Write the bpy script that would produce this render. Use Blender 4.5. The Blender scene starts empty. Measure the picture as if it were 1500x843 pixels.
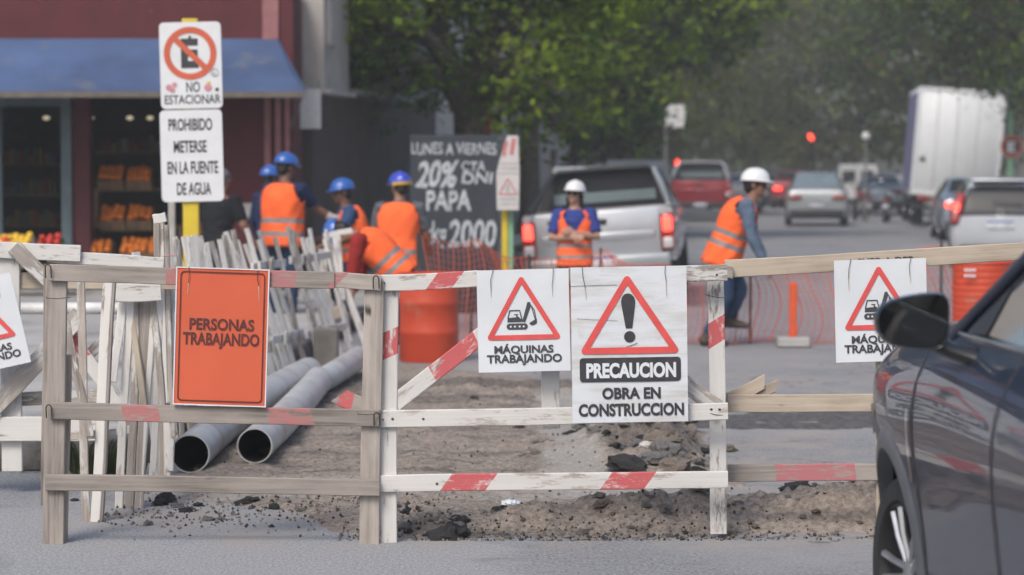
import bpy, bmesh, math, random
from mathutils import Vector, Matrix, Euler, noise
R = math.radians
PI = math.pi
random.seed(11)
sc = bpy.context.scene
COL = sc.collection

# ------------------------------------------------------------------ camera
F, CW, CH, HZ, CAMZ = 3600.0, 1500.0, 843.0, 250.0, 1.6
TILT = math.atan((CH / 2 - HZ) / F)
cd = bpy.data.cameras.new('camera')
cam = bpy.data.objects.new('camera', cd)
COL.objects.link(cam)
cam.location = (0, 0, CAMZ)
cam.rotation_euler = (PI / 2 - TILT, 0, 0)
cd.sensor_width = 36.0
cd.lens = 36.0 * F / CW
cd.clip_start = 0.1
cd.clip_end = 3000
cd.dof.use_dof = True
cd.dof.focus_distance = 10.6
cd.dof.aperture_fstop = 2.6
cd.dof.aperture_blades = 9
sc.camera = cam

# ------------------------------------------------------------------ sky, sun, exposure
SUN_EL, SUN_AZ = 48, 205          # azimuth clockwise from +Y: the light comes from behind the camera
world = bpy.data.worlds.new('World')
sc.world = world
world.use_nodes = True
wn = world.node_tree
sky = wn.nodes.new('ShaderNodeTexSky')
sky.sky_type = 'NISHITA'
sky.sun_disc = False
sky.sun_elevation = R(SUN_EL)
sky.sun_rotation = R(SUN_AZ)
sky.air_density = 1.0
sky.dust_density = 3.5
sky.ozone_density = 1.0
wn.links.new(sky.outputs[0], wn.nodes['Background'].inputs[0])
wn.nodes['Background'].inputs[1].default_value = 0.096
sl = bpy.data.lights.new('sun', 'SUN')
sl.energy = 1.15
sl.angle = R(20)
sl.color = (1.0, 0.95, 0.885)
sun = bpy.data.objects.new('sun', sl)
COL.objects.link(sun)
sd = Vector((math.sin(R(SUN_AZ)) * math.cos(R(SUN_EL)), math.cos(R(SUN_AZ)) * math.cos(R(SUN_EL)), math.sin(R(SUN_EL))))
sun.rotation_euler = (-sd).to_track_quat('-Z', 'Y').to_euler()
sun.location = sd * 60
vs = sc.view_settings
vs.view_transform = 'Standard'
vs.look = 'None'
vs.gamma = 1.0
vs.exposure = 0.85
sc.render.engine = 'CYCLES'
cy = sc.cycles
cy.use_denoising = True
cy.max_bounces = 6
cy.diffuse_bounces = 3
cy.glossy_bounces = 3
cy.transmission_bounces = 3
cy.transparent_max_bounces = 6
cy.volume_bounces = 0
cy.caustics_reflective = False
cy.caustics_refractive = False
cy.sample_clamp_indirect = 6

# ------------------------------------------------------------------ helpers
def W(px, py, d):
    """point at depth d (metres along +Y) seen at a place of the 1500x843 photograph"""
    u, v = (px - CW / 2) / F, (CH / 2 - py) / F
    dy = math.cos(TILT) + v * math.sin(TILT)
    dz = -math.sin(TILT) + v * math.cos(TILT)
    k = d / dy
    return Vector((u * k, d, CAMZ + dz * k))

def GX(px, d):
    return W(px, HZ, d).x

STH = math.atan(400 / F)            # direction of the street, clockwise from +Y
SR, SF = Vector((math.cos(STH), -math.sin(STH), 0)), Vector((math.sin(STH), math.cos(STH), 0))
def ST(u, d, z=0.0):
    """street frame: u metres right of the camera's line along the street, at world depth Y = d"""
    x = (u + d * math.sin(STH)) / math.cos(STH)
    return Vector((x, d, z))

def tag(o, label=None, cat=None, group=None, kind=None):
    if label: o['label'] = label
    if cat: o['category'] = cat
    if group: o['group'] = group
    if kind: o['kind'] = kind
    return o

def empty(name, loc=(0, 0, 0), rot=(0, 0, 0), label=None, cat=None, group=None):
    o = bpy.data.objects.new(name, None)
    COL.objects.link(o)
    o.location = loc
    o.rotation_euler = rot
    o.empty_display_size = 0.1
    return tag(o, label, cat, group)

CHILDREN = {}
def link(name, me, parent=None):
    o = bpy.data.objects.new(name, me)
    COL.objects.link(o)
    if parent is not None:
        o.parent = parent
        CHILDREN.setdefault(parent.name, []).append(o)
    return o

def copy_tree(o, parent=None, skip=()):
    c = o.copy()
    COL.objects.link(c)
    if parent is not None:
        c.parent = parent
        CHILDREN.setdefault(parent.name, []).append(c)
    for ch in list(CHILDREN.get(o.name, [])):
        copy_tree(ch, c)
    return c

class MB:
    """collects faces; build() links them as ONE mesh object"""
    def __init__(s):
        s.v, s.f, s.m = [], [], []
    def add(s, vs, fs, mi=0, M=None):
        b = len(s.v)
        s.v += [tuple(M @ Vector(p)) if M is not None else tuple(p) for p in vs]
        for k, f in enumerate(fs):
            s.f.append([b + i for i in f])
            s.m.append(mi[k] if isinstance(mi, (list, tuple)) else mi)
        return s
    def bm(s, bmm, mi=0, M=None):
        bmm.verts.index_update()
        s.add([v.co.copy() for v in bmm.verts], [[v.index for v in f.verts] for f in bmm.faces], mi, M)
        bmm.free()
        return s
    def box(s, c, size, rot=None, mi=0, bev=0.0, seg=1, M=None):
        b = bmesh.new()
        bmesh.ops.create_cube(b, size=1.0)
        for v in b.verts:
            v.co = Vector((v.co.x * size[0], v.co.y * size[1], v.co.z * size[2]))
        if bev > 0:
            bmesh.ops.bevel(b, geom=list(b.edges), offset=bev, segments=seg, affect='EDGES', profile=0.5)
        T = Matrix.Translation(Vector(c))
        if rot is not None:
            T = T @ (rot if isinstance(rot, Matrix) else Euler(rot).to_matrix().to_4x4())
        if M is not None: T = M @ T
        return s.bm(b, mi, T)
    def ball(s, c, r, mi=0, nu=16, nv=10, M=None):
        if not hasattr(r, '__len__'): r = (r, r, r)
        b = bmesh.new()
        bmesh.ops.create_uvsphere(b, u_segments=nu, v_segments=nv, radius=1.0)
        T = Matrix.Translation(Vector(c)) @ Matrix.Diagonal((r[0], r[1], r[2], 1))
        if M is not None: T = M @ T
        return s.bm(b, mi, T)
    def tube(s, pts, rad, n=10, mi=0, ref=None, cap=True, M=None):
        pts = [Vector(p) for p in pts]
        if not hasattr(rad, '__len__'): rad = [rad] * len(pts)
        rings, prev = [], None
        for i, p in enumerate(pts):
            a = pts[max(i - 1, 0)]; c = pts[min(i + 1, len(pts) - 1)]
            t = (c - a).normalized()
            if prev is None:
                rf = Vector(ref) if ref is not None else (Vector((1, 0, 0)) if abs(t.x) < 0.8 else Vector((0, 1, 0)))
            else:
                rf = prev
            x = (rf - t * rf.dot(t)).normalized()
            y = t.cross(x)
            prev = x
            ra, rb = rad[i] if hasattr(rad[i], '__len__') else (rad[i], rad[i])
            rings.append([p + x * (ra * math.cos(2 * PI * k / n)) + y * (rb * math.sin(2 * PI * k / n)) for k in range(n)])
        return s.loft(rings, mi, cap, M)
    def loft(s, rings, mi=0, cap=True, M=None, close=True):
        n = len(rings[0])
        vs = [p for r in rings for p in r]
        fs, ms = [], []
        for i in range(len(rings) - 1):
            for k in range(n if close else n - 1):
                k2 = (k + 1) % n
                fs.append([i * n + k, i * n + k2, (i + 1) * n + k2, (i + 1) * n + k])
                ms.append(mi(i, k) if callable(mi) else mi)
        if cap:
            m0 = mi(0, 0) if callable(mi) else mi
            fs.append(list(range(n - 1, -1, -1))); ms.append(m0)
            fs.append([(len(rings) - 1) * n + k for k in range(n)]); ms.append(m0)
        return s.add(vs, fs, ms, M)
    def lathe(s, prof, n=24, mi=0, M=None, cap=True):
        rings = [[Vector((r * math.cos(2 * PI * k / n), r * math.sin(2 * PI * k / n), z)) for k in range(n)] for r, z in prof]
        return s.loft(rings, mi, cap, M)
    def grid(s, fn, nu, nv, mi=0, M=None):
        vs = [fn(i / nu, j / nv) for j in range(nv + 1) for i in range(nu + 1)]
        fs = [[j * (nu + 1) + i, j * (nu + 1) + i + 1, (j + 1) * (nu + 1) + i + 1, (j + 1) * (nu + 1) + i] for j in range(nv) for i in range(nu)]
        return s.add(vs, fs, mi, M)
    def prism(s, poly, axis_pts, mi=0, M=None):
        """poly: list of 2D points; axis_pts(p, k) -> 3D for k = 0 / 1"""
        n = len(poly)
        vs = [axis_pts(p, 0) for p in poly] + [axis_pts(p, 1) for p in poly]
        fs = [list(range(n - 1, -1, -1)), list(range(n, 2 * n))] + [[i, (i + 1) % n, n + (i + 1) % n, n + i] for i in range(n)]
        return s.add(vs, fs, mi, M)
    def mesh(s, name, mats, smooth=True, angle=35, recalc=True):
        me = bpy.data.meshes.new(name)
        me.from_pydata(s.v, [], s.f)
        mats = mats if isinstance(mats, (list, tuple)) else [mats]
        for m in mats: me.materials.append(m)
        me.polygons.foreach_set('material_index', [min(i, len(mats) - 1) for i in s.m])
        if recalc:
            b = bmesh.new(); b.from_mesh(me)
            bmesh.ops.recalc_face_normals(b, faces=list(b.faces))
            b.to_mesh(me); b.free()
        if smooth:
            me.polygons.foreach_set('use_smooth', [True] * len(me.polygons))
            me.set_sharp_from_angle(angle=R(angle))
        me.update()
        return me
    def build(s, name, mats, parent=None, smooth=True, angle=35, recalc=True):
        return link(name, s.mesh(name, mats, smooth, angle, recalc), parent)

def baked(mb, mods, name='tmp'):
    """mesh after modifiers"""
    me = mb.mesh(name, [], smooth=False) if isinstance(mb, MB) else mb
    o = bpy.data.objects.new(name, me)
    COL.objects.link(o)
    for typ, kw in mods:
        m = o.modifiers.new(typ, typ)
        for k, v in kw.items(): setattr(m, k, v)
    dg = bpy.context.evaluated_depsgraph_get()
    out = bpy.data.meshes.new_from_object(o.evaluated_get(dg))
    bpy.data.objects.remove(o)
    return out

# ------------------------------------------------------------------ materials
M = {}
def new_mat(name):
    m = bpy.data.materials.new(name)
    m.use_nodes = True
    return m, m.node_tree, m.node_tree.nodes['Principled BSDF']

def N(nt, typ, **kw):
    n = nt.nodes.new(typ)
    for k, v in kw.items():
        if k.startswith('i_'):
            n.inputs[int(k[2:]) if k[2:].isdigit() else k[2:]].default_value = v
        else: setattr(n, k, v)
    return n

def mixc(nt, fac, a, b, blend='MIX'):
    n = nt.nodes.new('ShaderNodeMix')
    n.data_type = 'RGBA'; n.blend_type = blend
    for sock, v in ((n.inputs[0], fac), (n.inputs[6], a), (n.inputs[7], b)):
        if isinstance(v, bpy.types.NodeSocket): nt.links.new(v, sock)
        elif hasattr(v, '__len__'): sock.default_value = (v[0], v[1], v[2], 1)
        else: sock.default_value = v
    return n.outputs[2]

def math_n(nt, op, a, b=None, c=None, clamp=False):
    n = nt.nodes.new('ShaderNodeMath'); n.operation = op; n.use_clamp = clamp
    for k, v in enumerate((a, b, c)):
        if v is None: continue
        if isinstance(v, bpy.types.NodeSocket): nt.links.new(v, n.inputs[k])
        else: n.inputs[k].default_value = v
    return n.outputs[0]

def coords(nt, scale=(1, 1, 1), kind='Object', loc=(0, 0, 0)):
    tc = nt.nodes.new('ShaderNodeTexCoord')
    mp = nt.nodes.new('ShaderNodeMapping')
    mp.inputs[3].default_value = scale
    mp.inputs[1].default_value = loc
    nt.links.new(tc.outputs[kind], mp.inputs[0])
    return mp.outputs[0]

def noise_n(nt, vec, scale, detail=4, rough=0.55):
    n = nt.nodes.new('ShaderNodeTexNoise')
    n.inputs['Scale'].default_value = scale
    n.inputs['Detail'].default_value = detail
    n.inputs['Roughness'].default_value = rough
    nt.links.new(vec, n.inputs['Vector'])
    return n.outputs[0]

def ramp(nt, fac, a, b):
    n = nt.nodes.new('ShaderNodeMapRange')
    n.inputs[1].default_value = a; n.inputs[2].default_value = b
    n.clamp = True
    nt.links.new(fac, n.inputs[0])
    return n.outputs[0]

def bump_to(nt, bs, height, strength=0.3, dist=0.01):
    b = nt.nodes.new('ShaderNodeBump')
    b.inputs['Strength'].default_value = strength
    b.inputs['Distance'].default_value = dist
    nt.links.new(height, b.inputs['Height'])
    nt.links.new(b.outputs[0], bs.inputs['Normal'])

def simple(name, col, rough=0.6, metal=0.0, var=0.25, vs=6.0, bump=0.0, bs_=60.0, bd=0.003, coat=0.0, spec=0.5, emis=None, est=0.0, dirt=None, kind='Object'):
    m, nt, b = new_mat(name)
    v = coords(nt, kind=kind)
    n1 = noise_n(nt, v, vs, 5)
    lo = [c * (1 - var) for c in col]; hi = [min(1, c * (1 + var)) for c in col]
    c = mixc(nt, ramp(nt, n1, 0.3, 0.7), lo, hi)
    if dirt:
        n2 = noise_n(nt, coords(nt, kind=kind, loc=(3.1, 7.7, 1.3)), dirt[1], 6, 0.65)
        c = mixc(nt, ramp(nt, n2, dirt[2], dirt[2] + 0.15), c, dirt[0])
    nt.links.new(c, b.inputs['Base Color'])
    b.inputs['Roughness'].default_value = rough
    b.inputs['Metallic'].default_value = metal
    b.inputs['Specular IOR Level'].default_value = spec
    if coat:
        b.inputs['Coat Weight'].default_value = coat
        b.inputs['Coat Roughness'].default_value = 0.04
    if bump:
        bump_to(nt, b, noise_n(nt, coords(nt, kind=kind), bs_, 4), bump, bd)
    if emis:
        b.inputs['Emission Color'].default_value = (*emis, 1)
        b.inputs['Emission Strength'].default_value = est
    M[name] = m
    return m

_wood_n = [0]
def wood(name, base, dark, paint=None, wear=0.5, stripes=(), red=(0.52, 0.12, 0.125), rwear=0.46, bump=0.5):
    """plank material: the length runs along local X; stripes = (x0, x1, slant)"""
    m, nt, b = new_mat(name)
    _wood_n[0] += 1
    off = _wood_n[0] * 3.7
    oi = nt.nodes.new('ShaderNodeObjectInfo')
    tc = nt.nodes.new('ShaderNodeTexCoord')
    ad = nt.nodes.new('ShaderNodeVectorMath'); ad.operation = 'ADD'
    sx = nt.nodes.new('ShaderNodeVectorMath'); sx.operation = 'SCALE'
    cmb = nt.nodes.new('ShaderNodeCombineXYZ')
    nt.links.new(oi.outputs['Random'], cmb.inputs[0]); nt.links.new(oi.outputs['Random'], cmb.inputs[2])
    nt.links.new(cmb.outputs[0], sx.inputs[0]); sx.inputs[3].default_value = 37.0
    nt.links.new(tc.outputs['Object'], ad.inputs[0]); nt.links.new(sx.outputs[0], ad.inputs[1])
    def mp(scale, loc=(0, 0, 0)):
        q = nt.nodes.new('ShaderNodeMapping')
        q.inputs[3].default_value = scale; q.inputs[1].default_value = loc
        nt.links.new(ad.outputs[0], q.inputs[0]); return q.outputs[0]
    grain = noise_n(nt, mp((2.2, 60, 60), (off, 0, 0)), 1.0, 6, 0.65)
    big = noise_n(nt, mp((2.5, 8, 8), (0, off, 0)), 1.0, 4)
    c = mixc(nt, ramp(nt, grain, 0.32, 0.66), dark, base)
    c = mixc(nt, ramp(nt, big, 0.35, 0.75), c, [min(1, k * 1.22) for k in base])
    # per-plank tint
    hs = nt.nodes.new('ShaderNodeHueSaturation')
    nt.links.new(math_n(nt, 'MULTIPLY_ADD', oi.outputs['Random'], 0.35, 0.82), hs.inputs['Value'])
    nt.links.new(c, hs.inputs['Color'])
    c = hs.outputs[0]
    knot = noise_n(nt, mp((5, 16, 16), (off * 2, 1, 4)), 1.0, 2)
    c = mixc(nt, ramp(nt, knot, 0.70, 0.76), c, [k * 0.45 for k in dark])
    h = grain
    if paint is not None:
        w1 = noise_n(nt, mp((7, 34, 34), (0, 0, off)), 1.0, 8, 0.7)
        w2 = noise_n(nt, mp((1.6, 5, 5), (0, 2, off)), 1.0, 3)
        wm = math_n(nt, 'MULTIPLY_ADD', w2, 0.45, w1)
        msk = ramp(nt, wm, wear + 0.17, wear + 0.25)
        pc = mixc(nt, ramp(nt, w2, 0.3, 0.7), [k * 0.84 for k in paint], paint)
        c = mixc(nt, msk, c, pc)
    if stripes:
        sep = nt.nodes.new('ShaderNodeSeparateXYZ')
        nt.links.new(tc.outputs['Object'], sep.inputs[0])
        tot = None
        for (x0, x1, sl_) in stripes:
            t = math_n(nt, 'MULTIPLY_ADD', sep.outputs[2], sl_, sep.outputs[0])
            k = math_n(nt, 'MULTIPLY', math_n(nt, 'GREATER_THAN', t, x0), math_n(nt, 'LESS_THAN', t, x1))
            tot = k if tot is None else math_n(nt, 'ADD', tot, k, clamp=True)
        w3 = noise_n(nt, mp((14, 40, 40), (off, 5, 0)), 1.0, 8, 0.72)
        msk = math_n(nt, 'MULTIPLY', tot, ramp(nt, w3, rwear - 0.05, rwear + 0.06))
        c = mixc(nt, msk, c, red)
    nt.links.new(c, b.inputs['Base Color'])
    b.inputs['Roughness'].default_value = 0.85
    b.inputs['Specular IOR Level'].default_value = 0.25
    bump_to(nt, b, h, bump, 0.004)
    M[name] = m
    return m

RAW, RAWD = (0.355, 0.318, 0.285), (0.15, 0.13, 0.115)
WHITE = (0.66, 0.645, 0.62)
wood('wood_grey', RAW, RAWD)
wood('wood_pale', (0.42, 0.36, 0.29), (0.27, 0.22, 0.17))
wood('wood_white', RAW, RAWD, WHITE, 0.42)
wood('wood_white_worn', RAW, RAWD, (0.60, 0.59, 0.57), 0.56)
wood('picket_white', (0.36, 0.31, 0.26), RAWD, (0.68, 0.66, 0.63), 0.40)
simple('wire', (0.09, 0.075, 0.065), 0.55, 0.7, 0.3)

def plank(name, p0, p1, width, thick, m, parent, wdir=None, jit=0.002, chamfer=0.003, cut=(0, 0), seg=7):
    """board from p0 to p1 (centre line): local X along it, local Z across its width, local Y its thickness"""
    p0, p1 = Vector(p0), Vector(p1)
    x = (p1 - p0); L = x.length; x.normalize()
    wd = Vector(wdir) if wdir is not None else (Vector((0, 0, 1)) if abs(x.z) < 0.75 else Vector((1, 0, 0)))
    z = (wd - x * wd.dot(x)).normalized()
    y = z.cross(x)
    a, t, c = width / 2, thick / 2, min(chamfer, thick * 0.3)
    sec = [(-t + c, -a), (t - c, -a), (t, -a + c), (t, a - c), (t - c, a), (-t + c, a), (-t, a - c), (-t, -a + c)]
    rings = []
    ph = random.uniform(0, 9)
    for i in range(seg + 1):
        s = i / seg
        oz = jit * math.sin(ph + s * 5.1) + random.uniform(-jit, jit) * 0.4
        oy = jit * math.cos(ph * 1.7 + s * 4.0)
        sw = 1 + random.uniform(-0.012, 0.012)
        ring = []
        for (yy, zz) in sec:
            xx = s * L
            if i == 0: xx += cut[0] * zz
            if i == seg: xx += cut[1] * zz
            ring.append((xx, yy + oy, zz * sw + oz))
        rings.append(ring)
    mb = MB().loft(rings)
    o = mb.build(name, m, parent, angle=30)
    o.matrix_local = Matrix((( x.x, y.x, z.x, p0.x), (x.y, y.y, z.y, p0.y), (x.z, y.z, z.z, p0.z), (0, 0, 0, 1)))
    return o

# ------------------------------------------------------------------ lettering
def text_into(mb, s, x0, x1, z0, z1, y=0.0, mi=0, bold=0.0, shear=0.0, xf=None):
    """flat letters filling the rectangle x0..x1, z0..z1 in the local XZ plane, facing -Y"""
    cu = bpy.data.curves.new('letters', 'FONT')
    cu.body = s
    cu.size = 1.0
    cu.offset = bold
    cu.shear = shear
    cu.resolution_u = 4
    o = bpy.data.objects.new('letters', cu)
    COL.objects.link(o)
    dg = bpy.context.evaluated_depsgraph_get()
    me = bpy.data.meshes.new_from_object(o.evaluated_get(dg))
    bpy.data.objects.remove(o)
    xs = [v.co.x for v in me.vertices]; ys = [v.co.y for v in me.vertices]
    ax, bx, ay, by = min(xs), max(xs), max(min(ys), -0.015), max(ys)
    pts = []
    for v in me.vertices:
        px = x0 + (v.co.x - ax) / (bx - ax) * (x1 - x0)
        pz = z0 + (v.co.y - ay) / (by - ay) * (z1 - z0)
        p = Vector((px, y, pz))
        pts.append(xf(p) if xf else p)
    mb.add(pts, [list(p.vertices) for p in me.polygons], mi)
    bpy.data.meshes.remove(me)
    return mb

def flat(mb, poly, y, mi=0):
    mb.add([(p[0], y, p[1]) for p in poly], [list(range(len(poly)))], mi)

def ring_flat(mb, outer, inner, y, mi=0):
    n = len(outer)
    mb.add([(p[0], y, p[1]) for p in outer] + [(p[0], y, p[1]) for p in inner],
           [[i, (i + 1) % n, n + (i + 1) % n, n + i] for i in range(n)], mi)

def rrect(x0, x1, z0, z1, r, n=5):
    out = []
    for cx, cz, a0 in ((x1 - r, z1 - r, 0), (x0 + r, z1 - r, 90), (x0 + r, z0 + r, 180), (x1 - r, z0 + r, 270)):
        for k in range(n + 1):
            a = R(a0 + 90 * k / n)
            out.append((cx + r * math.cos(a), cz + r * math.sin(a)))
    return out

def circ(cx, cz, r, n=32):
    return [(cx + r * math.cos(2 * PI * k / n), cz + r * math.sin(2 * PI * k / n)) for k in range(n)]

def rtri(apex, bl, br, r, n=5):
    """rounded triangle: offsets each corner by arcs"""
    pts = [Vector(apex), Vector(bl), Vector(br)]
    out = []
    for i in range(3):
        p, a, b = pts[i], pts[i - 1], pts[(i + 1) % 3]
        da, db = (a - p).normalized(), (b - p).normalized()
        half = da.angle(db) / 2
        k = r / math.tan(half)
        s, e = p + da * k, p + db * k
        cen = p + (da + db).normalized() * (r / math.sin(half))
        a0 = math.atan2(s.y - cen.y, s.x - cen.x); a1 = math.atan2(e.y - cen.y, e.x - cen.x)
        dlt = (a1 - a0 + PI) % (2 * PI) - PI
        for q in range(n + 1):
            an = a0 + dlt * q / n
            out.append((cen.x + r * math.cos(an), cen.y + r * math.sin(an)))
    return out

def tri_inset(apex, bl, br, t):
    pts = [Vector(apex), Vector(bl), Vector(br)]
    out = []
    for i in range(3):
        p, a, b = pts[i], pts[i - 1], pts[(i + 1) % 3]
        da, db = (a - p).normalized(), (b - p).normalized()
        out.append(p + (da + db).normalized() * (t / math.sin(da.angle(db) / 2)))
    return out
# ================================================================== ground
def asphalt():
    m, nt, b = new_mat('asphalt')
    v = coords(nt)
    agg = noise_n(nt, coords(nt, (1, .55, 1)), 62, 6, 0.82)
    big = noise_n(nt, v, 0.55, 5, 0.6)
    mid = noise_n(nt, coords(nt, (1, 2.5, 1)), 3.0, 5, 0.6)
    c = mixc(nt, ramp(nt, agg, 0.36, 0.64), (0.09, 0.094, 0.102), (0.35, 0.356, 0.368))
    c = mixc(nt, math_n(nt, 'MULTIPLY', ramp(nt, big, 0.42, 0.62), 0.6), c, (0.29, 0.29, 0.295))
    c = mixc(nt, math_n(nt, 'MULTIPLY', ramp(nt, mid, 0.55, 0.70), 0.45), c, (0.15, 0.15, 0.157))
    vo = N(nt, 'ShaderNodeTexVoronoi', feature='DISTANCE_TO_EDGE')
    vo.inputs['Scale'].default_value = 0.35
    wp = N(nt, 'ShaderNodeVectorMath', operation='ADD')
    nv = nt.nodes.new('ShaderNodeTexNoise'); nv.inputs['Scale'].default_value = 2.2; nv.inputs['Detail'].default_value = 5
    nt.links.new(v, nv.inputs['Vector'])
    nt.links.new(v, wp.inputs[0]); nt.links.new(nv.outputs[1], wp.inputs[1])
    nt.links.new(wp.outputs[0], vo.inputs['Vector'])
    crack = math_n(nt, 'LESS_THAN', vo.outputs[0], 0.0045)
    c = mixc(nt, math_n(nt, 'MULTIPLY', crack, 0.7), c, (0.035, 0.035, 0.036))
    sp_ = nt.nodes.new('ShaderNodeSeparateXYZ'); nt.links.new(v, sp_.inputs[0])
    edge = math_n(nt, 'MULTIPLY_ADD', mid, 0.9, sp_.outputs[0])
    lm = math_n(nt, 'MULTIPLY', ramp(nt, edge, 0.55, 0.35), ramp(nt, math_n(nt, 'MULTIPLY_ADD', mid, 1.2, sp_.outputs[1]), 12.6, 11.9))
    gr = noise_n(nt, coords(nt, (1, .55, 1)), 80, 5, 0.85)
    c = mixc(nt, math_n(nt, 'MULTIPLY', lm, 0.8), c, mixc(nt, ramp(nt, gr, 0.34, 0.66), (0.12, 0.124, 0.132), (0.48, 0.488, 0.50)))
    dy_ = math_n(nt, 'MULTIPLY', ramp(nt, math_n(nt, 'MULTIPLY_ADD', mid, 0.7, sp_.outputs[1]), 10.45, 11.0), ramp(nt, sp_.outputs[1], 24.0, 19.0))
    dx_ = math_n(nt, 'MULTIPLY', ramp(nt, sp_.outputs[0], -2.3, -1.6), ramp(nt, sp_.outputs[0], 4.5, 2.2))
    dust = math_n(nt, 'MULTIPLY', math_n(nt, 'MULTIPLY', dy_, dx_), ramp(nt, noise_n(nt, coords(nt, (1, .6, 1)), 2.6, 6, 0.7), 0.40, 0.62))
    c = mixc(nt, math_n(nt, 'MULTIPLY', dust, 0.75), c, (0.33, 0.295, 0.26))
    oil = noise_n(nt, coords(nt, (1, .5, 1), loc=(5, 2, 0)), 0.9, 6, 0.6)
    c = mixc(nt, math_n(nt, 'MULTIPLY', ramp(nt, oil, 0.60, 0.72), 0.4), c, (0.085, 0.085, 0.09))
    nt.links.new(c, b.inputs['Base Color'])
    b.inputs['Roughness'].default_value = 0.88
    b.inputs['Specular IOR Level'].default_value = 0.3
    bump_to(nt, b, agg, 0.55, 0.006)
    M['asphalt'] = m
asphalt()

def dirt_mat():
    m, nt, b = new_mat('dirt')
    v = coords(nt)
    big = noise_n(nt, coords(nt, (0.8, 1.9, 1)), 1.9, 7, 0.68)
    fine = noise_n(nt, v, 34, 5, 0.7)
    c = mixc(nt, ramp(nt, fine, 0.3, 0.7), (0.135, 0.112, 0.094), (0.41, 0.35, 0.295))
    c2 = mixc(nt, ramp(nt, fine, 0.3, 0.7), (0.06, 0.052, 0.046), (0.24, 0.21, 0.185))
    c3 = mixc(nt, ramp(nt, fine, 0.3, 0.7), (0.24, 0.225, 0.205), (0.40, 0.375, 0.34))
    tc = nt.nodes.new('ShaderNodeAttribute'); tc.attribute_name = 'tone'
    sep = nt.nodes.new('ShaderNodeSeparateColor')
    nt.links.new(tc.outputs['Color'], sep.inputs[0])
    pert = math_n(nt, 'MULTIPLY_ADD', big, 2.2, -1.1)
    dk = math_n(nt, 'ADD', sep.outputs[0], pert)
    lt = math_n(nt, 'ADD', sep.outputs[1], pert)
    c = mixc(nt, ramp(nt, dk, 0.35, 0.62), c, c2)
    c = mixc(nt, ramp(nt, lt, 0.38, 0.70), c, c3)
    nt.links.new(c, b.inputs['Base Color'])
    b.inputs['Roughness'].default_value = 0.95
    b.inputs['Specular IOR Level'].default_value = 0.15
    bump_to(nt, b, fine, 0.8, 0.015)
    M['dirt'] = m
dirt_mat()
simple('concrete', (0.36, 0.35, 0.335), 0.85, var=0.2, vs=2, bump=0.3, dirt=((0.2, 0.19, 0.18), 1.2, 0.52))
simple('kerb_stone', (0.115, 0.11, 0.105), 0.9, var=0.4, vs=7, bump=0.8, bs_=25, bd=0.01, dirt=((0.05, 0.048, 0.047), 5, 0.45))

g = MB()
g.grid(lambda u, v: ((u - 0.5) * 900, -60 + v * 1100, 0), 30, 30)
tag(g.build('road', M['asphalt'], smooth=False), kind='structure')

# left pavement: a corner island whose near kerb faces the camera, then along the street
LP = [(-30, 13.1), (-2.35, 13.1), (-2.02, 13.5), (-1.95, 16.5), (-1.85, 20), (-1.6, 26), (ST(-4.2, 30).x, 30), (ST(-4.25, 40).x, 40), (ST(-5.2, 46).x, 46), (ST(-5.4, 160).x, 160), (-30, 160)]
mb = MB()
mb.prism(LP, lambda p, k: (p[0], p[1], -0.05 if k == 0 else 0.14))
tag(mb.build('pavement', M['concrete'], smooth=False), kind='structure')
kb = MB()
for (a, b_) in zip(LP[:-2], LP[1:-1]):
    a, b_ = Vector((*a, 0)), Vector((*b_, 0))
    n = max(1, int((b_ - a).length / 0.9)) if (b_ - a).length < 30 else 20
    dr = (b_ - a).normalized(); nr = Vector((dr.y, -dr.x, 0))
    for k in range(n):
        p, q = a.lerp(b_, k / n), a.lerp(b_, (k + 1) / n)
        L = (q - p).length - 0.008
        kb.box((p + q) / 2 + nr * 0.012 + Vector((0, 0, 0.0745 + random.uniform(-0.004, 0.004))), (L, 0.16, 0.16), rot=(0, 0, math.atan2(dr.y, dr.x)), bev=0.015)
tag(kb.build('kerb', M['kerb_stone'], angle=50), kind='structure')
RP = [(ST(5.7, 24).x, 24), (ST(5.7, 160).x, 160), (60, 160), (60, 24)]
mb = MB()
mb.prism(RP, lambda p, k: (p[0], p[1], -0.05 if k == 0 else 0.14))
tag(mb.build('pavement', M['concrete'], smooth=False), kind='structure')

# dug-up strip: a bumpy sheet of soil that sinks under the asphalt along its ragged edge
POLY = [(-0.62, 10.62), (1.55, 10.72), (2.3, 10.9), (2.2, 11.75), (1.15, 12.1), (1.2, 16.3), (0.95, 18.2), (0.3, 18.9), (-1.0, 20.5), (-1.62, 20.5), (-1.78, 13.0), (-1.72, 11.95), (-1.0, 11.35)]
def sdist(x, y):
    ins, dm = False, 1e9
    n = len(POLY)
    for i in range(n):
        ax, ay = POLY[i]; bx, by = POLY[(i + 1) % n]
        if (ay > y) != (by > y) and x < (bx - ax) * (y - ay) / (by - ay) + ax: ins = not ins
        ex, ey = bx - ax, by - ay
        t = max(0, min(1, ((x - ax) * ex + (y - ay) * ey) / (ex * ex + ey * ey)))
        dm = min(dm, math.hypot(x - ax - t * ex, y - ay - t * ey))
    return dm if ins else -dm
MOUND = [(1.25, 11.15, 0.75, 0.38, 0.115), (0.1, 10.88, 0.75, 0.22, 0.06), (0.62, 11.0, 0.5, 0.3, 0.05), (0.80, 14.0, 0.36, 0.9, 0.23), (0.95, 15.2, 0.25, 0.7, 0.10), (-0.25, 10.75, 0.3, 0.13, 0.05),
         (-1.05, 12.2, 0.5, 0.25, 0.035), (1.9, 11.3, 0.4, 0.3, 0.07), (-0.3, 17.6, 1.0, 0.5, 0.06)]
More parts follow.
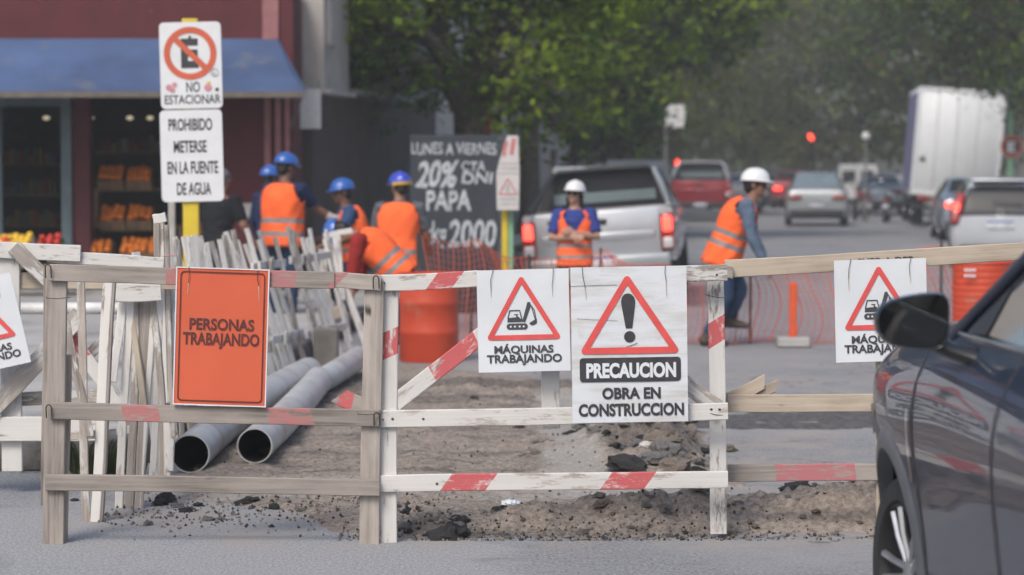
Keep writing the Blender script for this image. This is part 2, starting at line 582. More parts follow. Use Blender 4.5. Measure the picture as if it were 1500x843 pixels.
def dirt_h(x, y):
    s = sdist(x, y) + 0.16 * noise.noise((x * 3.1, y * 2.2, 0)) + 0.07 * noise.noise((x * 9, y * 7, 4))
    e = max(-1, min(1, s / 0.22))
    h = -0.03 + 0.045 * (e * 0.5 + 0.5) if e < 1 else 0.015
    f = max(0, min(1, s / 0.35))
    n1 = noise.fractal((x * 2.3, y * 2.0, 1.3), 0.9, 2.1, 6)
    n2 = abs(noise.noise((x * 17, y * 15, 3.3))) * 0.6 + abs(noise.noise((x * 33, y * 31, 7.3))) * 0.4
    m = sum(a * math.exp(-((x - cx) / rx) ** 2 - ((y - cy_) / ry) ** 2) for cx, cy_, rx, ry, a in MOUND)
    path = math.exp(-((x - 0.33 - (y - 13) * 0.02) / 0.16) ** 2) if 12.4 < y < 17 else 0
    return h + f * ((0.028 * n1 + 0.030 * n2) * (1 - 0.8 * path) + m * (0.8 + 0.5 * n2 + 0.4 * n1))
nx, ny = 190, 430
x0, x1, y0, y1 = -2.0, 2.6, 10.35, 20.9
mb = MB()
tone = []
for j in range(ny + 1):
    for i in range(nx + 1):
        x, y = x0 + (x1 - x0) * i / nx, y0 + (y1 - y0) * j / ny
        z = dirt_h(x, y)
        mb.v.append((x, y, z))
        dk = 0.0
        dk += 0.9 * math.exp(-((x - 0.75) / 0.42) ** 2 - ((y - 14.2) / 1.5) ** 2)
        dk += 0.75 * math.exp(-((x + 0.25) / 0.28) ** 2 - ((y - 10.75) / 0.16) ** 2)
        dk += 0.8 * math.exp(-((y - 17.8) / 0.8) ** 2)
        dk += 0.35 * (1 if 12.8 < y < 17 and x < 0.2 else 0)
        dk += 0.5 * math.exp(-((x + 1.2) / 0.5) ** 2 - ((y - 11.9) / 0.35) ** 2)
        lt = 0.85 * math.exp(-((y - 12.15) / 0.4) ** 2) * (1 if x < 0.9 else 0.6)
        lt += 0.9 * math.exp(-((x - 0.33) / 0.2) ** 2) * (1 if 12.4 < y < 17.5 else 0)
        lt += 0.5 * math.exp(-((x - 1.9) / 0.7) ** 2 - ((y - 11.8) / 0.4) ** 2)
        tone.append((min(1, dk), min(1, lt), 0, 1))
for j in range(ny):
    for i in range(nx):
        a = j * (nx + 1) + i
        q = (a, a + 1, a + nx + 2, a + nx + 1)
        if max(mb.v[k][2] for k in q) > -0.012:
            mb.f.append(q); mb.m.append(0)
me = bpy.data.meshes.new('dirt')
me.from_pydata(mb.v, [], mb.f)
me.materials.append(M['dirt'])
ca = me.color_attributes.new('tone', 'FLOAT_COLOR', 'POINT')
ca.data.foreach_set('color', [c for t in tone for c in t])
me.polygons.foreach_set('use_smooth', [True] * len(me.polygons))
tag(link('dirt', me), kind='structure')

# a second low smear of soil across the street on the right
mb = MB()
for j in range(41):
    for i in range(121):
        x, y = 1.15 + 2.6 * i / 120, 14.9 + 1.9 * j / 40
        s = 1 - ((x - 2.3) / 1.25) ** 2 - ((y - 15.75 - 0.25 * (x - 2)) / 0.55) ** 2 + 1.6 * noise.noise((x * 2.2, y * 3.5, 9)) + 0.5 * noise.noise((x * 9, y * 9, 2))
        mb.v.append((x, y, min(0.02, 0.02 * s) + 0.008 * abs(noise.noise((x * 25, y * 25, 1)))))
for j in range(40):
    for i in range(120):
        a = j * 121 + i
        mb.f.append((a, a + 1, a + 122, a + 121)); mb.m.append(0)
simple('dark_soil', (0.085, 0.08, 0.078), 0.95, var=0.5, vs=22, bump=0.8, bs_=60, bd=0.01)
tag(mb.build('dirt', M['dark_soil']), kind='structure')

# ================================================================== the shop on the corner
simple('maroon', (0.082, 0.009, 0.013), 0.75, var=0.2, vs=3, bump=0.1, dirt=((0.55, 0.5, 0.48), 2.6, 0.665))
simple('maroon_dark', (0.075, 0.014, 0.018), 0.8, var=0.2)
simple('pink_paint', (0.30, 0.13, 0.13), 0.8, var=0.2)
simple('awning_blue', (0.052, 0.088, 0.185), 0.75, var=0.28, vs=1.1, bump=0.2, bs_=9, bd=0.02, dirt=((0.12, 0.13, 0.16), 1.7, 0.56))
simple('awning_edge', (0.12, 0.105, 0.09), 0.8)
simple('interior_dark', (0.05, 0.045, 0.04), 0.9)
simple('frame_teal', (0.085, 0.125, 0.14), 0.5, var=0.15)
simple('pale_ledge', (0.42, 0.40, 0.38), 0.8)
simple('crate_wood', (0.20, 0.13, 0.075), 0.85, var=0.35, vs=9)
simple('crate_green', (0.02, 0.11, 0.025), 0.6)
simple('orange_peel', (0.62, 0.17, 0.012), 0.5, var=0.15, vs=10)
simple('yellow_peel', (0.65, 0.42, 0.03), 0.5, var=0.2, vs=10)
simple('red_peel', (0.5, 0.03, 0.02), 0.4, var=0.2, vs=10)
simple('tray_white', (0.6, 0.6, 0.6), 0.6)
simple('lamp_glow', (0.9, 0.8, 0.5), 0.5, emis=(1.0, 0.86, 0.55), est=0.3)
SD = 30.0
shop = empty('corner_shop', (W(200, 250, SD).x, SD, 0.14), label='maroon corner shop with peeling paint above a blue awning', cat='shop')
def sx(px, d=SD): return GX(px, d) - shop.location.x
def sz(py, d=SD): return W(750, py, d).z - 0.14
def part_box(name, m, x0, x1, z0, z1, y0, y1, bev=0.0, parent=shop):
    return MB().box(((x0 + x1) / 2, (y0 + y1) / 2, (z0 + z1) / 2), (abs(x1 - x0), abs(y1 - y0), abs(z1 - z0)), bev=bev).build(name, M[m], parent, smooth=False)
zt = sz(141)
wl = MB()
def wbox(mbx, x0, x1, z0, z1, y0, y1, mi=0): mbx.box(((x0 + x1) / 2, (y0 + y1) / 2, (z0 + z1) / 2), (x1 - x0, y1 - y0, z1 - z0), mi=mi)
wbox(wl, sx(-900), sx(430), zt, 3.75, 0, 0.3)
wbox(wl, sx(-900), sx(-260), 0, zt, 0, 0.3)
wbox(wl, sx(300), sx(430), 0, zt, 0, 0.3)
wbox(wl, sx(430) - 0.3, sx(430), 0, 3.75, 0.3, 1.3)
wl.build('wall', M['maroon'], shop, smooth=False)
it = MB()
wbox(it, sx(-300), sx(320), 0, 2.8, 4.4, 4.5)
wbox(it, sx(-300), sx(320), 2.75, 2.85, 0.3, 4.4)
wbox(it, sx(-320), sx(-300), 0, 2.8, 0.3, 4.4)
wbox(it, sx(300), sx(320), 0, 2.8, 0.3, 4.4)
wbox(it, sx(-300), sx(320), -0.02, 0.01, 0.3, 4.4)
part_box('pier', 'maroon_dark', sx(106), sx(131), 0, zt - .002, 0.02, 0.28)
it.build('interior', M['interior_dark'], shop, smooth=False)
for (a, b_) in ((388, 397), (404, 412), (418, 425)):
    part_box('pilaster', 'pink_paint', sx(a), sx(b_), 0, zt - 0.02, -0.05, 0.0)
part_box('pilaster', 'pink_paint', sx(386), sx(409), sz(58), 3.74, -0.04, 0.0)
part_box('ledge', 'pale_ledge', sx(303), sx(384), sz(322), sz(298), -0.06, 0.0, 0.01)
# door frames and shelving seen through the openings
df = MB()
wbox(df, sx(90), sx(105), 0, sz(140), -0.03, 0.08)
wbox(df, sx(-6), sx(3), 0, sz(155), -0.03, 0.08)
wbox(df, sx(-255), sx(90), sz(156), sz(140), -0.03, 0.08)
wbox(df, sx(-120), sx(-110), 0, sz(156), -0.03, 0.08)
df.build('door_frame', M['frame_teal'], shop, smooth=False)
simple('dim_goods', (0.16, 0.10, 0.055), 0.8, var=0.8, vs=5)
for (px0, px1, py0, py1, yy) in ((10, 40, 205, 225, 3.9),):
    part_box('shelf', 'dim_goods', sx(px0), sx(px1), sz(py1), sz(py0), yy, yy + 0.3, 0.02)
part_box('clock', 'tray_white', sx(31), sx(50), sz(222), sz(204), 3.3, 3.34, 0.012)
for px in (14, 47, 84, 146, 178, 211):
    MB().ball((sx(px), 2.4, sz(167)), (0.045, 0.045, 0.026)).build('lamp', M['lamp_glow'], shop)
# awning
aw = MB()
ax0, ax1 = -13.0, sx(408)
bx1 = sx(449, 28.7)
zt_, zf = sz(57), W(750, 133, 28.7).z - 0.14
NSEG = 34
rows = []
for j in range(7):
    t = j / 6
    r_ = []
    for i in range(NSEG + 1):
        s = i / NSEG
        x = ax0 + (ax1 + (bx1 - ax1) * t - ax0) * s
        z = zt_ + (zf - zt_) * t - 0.06 * math.sin(PI * t) * (0.5 + 0.5 * abs(math.sin(s * 23))) - 0.025 * t * abs(math.sin(s * 23))
        r_.append((x, -0.02 - 1.28 * t, z))
    rows.append(r_)
aw.loft(rows, cap=False, close=False)
end = [(ax1, -0.02, zt_), (bx1, -1.3, zf), (bx1, -1.3, zf - 0.06), (ax1, -0.02, zf - 0.06)]
aw.add(end, [[0, 1, 2, 3]])
me = baked(aw, [('SOLIDIFY', dict(thickness=0.012))])
me.materials.clear(); me.materials.append(M['awning_blue'])
awn = link('awning', me, shop)
MB().box(((ax0 + bx1) / 2, -1.31, zf - 0.045), (bx1 - ax0, 0.02, 0.07)).build('hem', M['awning_edge'], awn, smooth=False)
MB().tube([(sx(430) - 0.05, 0.0, zf - 0.45), (bx1 - 0.05, -1.28, zf - 0.05)], 0.018).build('brace', M['awning_edge'], awn)

# fruit crates on the stepped stand, each orange a thing
st_ = empty('display_stand', (W(190, 250, SD).x, SD + 0.35, 0.14), label='stepped wooden stand holding crates of oranges inside the shop opening', cat='stand')
sb = MB()
for (py, dy) in ((378, 0.0), (330, 0.3), (275, 0.6)):
    z = W(750, py, SD + 0.3).z - 0.14
    sb.box((0, dy, z - 0.03), (1.15, 0.34, 0.03))
    for s_ in (-0.55, 0.55): sb.box((s_, dy, (z - 0.045) / 2), (0.05, 0.3, z - 0.045))
sb.build('shelf', M['crate_wood'], st_, smooth=False)
def crate(px, py, w, label, fruit, nx_, nz_, m='crate_wood', d=SD + 0.42, fm=None, cat='crate'):
    """open box tipped towards the street with fruit heaped in it"""
    base = W(px, py, d)
    c = empty('fruit_crate', base, (R(28), 0, 0), label, cat, 'crates of fruit in front of the shop')
    mbx = MB()
    h, dep, t = 0.13, 0.30, 0.014
    mbx.box((0, 0, t / 2), (w, dep, t))
    mbx.box((0, dep / 2 - t / 2, h / 2 + t), (w, t, h)); mbx.box((0, -dep / 2 + t / 2, h / 2 + t), (w, t, h))
    for s_ in (-1, 1): mbx.box((s_ * (w / 2 - t / 2), 0, h / 2 + t), (t, dep - 2 * t - 0.002, h))
    mbx.build('slatted_box', M[m], c, smooth=False)
    Mx = Matrix.Translation(base) @ Euler((R(28), 0, 0)).to_matrix().to_4x4()
    for i in range(nx_):
        for j in range(nz_):
            rr = random.uniform(0.036, 0.050)
            q = Vector((-w / 2 + 0.05 + (w - 0.1) * i / max(1, nx_ - 1) + random.uniform(-0.008, 0.008), -dep / 2 + 0.05 + (dep - 0.1) * j / max(1, nz_ - 1), 0.15 + random.uniform(0, 0.05)))
            o = bpy.data.objects.new(fruit[0], FR[fm or fruit[0]])
            COL.objects.link(o)
            o.location = Mx @ q
            o.scale = (rr / 0.04,) * 3
            tag(o, fruit[1], fruit[0], fruit[2])
FR = {}
for nm, mm in (('orange', 'orange_peel'), ('lemon', 'yellow_peel'), ('tomato', 'red_peel')):
    FR[nm] = MB().ball((0, 0, 0), 0.04, nu=10, nv=7).mesh(nm, M[mm])
ROW = [(140, 378, 'bottom row', 0.44, 5), (199, 378, 'bottom row', 0.34, 4), (232, 378, 'bottom row', 0.22, 3), (167, 330, 'middle row', 0.32, 4), (207, 330, 'middle row', 0.32, 4), (165, 272, 'top row', 0.32, 4), (206, 272, 'top row', 0.32, 4)]
POS = ['left end of the bottom row', 'middle of the bottom row', 'right end of the bottom row beside the sign post', 'left of the middle row', 'right of the middle row', 'left of the dim top row', 'right of the dim top row']
for (px, py, _, w, n), ps in zip(ROW, POS):
    dy = {378: 0.0, 330: 0.3, 272: 0.6}[py]
    crate(px, py, w, 'wooden crate heaped with oranges, ' + ps, ('orange', 'orange in the crate, ' + ps, 'oranges at the ' + ps), n, 4, d=SD + 0.25 + dy)
crate(24, 372, 0.40, 'pale crate of yellow lemons at the shop door', ('lemon', 'yellow lemon heaped in the pale crate at the shop door', 'lemons at the shop door'), 5, 4, 'tray_white', 28.6)
crate(2, 378, 0.22, 'pale crate of red tomatoes at the edge of the photo', ('tomato', 'red tomato heaped in the pale crate at the edge of the photo', 'tomatoes at the shop door'), 3, 4, 'tray_white', 28.5)
crate(74, 374, 0.30, 'green crate standing beside the shop door frame', ('tomato', 'red tomato lying in the green crate beside the door frame', 'tomatoes in the green crate'), 3, 3, 'crate_green', 28.9)
tb = empty('fruit_table', (GX(38, 28.6), 28.6, 0.14), label='low table under the crates of lemons and tomatoes at the shop door', cat='table')
zt2 = W(750, 380, 28.6).z - 0.14
MB().box((0, 0, zt2 - 0.08), (0.95, 0.5, 0.03)).build('tabletop', M['crate_wood'], tb, smooth=False)
for sx_ in (-0.42, 0.42):
    for sy_ in (-0.2, 0.2):
        MB().box((sx_, sy_, (zt2 - 0.095) / 2), (0.04, 0.04, zt2 - 0.095)).build('leg', M['crate_wood'], tb, smooth=False)

rg = random.Random(4)
GC = []
for i, c_ in enumerate(((0.20, 0.13, 0.03), (0.17, 0.03, 0.02), (0.05, 0.09, 0.04), (0.20, 0.20, 0.19), (0.04, 0.06, 0.12), (0.18, 0.09, 0.04))):
    simple('goods_%d' % i, c_, 0.6); GC.append('goods_%d' % i)
WHERE = ['on the lower shelf behind the shop door', 'on the middle shelf behind the shop door', 'on the upper shelf behind the shop door', 'above the orange crates inside the shop']
for wi, (x0_, x1_, py_, yy) in enumerate(((8, 86, 330, 33.2), (8, 86, 285, 33.4), (8, 86, 240, 33.6), (148, 236, 222, 32.8))):
    n_ = 11
    zs_ = W(750, py_, yy).z
    shf = MB().box((0, 0, 0), ((x1_ - x0_) / F * yy + .1, .3, .025)).build('wall_shelf', M['crate_wood'], smooth=False)
    shf.location = (GX((x0_ + x1_) / 2, yy), yy, zs_ - .0145); tag(shf, 'board of packets ' + WHERE[wi], 'shelf')
    for q in range(n_):
        w_, h_ = rg.uniform(.045, .07), rg.uniform(.10, .22)
        o = MB().box((0, 0, h_ / 2), (w_, .07, h_), bev=.006).build('packet', M[rg.choice(GC)], smooth=False)
        o.location = (GX(x0_ + (x1_ - x0_) * (q + .5) / n_, yy), yy - .05, zs_)
        tag(o, 'small coloured packet ' + WHERE[wi], 'packet', 'packets ' + WHERE[wi])
# ================================================================== buildings down the left side
simple('beige_wall', (0.40, 0.37, 0.34), 0.85, var=0.12, vs=2, dirt=((0.25, 0.23, 0.21), 1.5, 0.56))
simple('dark_wall', (0.07, 0.055, 0.05), 0.85, var=0.2, vs=2)
simple('grey_wall', (0.20, 0.195, 0.19), 0.85, var=0.15, vs=2)
simple('pale_wall', (0.42, 0.40, 0.37), 0.85, var=0.12, vs=1)
simple('window_dark', (0.03, 0.033, 0.036), 0.25, var=0.1)
simple('white_paint', (0.62, 0.62, 0.62), 0.6, var=0.06, dirt=((0.4, 0.4, 0.4), 3, 0.62))
simple('steel_grey', (0.25, 0.25, 0.25), 0.5, 0.5)
def street_block(mbx, u0, u1, d0, d1, z0, z1, mi=0):
    a, b_, c, e = ST(u0, d0), ST(u1, d0), ST(u1, d1), ST(u0, d1)
    poly = [(p.x, p.y) for p in (a, b_, c, e)]
    mbx.prism(poly, lambda p, k: (p[0], p[1], z0 if k == 0 else z1), mi)
def building(name, label, u0, u1, d0, d1, h, wall_m, wins, floors=((1.0, 2.3), (4.2, 5.6), (7.4, 8.8)), cat='building', side=1):
    o = empty(name, (0, 0, 0), label=label, cat=cat)
    b1 = MB(); street_block(b1, u0, u1, d0, d1, 0, h); b1.build('wall', M[wall_m], o, smooth=False)
    rf = MB(); street_block(rf, u0 - 0.15, u1 + 0.15, d0 - 0.15, d1 + 0.15, h, h + 0.25); rf.build('parapet', M[wall_m], o, smooth=False)
    uf = u1 if side > 0 else u0
    for (wa, wb) in wins:
        for (za, zb) in floors:
            if zb > h: continue
            w1 = MB(); street_block(w1, uf - 0.03, uf + 0.05, wa, wb, za, zb); wo = w1.build('window', M['pale_ledge'], o, smooth=False)
            w2 = MB(); street_block(w2, uf + (0.052 if side > 0 else -0.036), uf + (0.056 if side > 0 else -0.032), wa + 0.08, wb - 0.08, za + 0.08, zb - 0.08); w2.build('pane', M['window_dark'], wo, smooth=False)
    return o
b2 = empty('grey_building', ST(-6, 32), label='dark grey walled building with a beige upper storey next to the shop', cat='building')
off = -b2.location
def bld(name, m, *a):
    mm = MB(); street_block(mm, *a)
    mm.v = [tuple(Vector(p) + off) for p in mm.v]
    return mm.build(name, M[m], b2, smooth=False)
bld('wall', 'dark_wall', -6.4, -6.0, 31.45, 42.5, 0.0, 2.62)
bld('upper_wall', 'grey_wall', -6.4, -5.95, 33.2, 42.5, 2.625, 7.0)
bld('upper_wall', 'beige_wall', -6.4, -5.85, 31.4, 33.19, 2.64, 7.0)
bld('cornice', 'pale_ledge', -6.4, -5.75, 31.35, 33.2, 2.58, 2.638)
bld('window', 'window_dark', -5.98, -5.93, 33.9, 36.4, 2.72, 3.4)
bld('sill', 'pale_ledge', -5.98, -5.85, 33.8, 36.5, 2.66, 2.715)
bld('shutter', 'beige_wall', -5.88, -5.80, 31.6, 32.1, 3.2, 4.3)
sg = empty('hanging_sign', W(450, 160, 31.0), label='small white board hanging under the beige upper storey', cat='sign')
MB().box((0, 0, 0), (40 * 31 / F, 0.05, 58 * 31 / F), bev=0.006).build('board', M['white_paint'], sg, smooth=False)
MB().tube([(0.15, 0, 58 * 31 / F / 2), (0.15, 0, 0.36)], 0.012).build('bracket', M['steel_grey'], sg)
building('pale_building', 'pale low building with shuttered windows behind the tree trunk', -13, -6.3, 43, 62, 5.5, 'pale_wall', [(45, 47), (50, 52), (55, 57)])
MB().lathe([(0.16, 0), (0.16, 0.2), (0.12, 0.25), (0.12, 3.6), (0.17, 3.65), (0.17, 3.8)], 16).build('white_column', M['white_paint'])
tag(bpy.data.objects['white_column'], 'white round column at the doorway beyond the dark wall', 'column').location = (GX(611, 42.6), 42.6, 0.14)
building('cream_building', 'cream two storey building far down the left side of the street', -14, -7.0, 64, 100, 7.5, 'pale_wall', [(67, 69), (73, 75), (80, 82), (88, 90)])
building('brick_building', 'reddish building at the far left end of the street', -14, -7.0, 102, 160, 9, 'maroon_dark', [(106, 108), (115, 117)])
building('beige_building', 'beige building behind the parked truck on the right', 9.5, 18, 60, 98, 6.5, 'pale_wall', [(66, 68), (74, 76), (82, 84), (90, 92)], side=-1)
building('grey_block', 'grey block at the far right end of the street', 9.5, 18, 100, 160, 9, 'grey_wall', [(106, 109), (118, 121)], side=-1)
bw = empty('garden_wall', ST(8.6, 55), label='beige boundary wall behind the round sign on the right', cat='wall')
w1 = MB(); street_block(w1, 8.6, 8.9, 42, 59, 0.14, 2.6); w1.v = [tuple(Vector(p) - bw.location) for p in w1.v]; w1.build('wall', M['beige_wall'], bw, smooth=False)
w1 = MB(); street_block(w1, 8.5, 9.0, 42, 59, 2.6, 2.72); w1.v = [tuple(Vector(p) - bw.location) for p in w1.v]; w1.build('coping', M['pale_ledge'], bw, smooth=False)

# ================================================================== trees
def leaf_mat(name, col, tr=0.35):
    m = bpy.data.materials.new(name); m.use_nodes = True
    nt = m.node_tree
    b = nt.nodes['Principled BSDF']
    oi = noise_n(nt, coords(nt), 1.1, 3)
    c = mixc(nt, ramp(nt, oi, 0.3, 0.7), [k * 0.75 for k in col], [k * 1.25 for k in col])
    nt.links.new(c, b.inputs['Base Color'])
    b.inputs['Roughness'].default_value = 0.6
    b.inputs['Specular IOR Level'].default_value = 0.12
    t = nt.nodes.new('ShaderNodeBsdfTranslucent')
    nt.links.new(c, t.inputs[0])
    mx = nt.nodes.new('ShaderNodeMixShader'); mx.inputs[0].default_value = tr
    nt.links.new(b.outputs[0], mx.inputs[1]); nt.links.new(t.outputs[0], mx.inputs[2])
    nt.links.new(mx.outputs[0], nt.nodes['Material Output'].inputs[0])
    M[name] = m
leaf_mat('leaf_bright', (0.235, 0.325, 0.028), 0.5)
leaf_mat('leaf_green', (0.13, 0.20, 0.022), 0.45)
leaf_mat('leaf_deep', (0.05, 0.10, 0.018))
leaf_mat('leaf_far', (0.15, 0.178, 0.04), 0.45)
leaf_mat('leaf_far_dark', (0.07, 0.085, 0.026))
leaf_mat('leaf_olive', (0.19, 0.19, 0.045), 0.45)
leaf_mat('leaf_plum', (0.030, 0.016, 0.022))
leaf_mat('leaf_rust', (0.10, 0.052, 0.022))
simple('bark', (0.085, 0.07, 0.058), 0.95, var=0.45, vs=9, bump=1.0, bs_=18, bd=0.03)

def tree(label, base, tr, fork, blobs, n, leaf, mats, name='street_tree', seed=1, clump=12, spread=0.34, weights=None, gap=0.02, group='trees along the street'):
    """tapered trunk and limbs, and a crown of leaf clumps filling the given blobs (centre, radii) with gaps"""
    rnd = random.Random(seed)
    base = Vector(base)
    o = empty(name, base, label=label, cat='tree', group=group)
    tk = MB()
    lean = Vector((rnd.uniform(-0.15, 0.15), rnd.uniform(-0.1, 0.1), 0))
    tp = [Vector((0, 0, -0.05)), Vector((0.02, 0, fork * 0.15)), lean * 0.5 + Vector((0, 0, fork * 0.55)), lean + Vector((0, 0, fork))]
    tk.tube(tp, [tr * 1.35, tr * 1.05, tr * 0.92, tr * 0.85], 14)
    for c, r_ in blobs:
        q = Vector(c) - base
        mid = tp[-1].lerp(q, 0.5) + Vector((rnd.uniform(-.3, .3), rnd.uniform(-.3, .3), 0.25))
        ra = tr * (0.34 + 0.16 * rnd.random())
        tk.tube([tp[-1] - Vector((0, 0, 0.2)), tp[-1].lerp(mid, 0.45) + Vector((rnd.uniform(-.1, .1), 0, 0.1)), mid, q], [ra * 1.35, ra, ra * 0.7, ra * 0.25], 8)
        for k in range(5):
            e = q + Vector((rnd.gauss(0, 1), rnd.gauss(0, 1), rnd.gauss(0, 0.8))).normalized() * (r_ if not hasattr(r_, '__len__') else r_[0]) * 0.85
            tk.tube([mid.lerp(q, 0.4 + 0.12 * k), e], [ra * 0.35, 0.012], 5)
    tk.build('trunk', M['bark'], o)
    cr = MB()
    vol = [(r_ if not hasattr(r_, '__len__') else (r_[0] * r_[1] * r_[2]) ** (1 / 3)) ** 2.2 for _, r_ in blobs]
    tot = sum(vol)
    nc = n // clump
    for bi, (c, r_) in enumerate(blobs):
        rr = Vector(r_) if hasattr(r_, '__len__') else Vector((r_, r_, r_ * 0.85))
        q = Vector(c) - base
        k = int(nc * vol[bi] / tot)
        while k > 0:
            k -= 1
            dv = Vector((rnd.gauss(0, 1), rnd.gauss(0, 1), rnd.gauss(0, 1))).normalized()
            rad = 0.45 + 0.62 * rnd.random() ** 0.6
            p = q + Vector((dv.x * rr.x, dv.y * rr.y, dv.z * rr.z)) * rad
            if noise.noise((p.x * 0.9 + seed, p.y * 0.9, p.z * 1.1)) < -gap - 0.12 and rnd.random() < 0.8: continue
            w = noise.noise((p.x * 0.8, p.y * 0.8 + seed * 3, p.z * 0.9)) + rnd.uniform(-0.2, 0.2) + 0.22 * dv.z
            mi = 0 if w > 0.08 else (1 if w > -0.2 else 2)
            if len(mats) > 3 and rnd.random() < 0.06: mi = 3
            for _ in range(clump):
                lp = p + Vector((rnd.gauss(0, spread), rnd.gauss(0, spread), rnd.gauss(0, spread * 0.6)))
                a = Vector((rnd.gauss(0, 1), rnd.gauss(0, 1), rnd.gauss(-0.35, 0.6))).normalized()
                b_ = a.cross(Vector((rnd.gauss(0, .5), rnd.gauss(0, .5), 1))).normalized()
                l = leaf * rnd.uniform(0.6, 1.3)
                i0 = len(cr.v)
                cr.v += [tuple(lp), tuple(lp + a * l * 0.5 + b_ * l * 0.28), tuple(lp + a * l), tuple(lp + a * l * 0.45 - b_ * l * 0.28)]
                cr.f.append((i0, i0 + 1, i0 + 2, i0 + 3)); cr.m.append(mi)
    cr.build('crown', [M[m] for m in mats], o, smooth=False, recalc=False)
    return o
def B(px, py, d, r_): return (W(px, py, d), r_)
GREEN = ['leaf_bright', 'leaf_green', 'leaf_deep']
tree('broad green street tree with the thick dark trunk beside the black price board', (GX(693, 36), 36, 0.14), 0.25, 2.4,
     [B(600, 40, 35, 1.1), B(560, 120, 34, 0.62), B(535, 30, 34, 0.75), B(500, 70, 33.2, 0.5), B(510, -20, 33, 0.7), B(690, 40, 37.6, 1.3), B(800, 80, 35.5, 1.2), B(775, 160, 35, 0.65), B(835, 195, 35.5, 0.5), B(648, 120, 37.2, 0.5), B(880, 30, 36, 1.05), B(600, -120, 36, 1.6), B(760, -140, 36, 2.0), B(920, -110, 36, 1.6)],
     24000, 0.17, GREEN, seed=3, clump=14, spread=0.19, gap=0.0)
tree('green street tree reaching over the roadway behind the silver pickup', ST(-5.9, 57, 0.14), 0.24, 3.2,
     [B(900, 60, 57, 1.6), B(985, 30, 57, 1.6), B(1060, 10, 57, 1.2), B(930, 140, 57, 1.1), B(1100, -10, 56, 0.8), B(960, -130, 57, 2.8), B(1080, -110, 57, 1.8), B(860, 120, 57, 1.5)],
     15000, 0.25, GREEN, seed=5, clump=12, spread=0.28)
tree('dark purple leaved plum tree among the green street trees', ST(-5.6, 66, 0.14), 0.16, 1.9,
     [B(885, 180, 66, 1.2), B(905, 130, 66, 1.0), B(850, 150, 66, 1.0), B(915, 200, 66, 0.7)], 6000, 0.2, ['leaf_plum', 'leaf_plum', 'leaf_deep'], name='plum_tree', seed=8, spread=0.3)
tree('pale green hazy street tree beyond the plum tree', ST(-6.0, 86, 0.14), 0.24, 3.0,
     [B(940, 150, 86, 2.2), B(1000, 100, 86, 2.4), B(935, 210, 86, 1.2), B(980, 195, 86, 1.3), B(1040, 20, 86, 3.0), B(960, -40, 86, 3.5)],
     13000, 0.27, ['leaf_olive', 'leaf_far', 'leaf_far'], seed=13, spread=0.4)
tree('tall dull green tree far along the left kerb', ST(-5.5, 112, 0.14), 0.26, 3.5,
     [B(1030, 150, 112, 3.2), B(1065, 60, 112, 3.6), B(1010, 60, 112, 3.4), B(1045, 205, 112, 2.0), B(1080, -60, 112, 4.5)],
     12000, 0.34, ['leaf_far', 'leaf_far', 'leaf_far_dark'], seed=17, spread=0.5)
tree('hazy grey green tree closing the far end of the street', ST(-2.0, 165, 0.0), 0.4, 4,
     [B(1090, 150, 165, 5), B(1060, 215, 165, 2.6), B(1110, 215, 165, 2.6), B(1150, 130, 165, 5), B(1110, 40, 165, 6), B(1180, 30, 165, 6), B(1120, -80, 165, 7), B(1170, 215, 165, 3)],
     14000, 0.5, ['leaf_far', 'leaf_far', 'leaf_far_dark'], seed=21, spread=0.8)
tree('drooping yellow green tree beside the traffic light', ST(3.6, 128, 0.14), 0.2, 3,
     [B(1105, 190, 128, (1.0, 1.5, 1.6)), B(1120, 150, 128, (1.2, 1.5, 1.4)), B(1150, 165, 128, (1.2, 1.6, 2.0)), B(1160, 215, 128, (1.0, 1.5, 1.6))],
     7000, 0.34, ['leaf_olive', 'leaf_olive', 'leaf_far'], seed=23, spread=0.45)
tree('dark dense tree behind the red traffic light', ST(7.0, 108, 0.14), 0.3, 3.4,
     [B(1230, 150, 108, 2.8), B(1200, 90, 108, 3.4), B(1260, 210, 108, 1.7), B(1215, 210, 108, 1.5), B(1290, 120, 108, 3.0), B(1180, 10, 108, 4.2), B(1280, -10, 108, 4.5), B(1310, 205, 108, 2.0)],
     15000, 0.32, ['leaf_far', 'leaf_far_dark', 'leaf_far_dark', 'leaf_rust'], seed=29, spread=0.45)
tree('dark green tree with rusty leaves over the box truck', ST(7.0, 84, 0.14), 0.28, 3.6,
     [B(1350, 50, 84, 3.0), B(1290, 80, 84, 2.3), B(1420, 60, 84, 2.6), B(1330, 165, 84, 1.7), B(1440, 140, 84, 2.2), B(1360, -70, 84, 4.0), B(1270, 0, 84, 2.4), B(1480, 200, 84, 1.6)],
     16000, 0.26, ['leaf_green', 'leaf_far_dark', 'leaf_deep', 'leaf_rust'], seed=31, spread=0.38)
tree('nearest dark tree on the right hanging over the truck roof corner', ST(7.6, 61, 0.14), 0.26, 3.4,
     [B(1480, 50, 61, 1.7), B(1420, 20, 61, 1.5), B(1530, 110, 61, 1.6), B(1480, -90, 61, 2.8), B(1370, -30, 61, 1.6)],
     13000, 0.2, ['leaf_green', 'leaf_deep', 'leaf_far_dark', 'leaf_rust'], seed=37, spread=0.3)
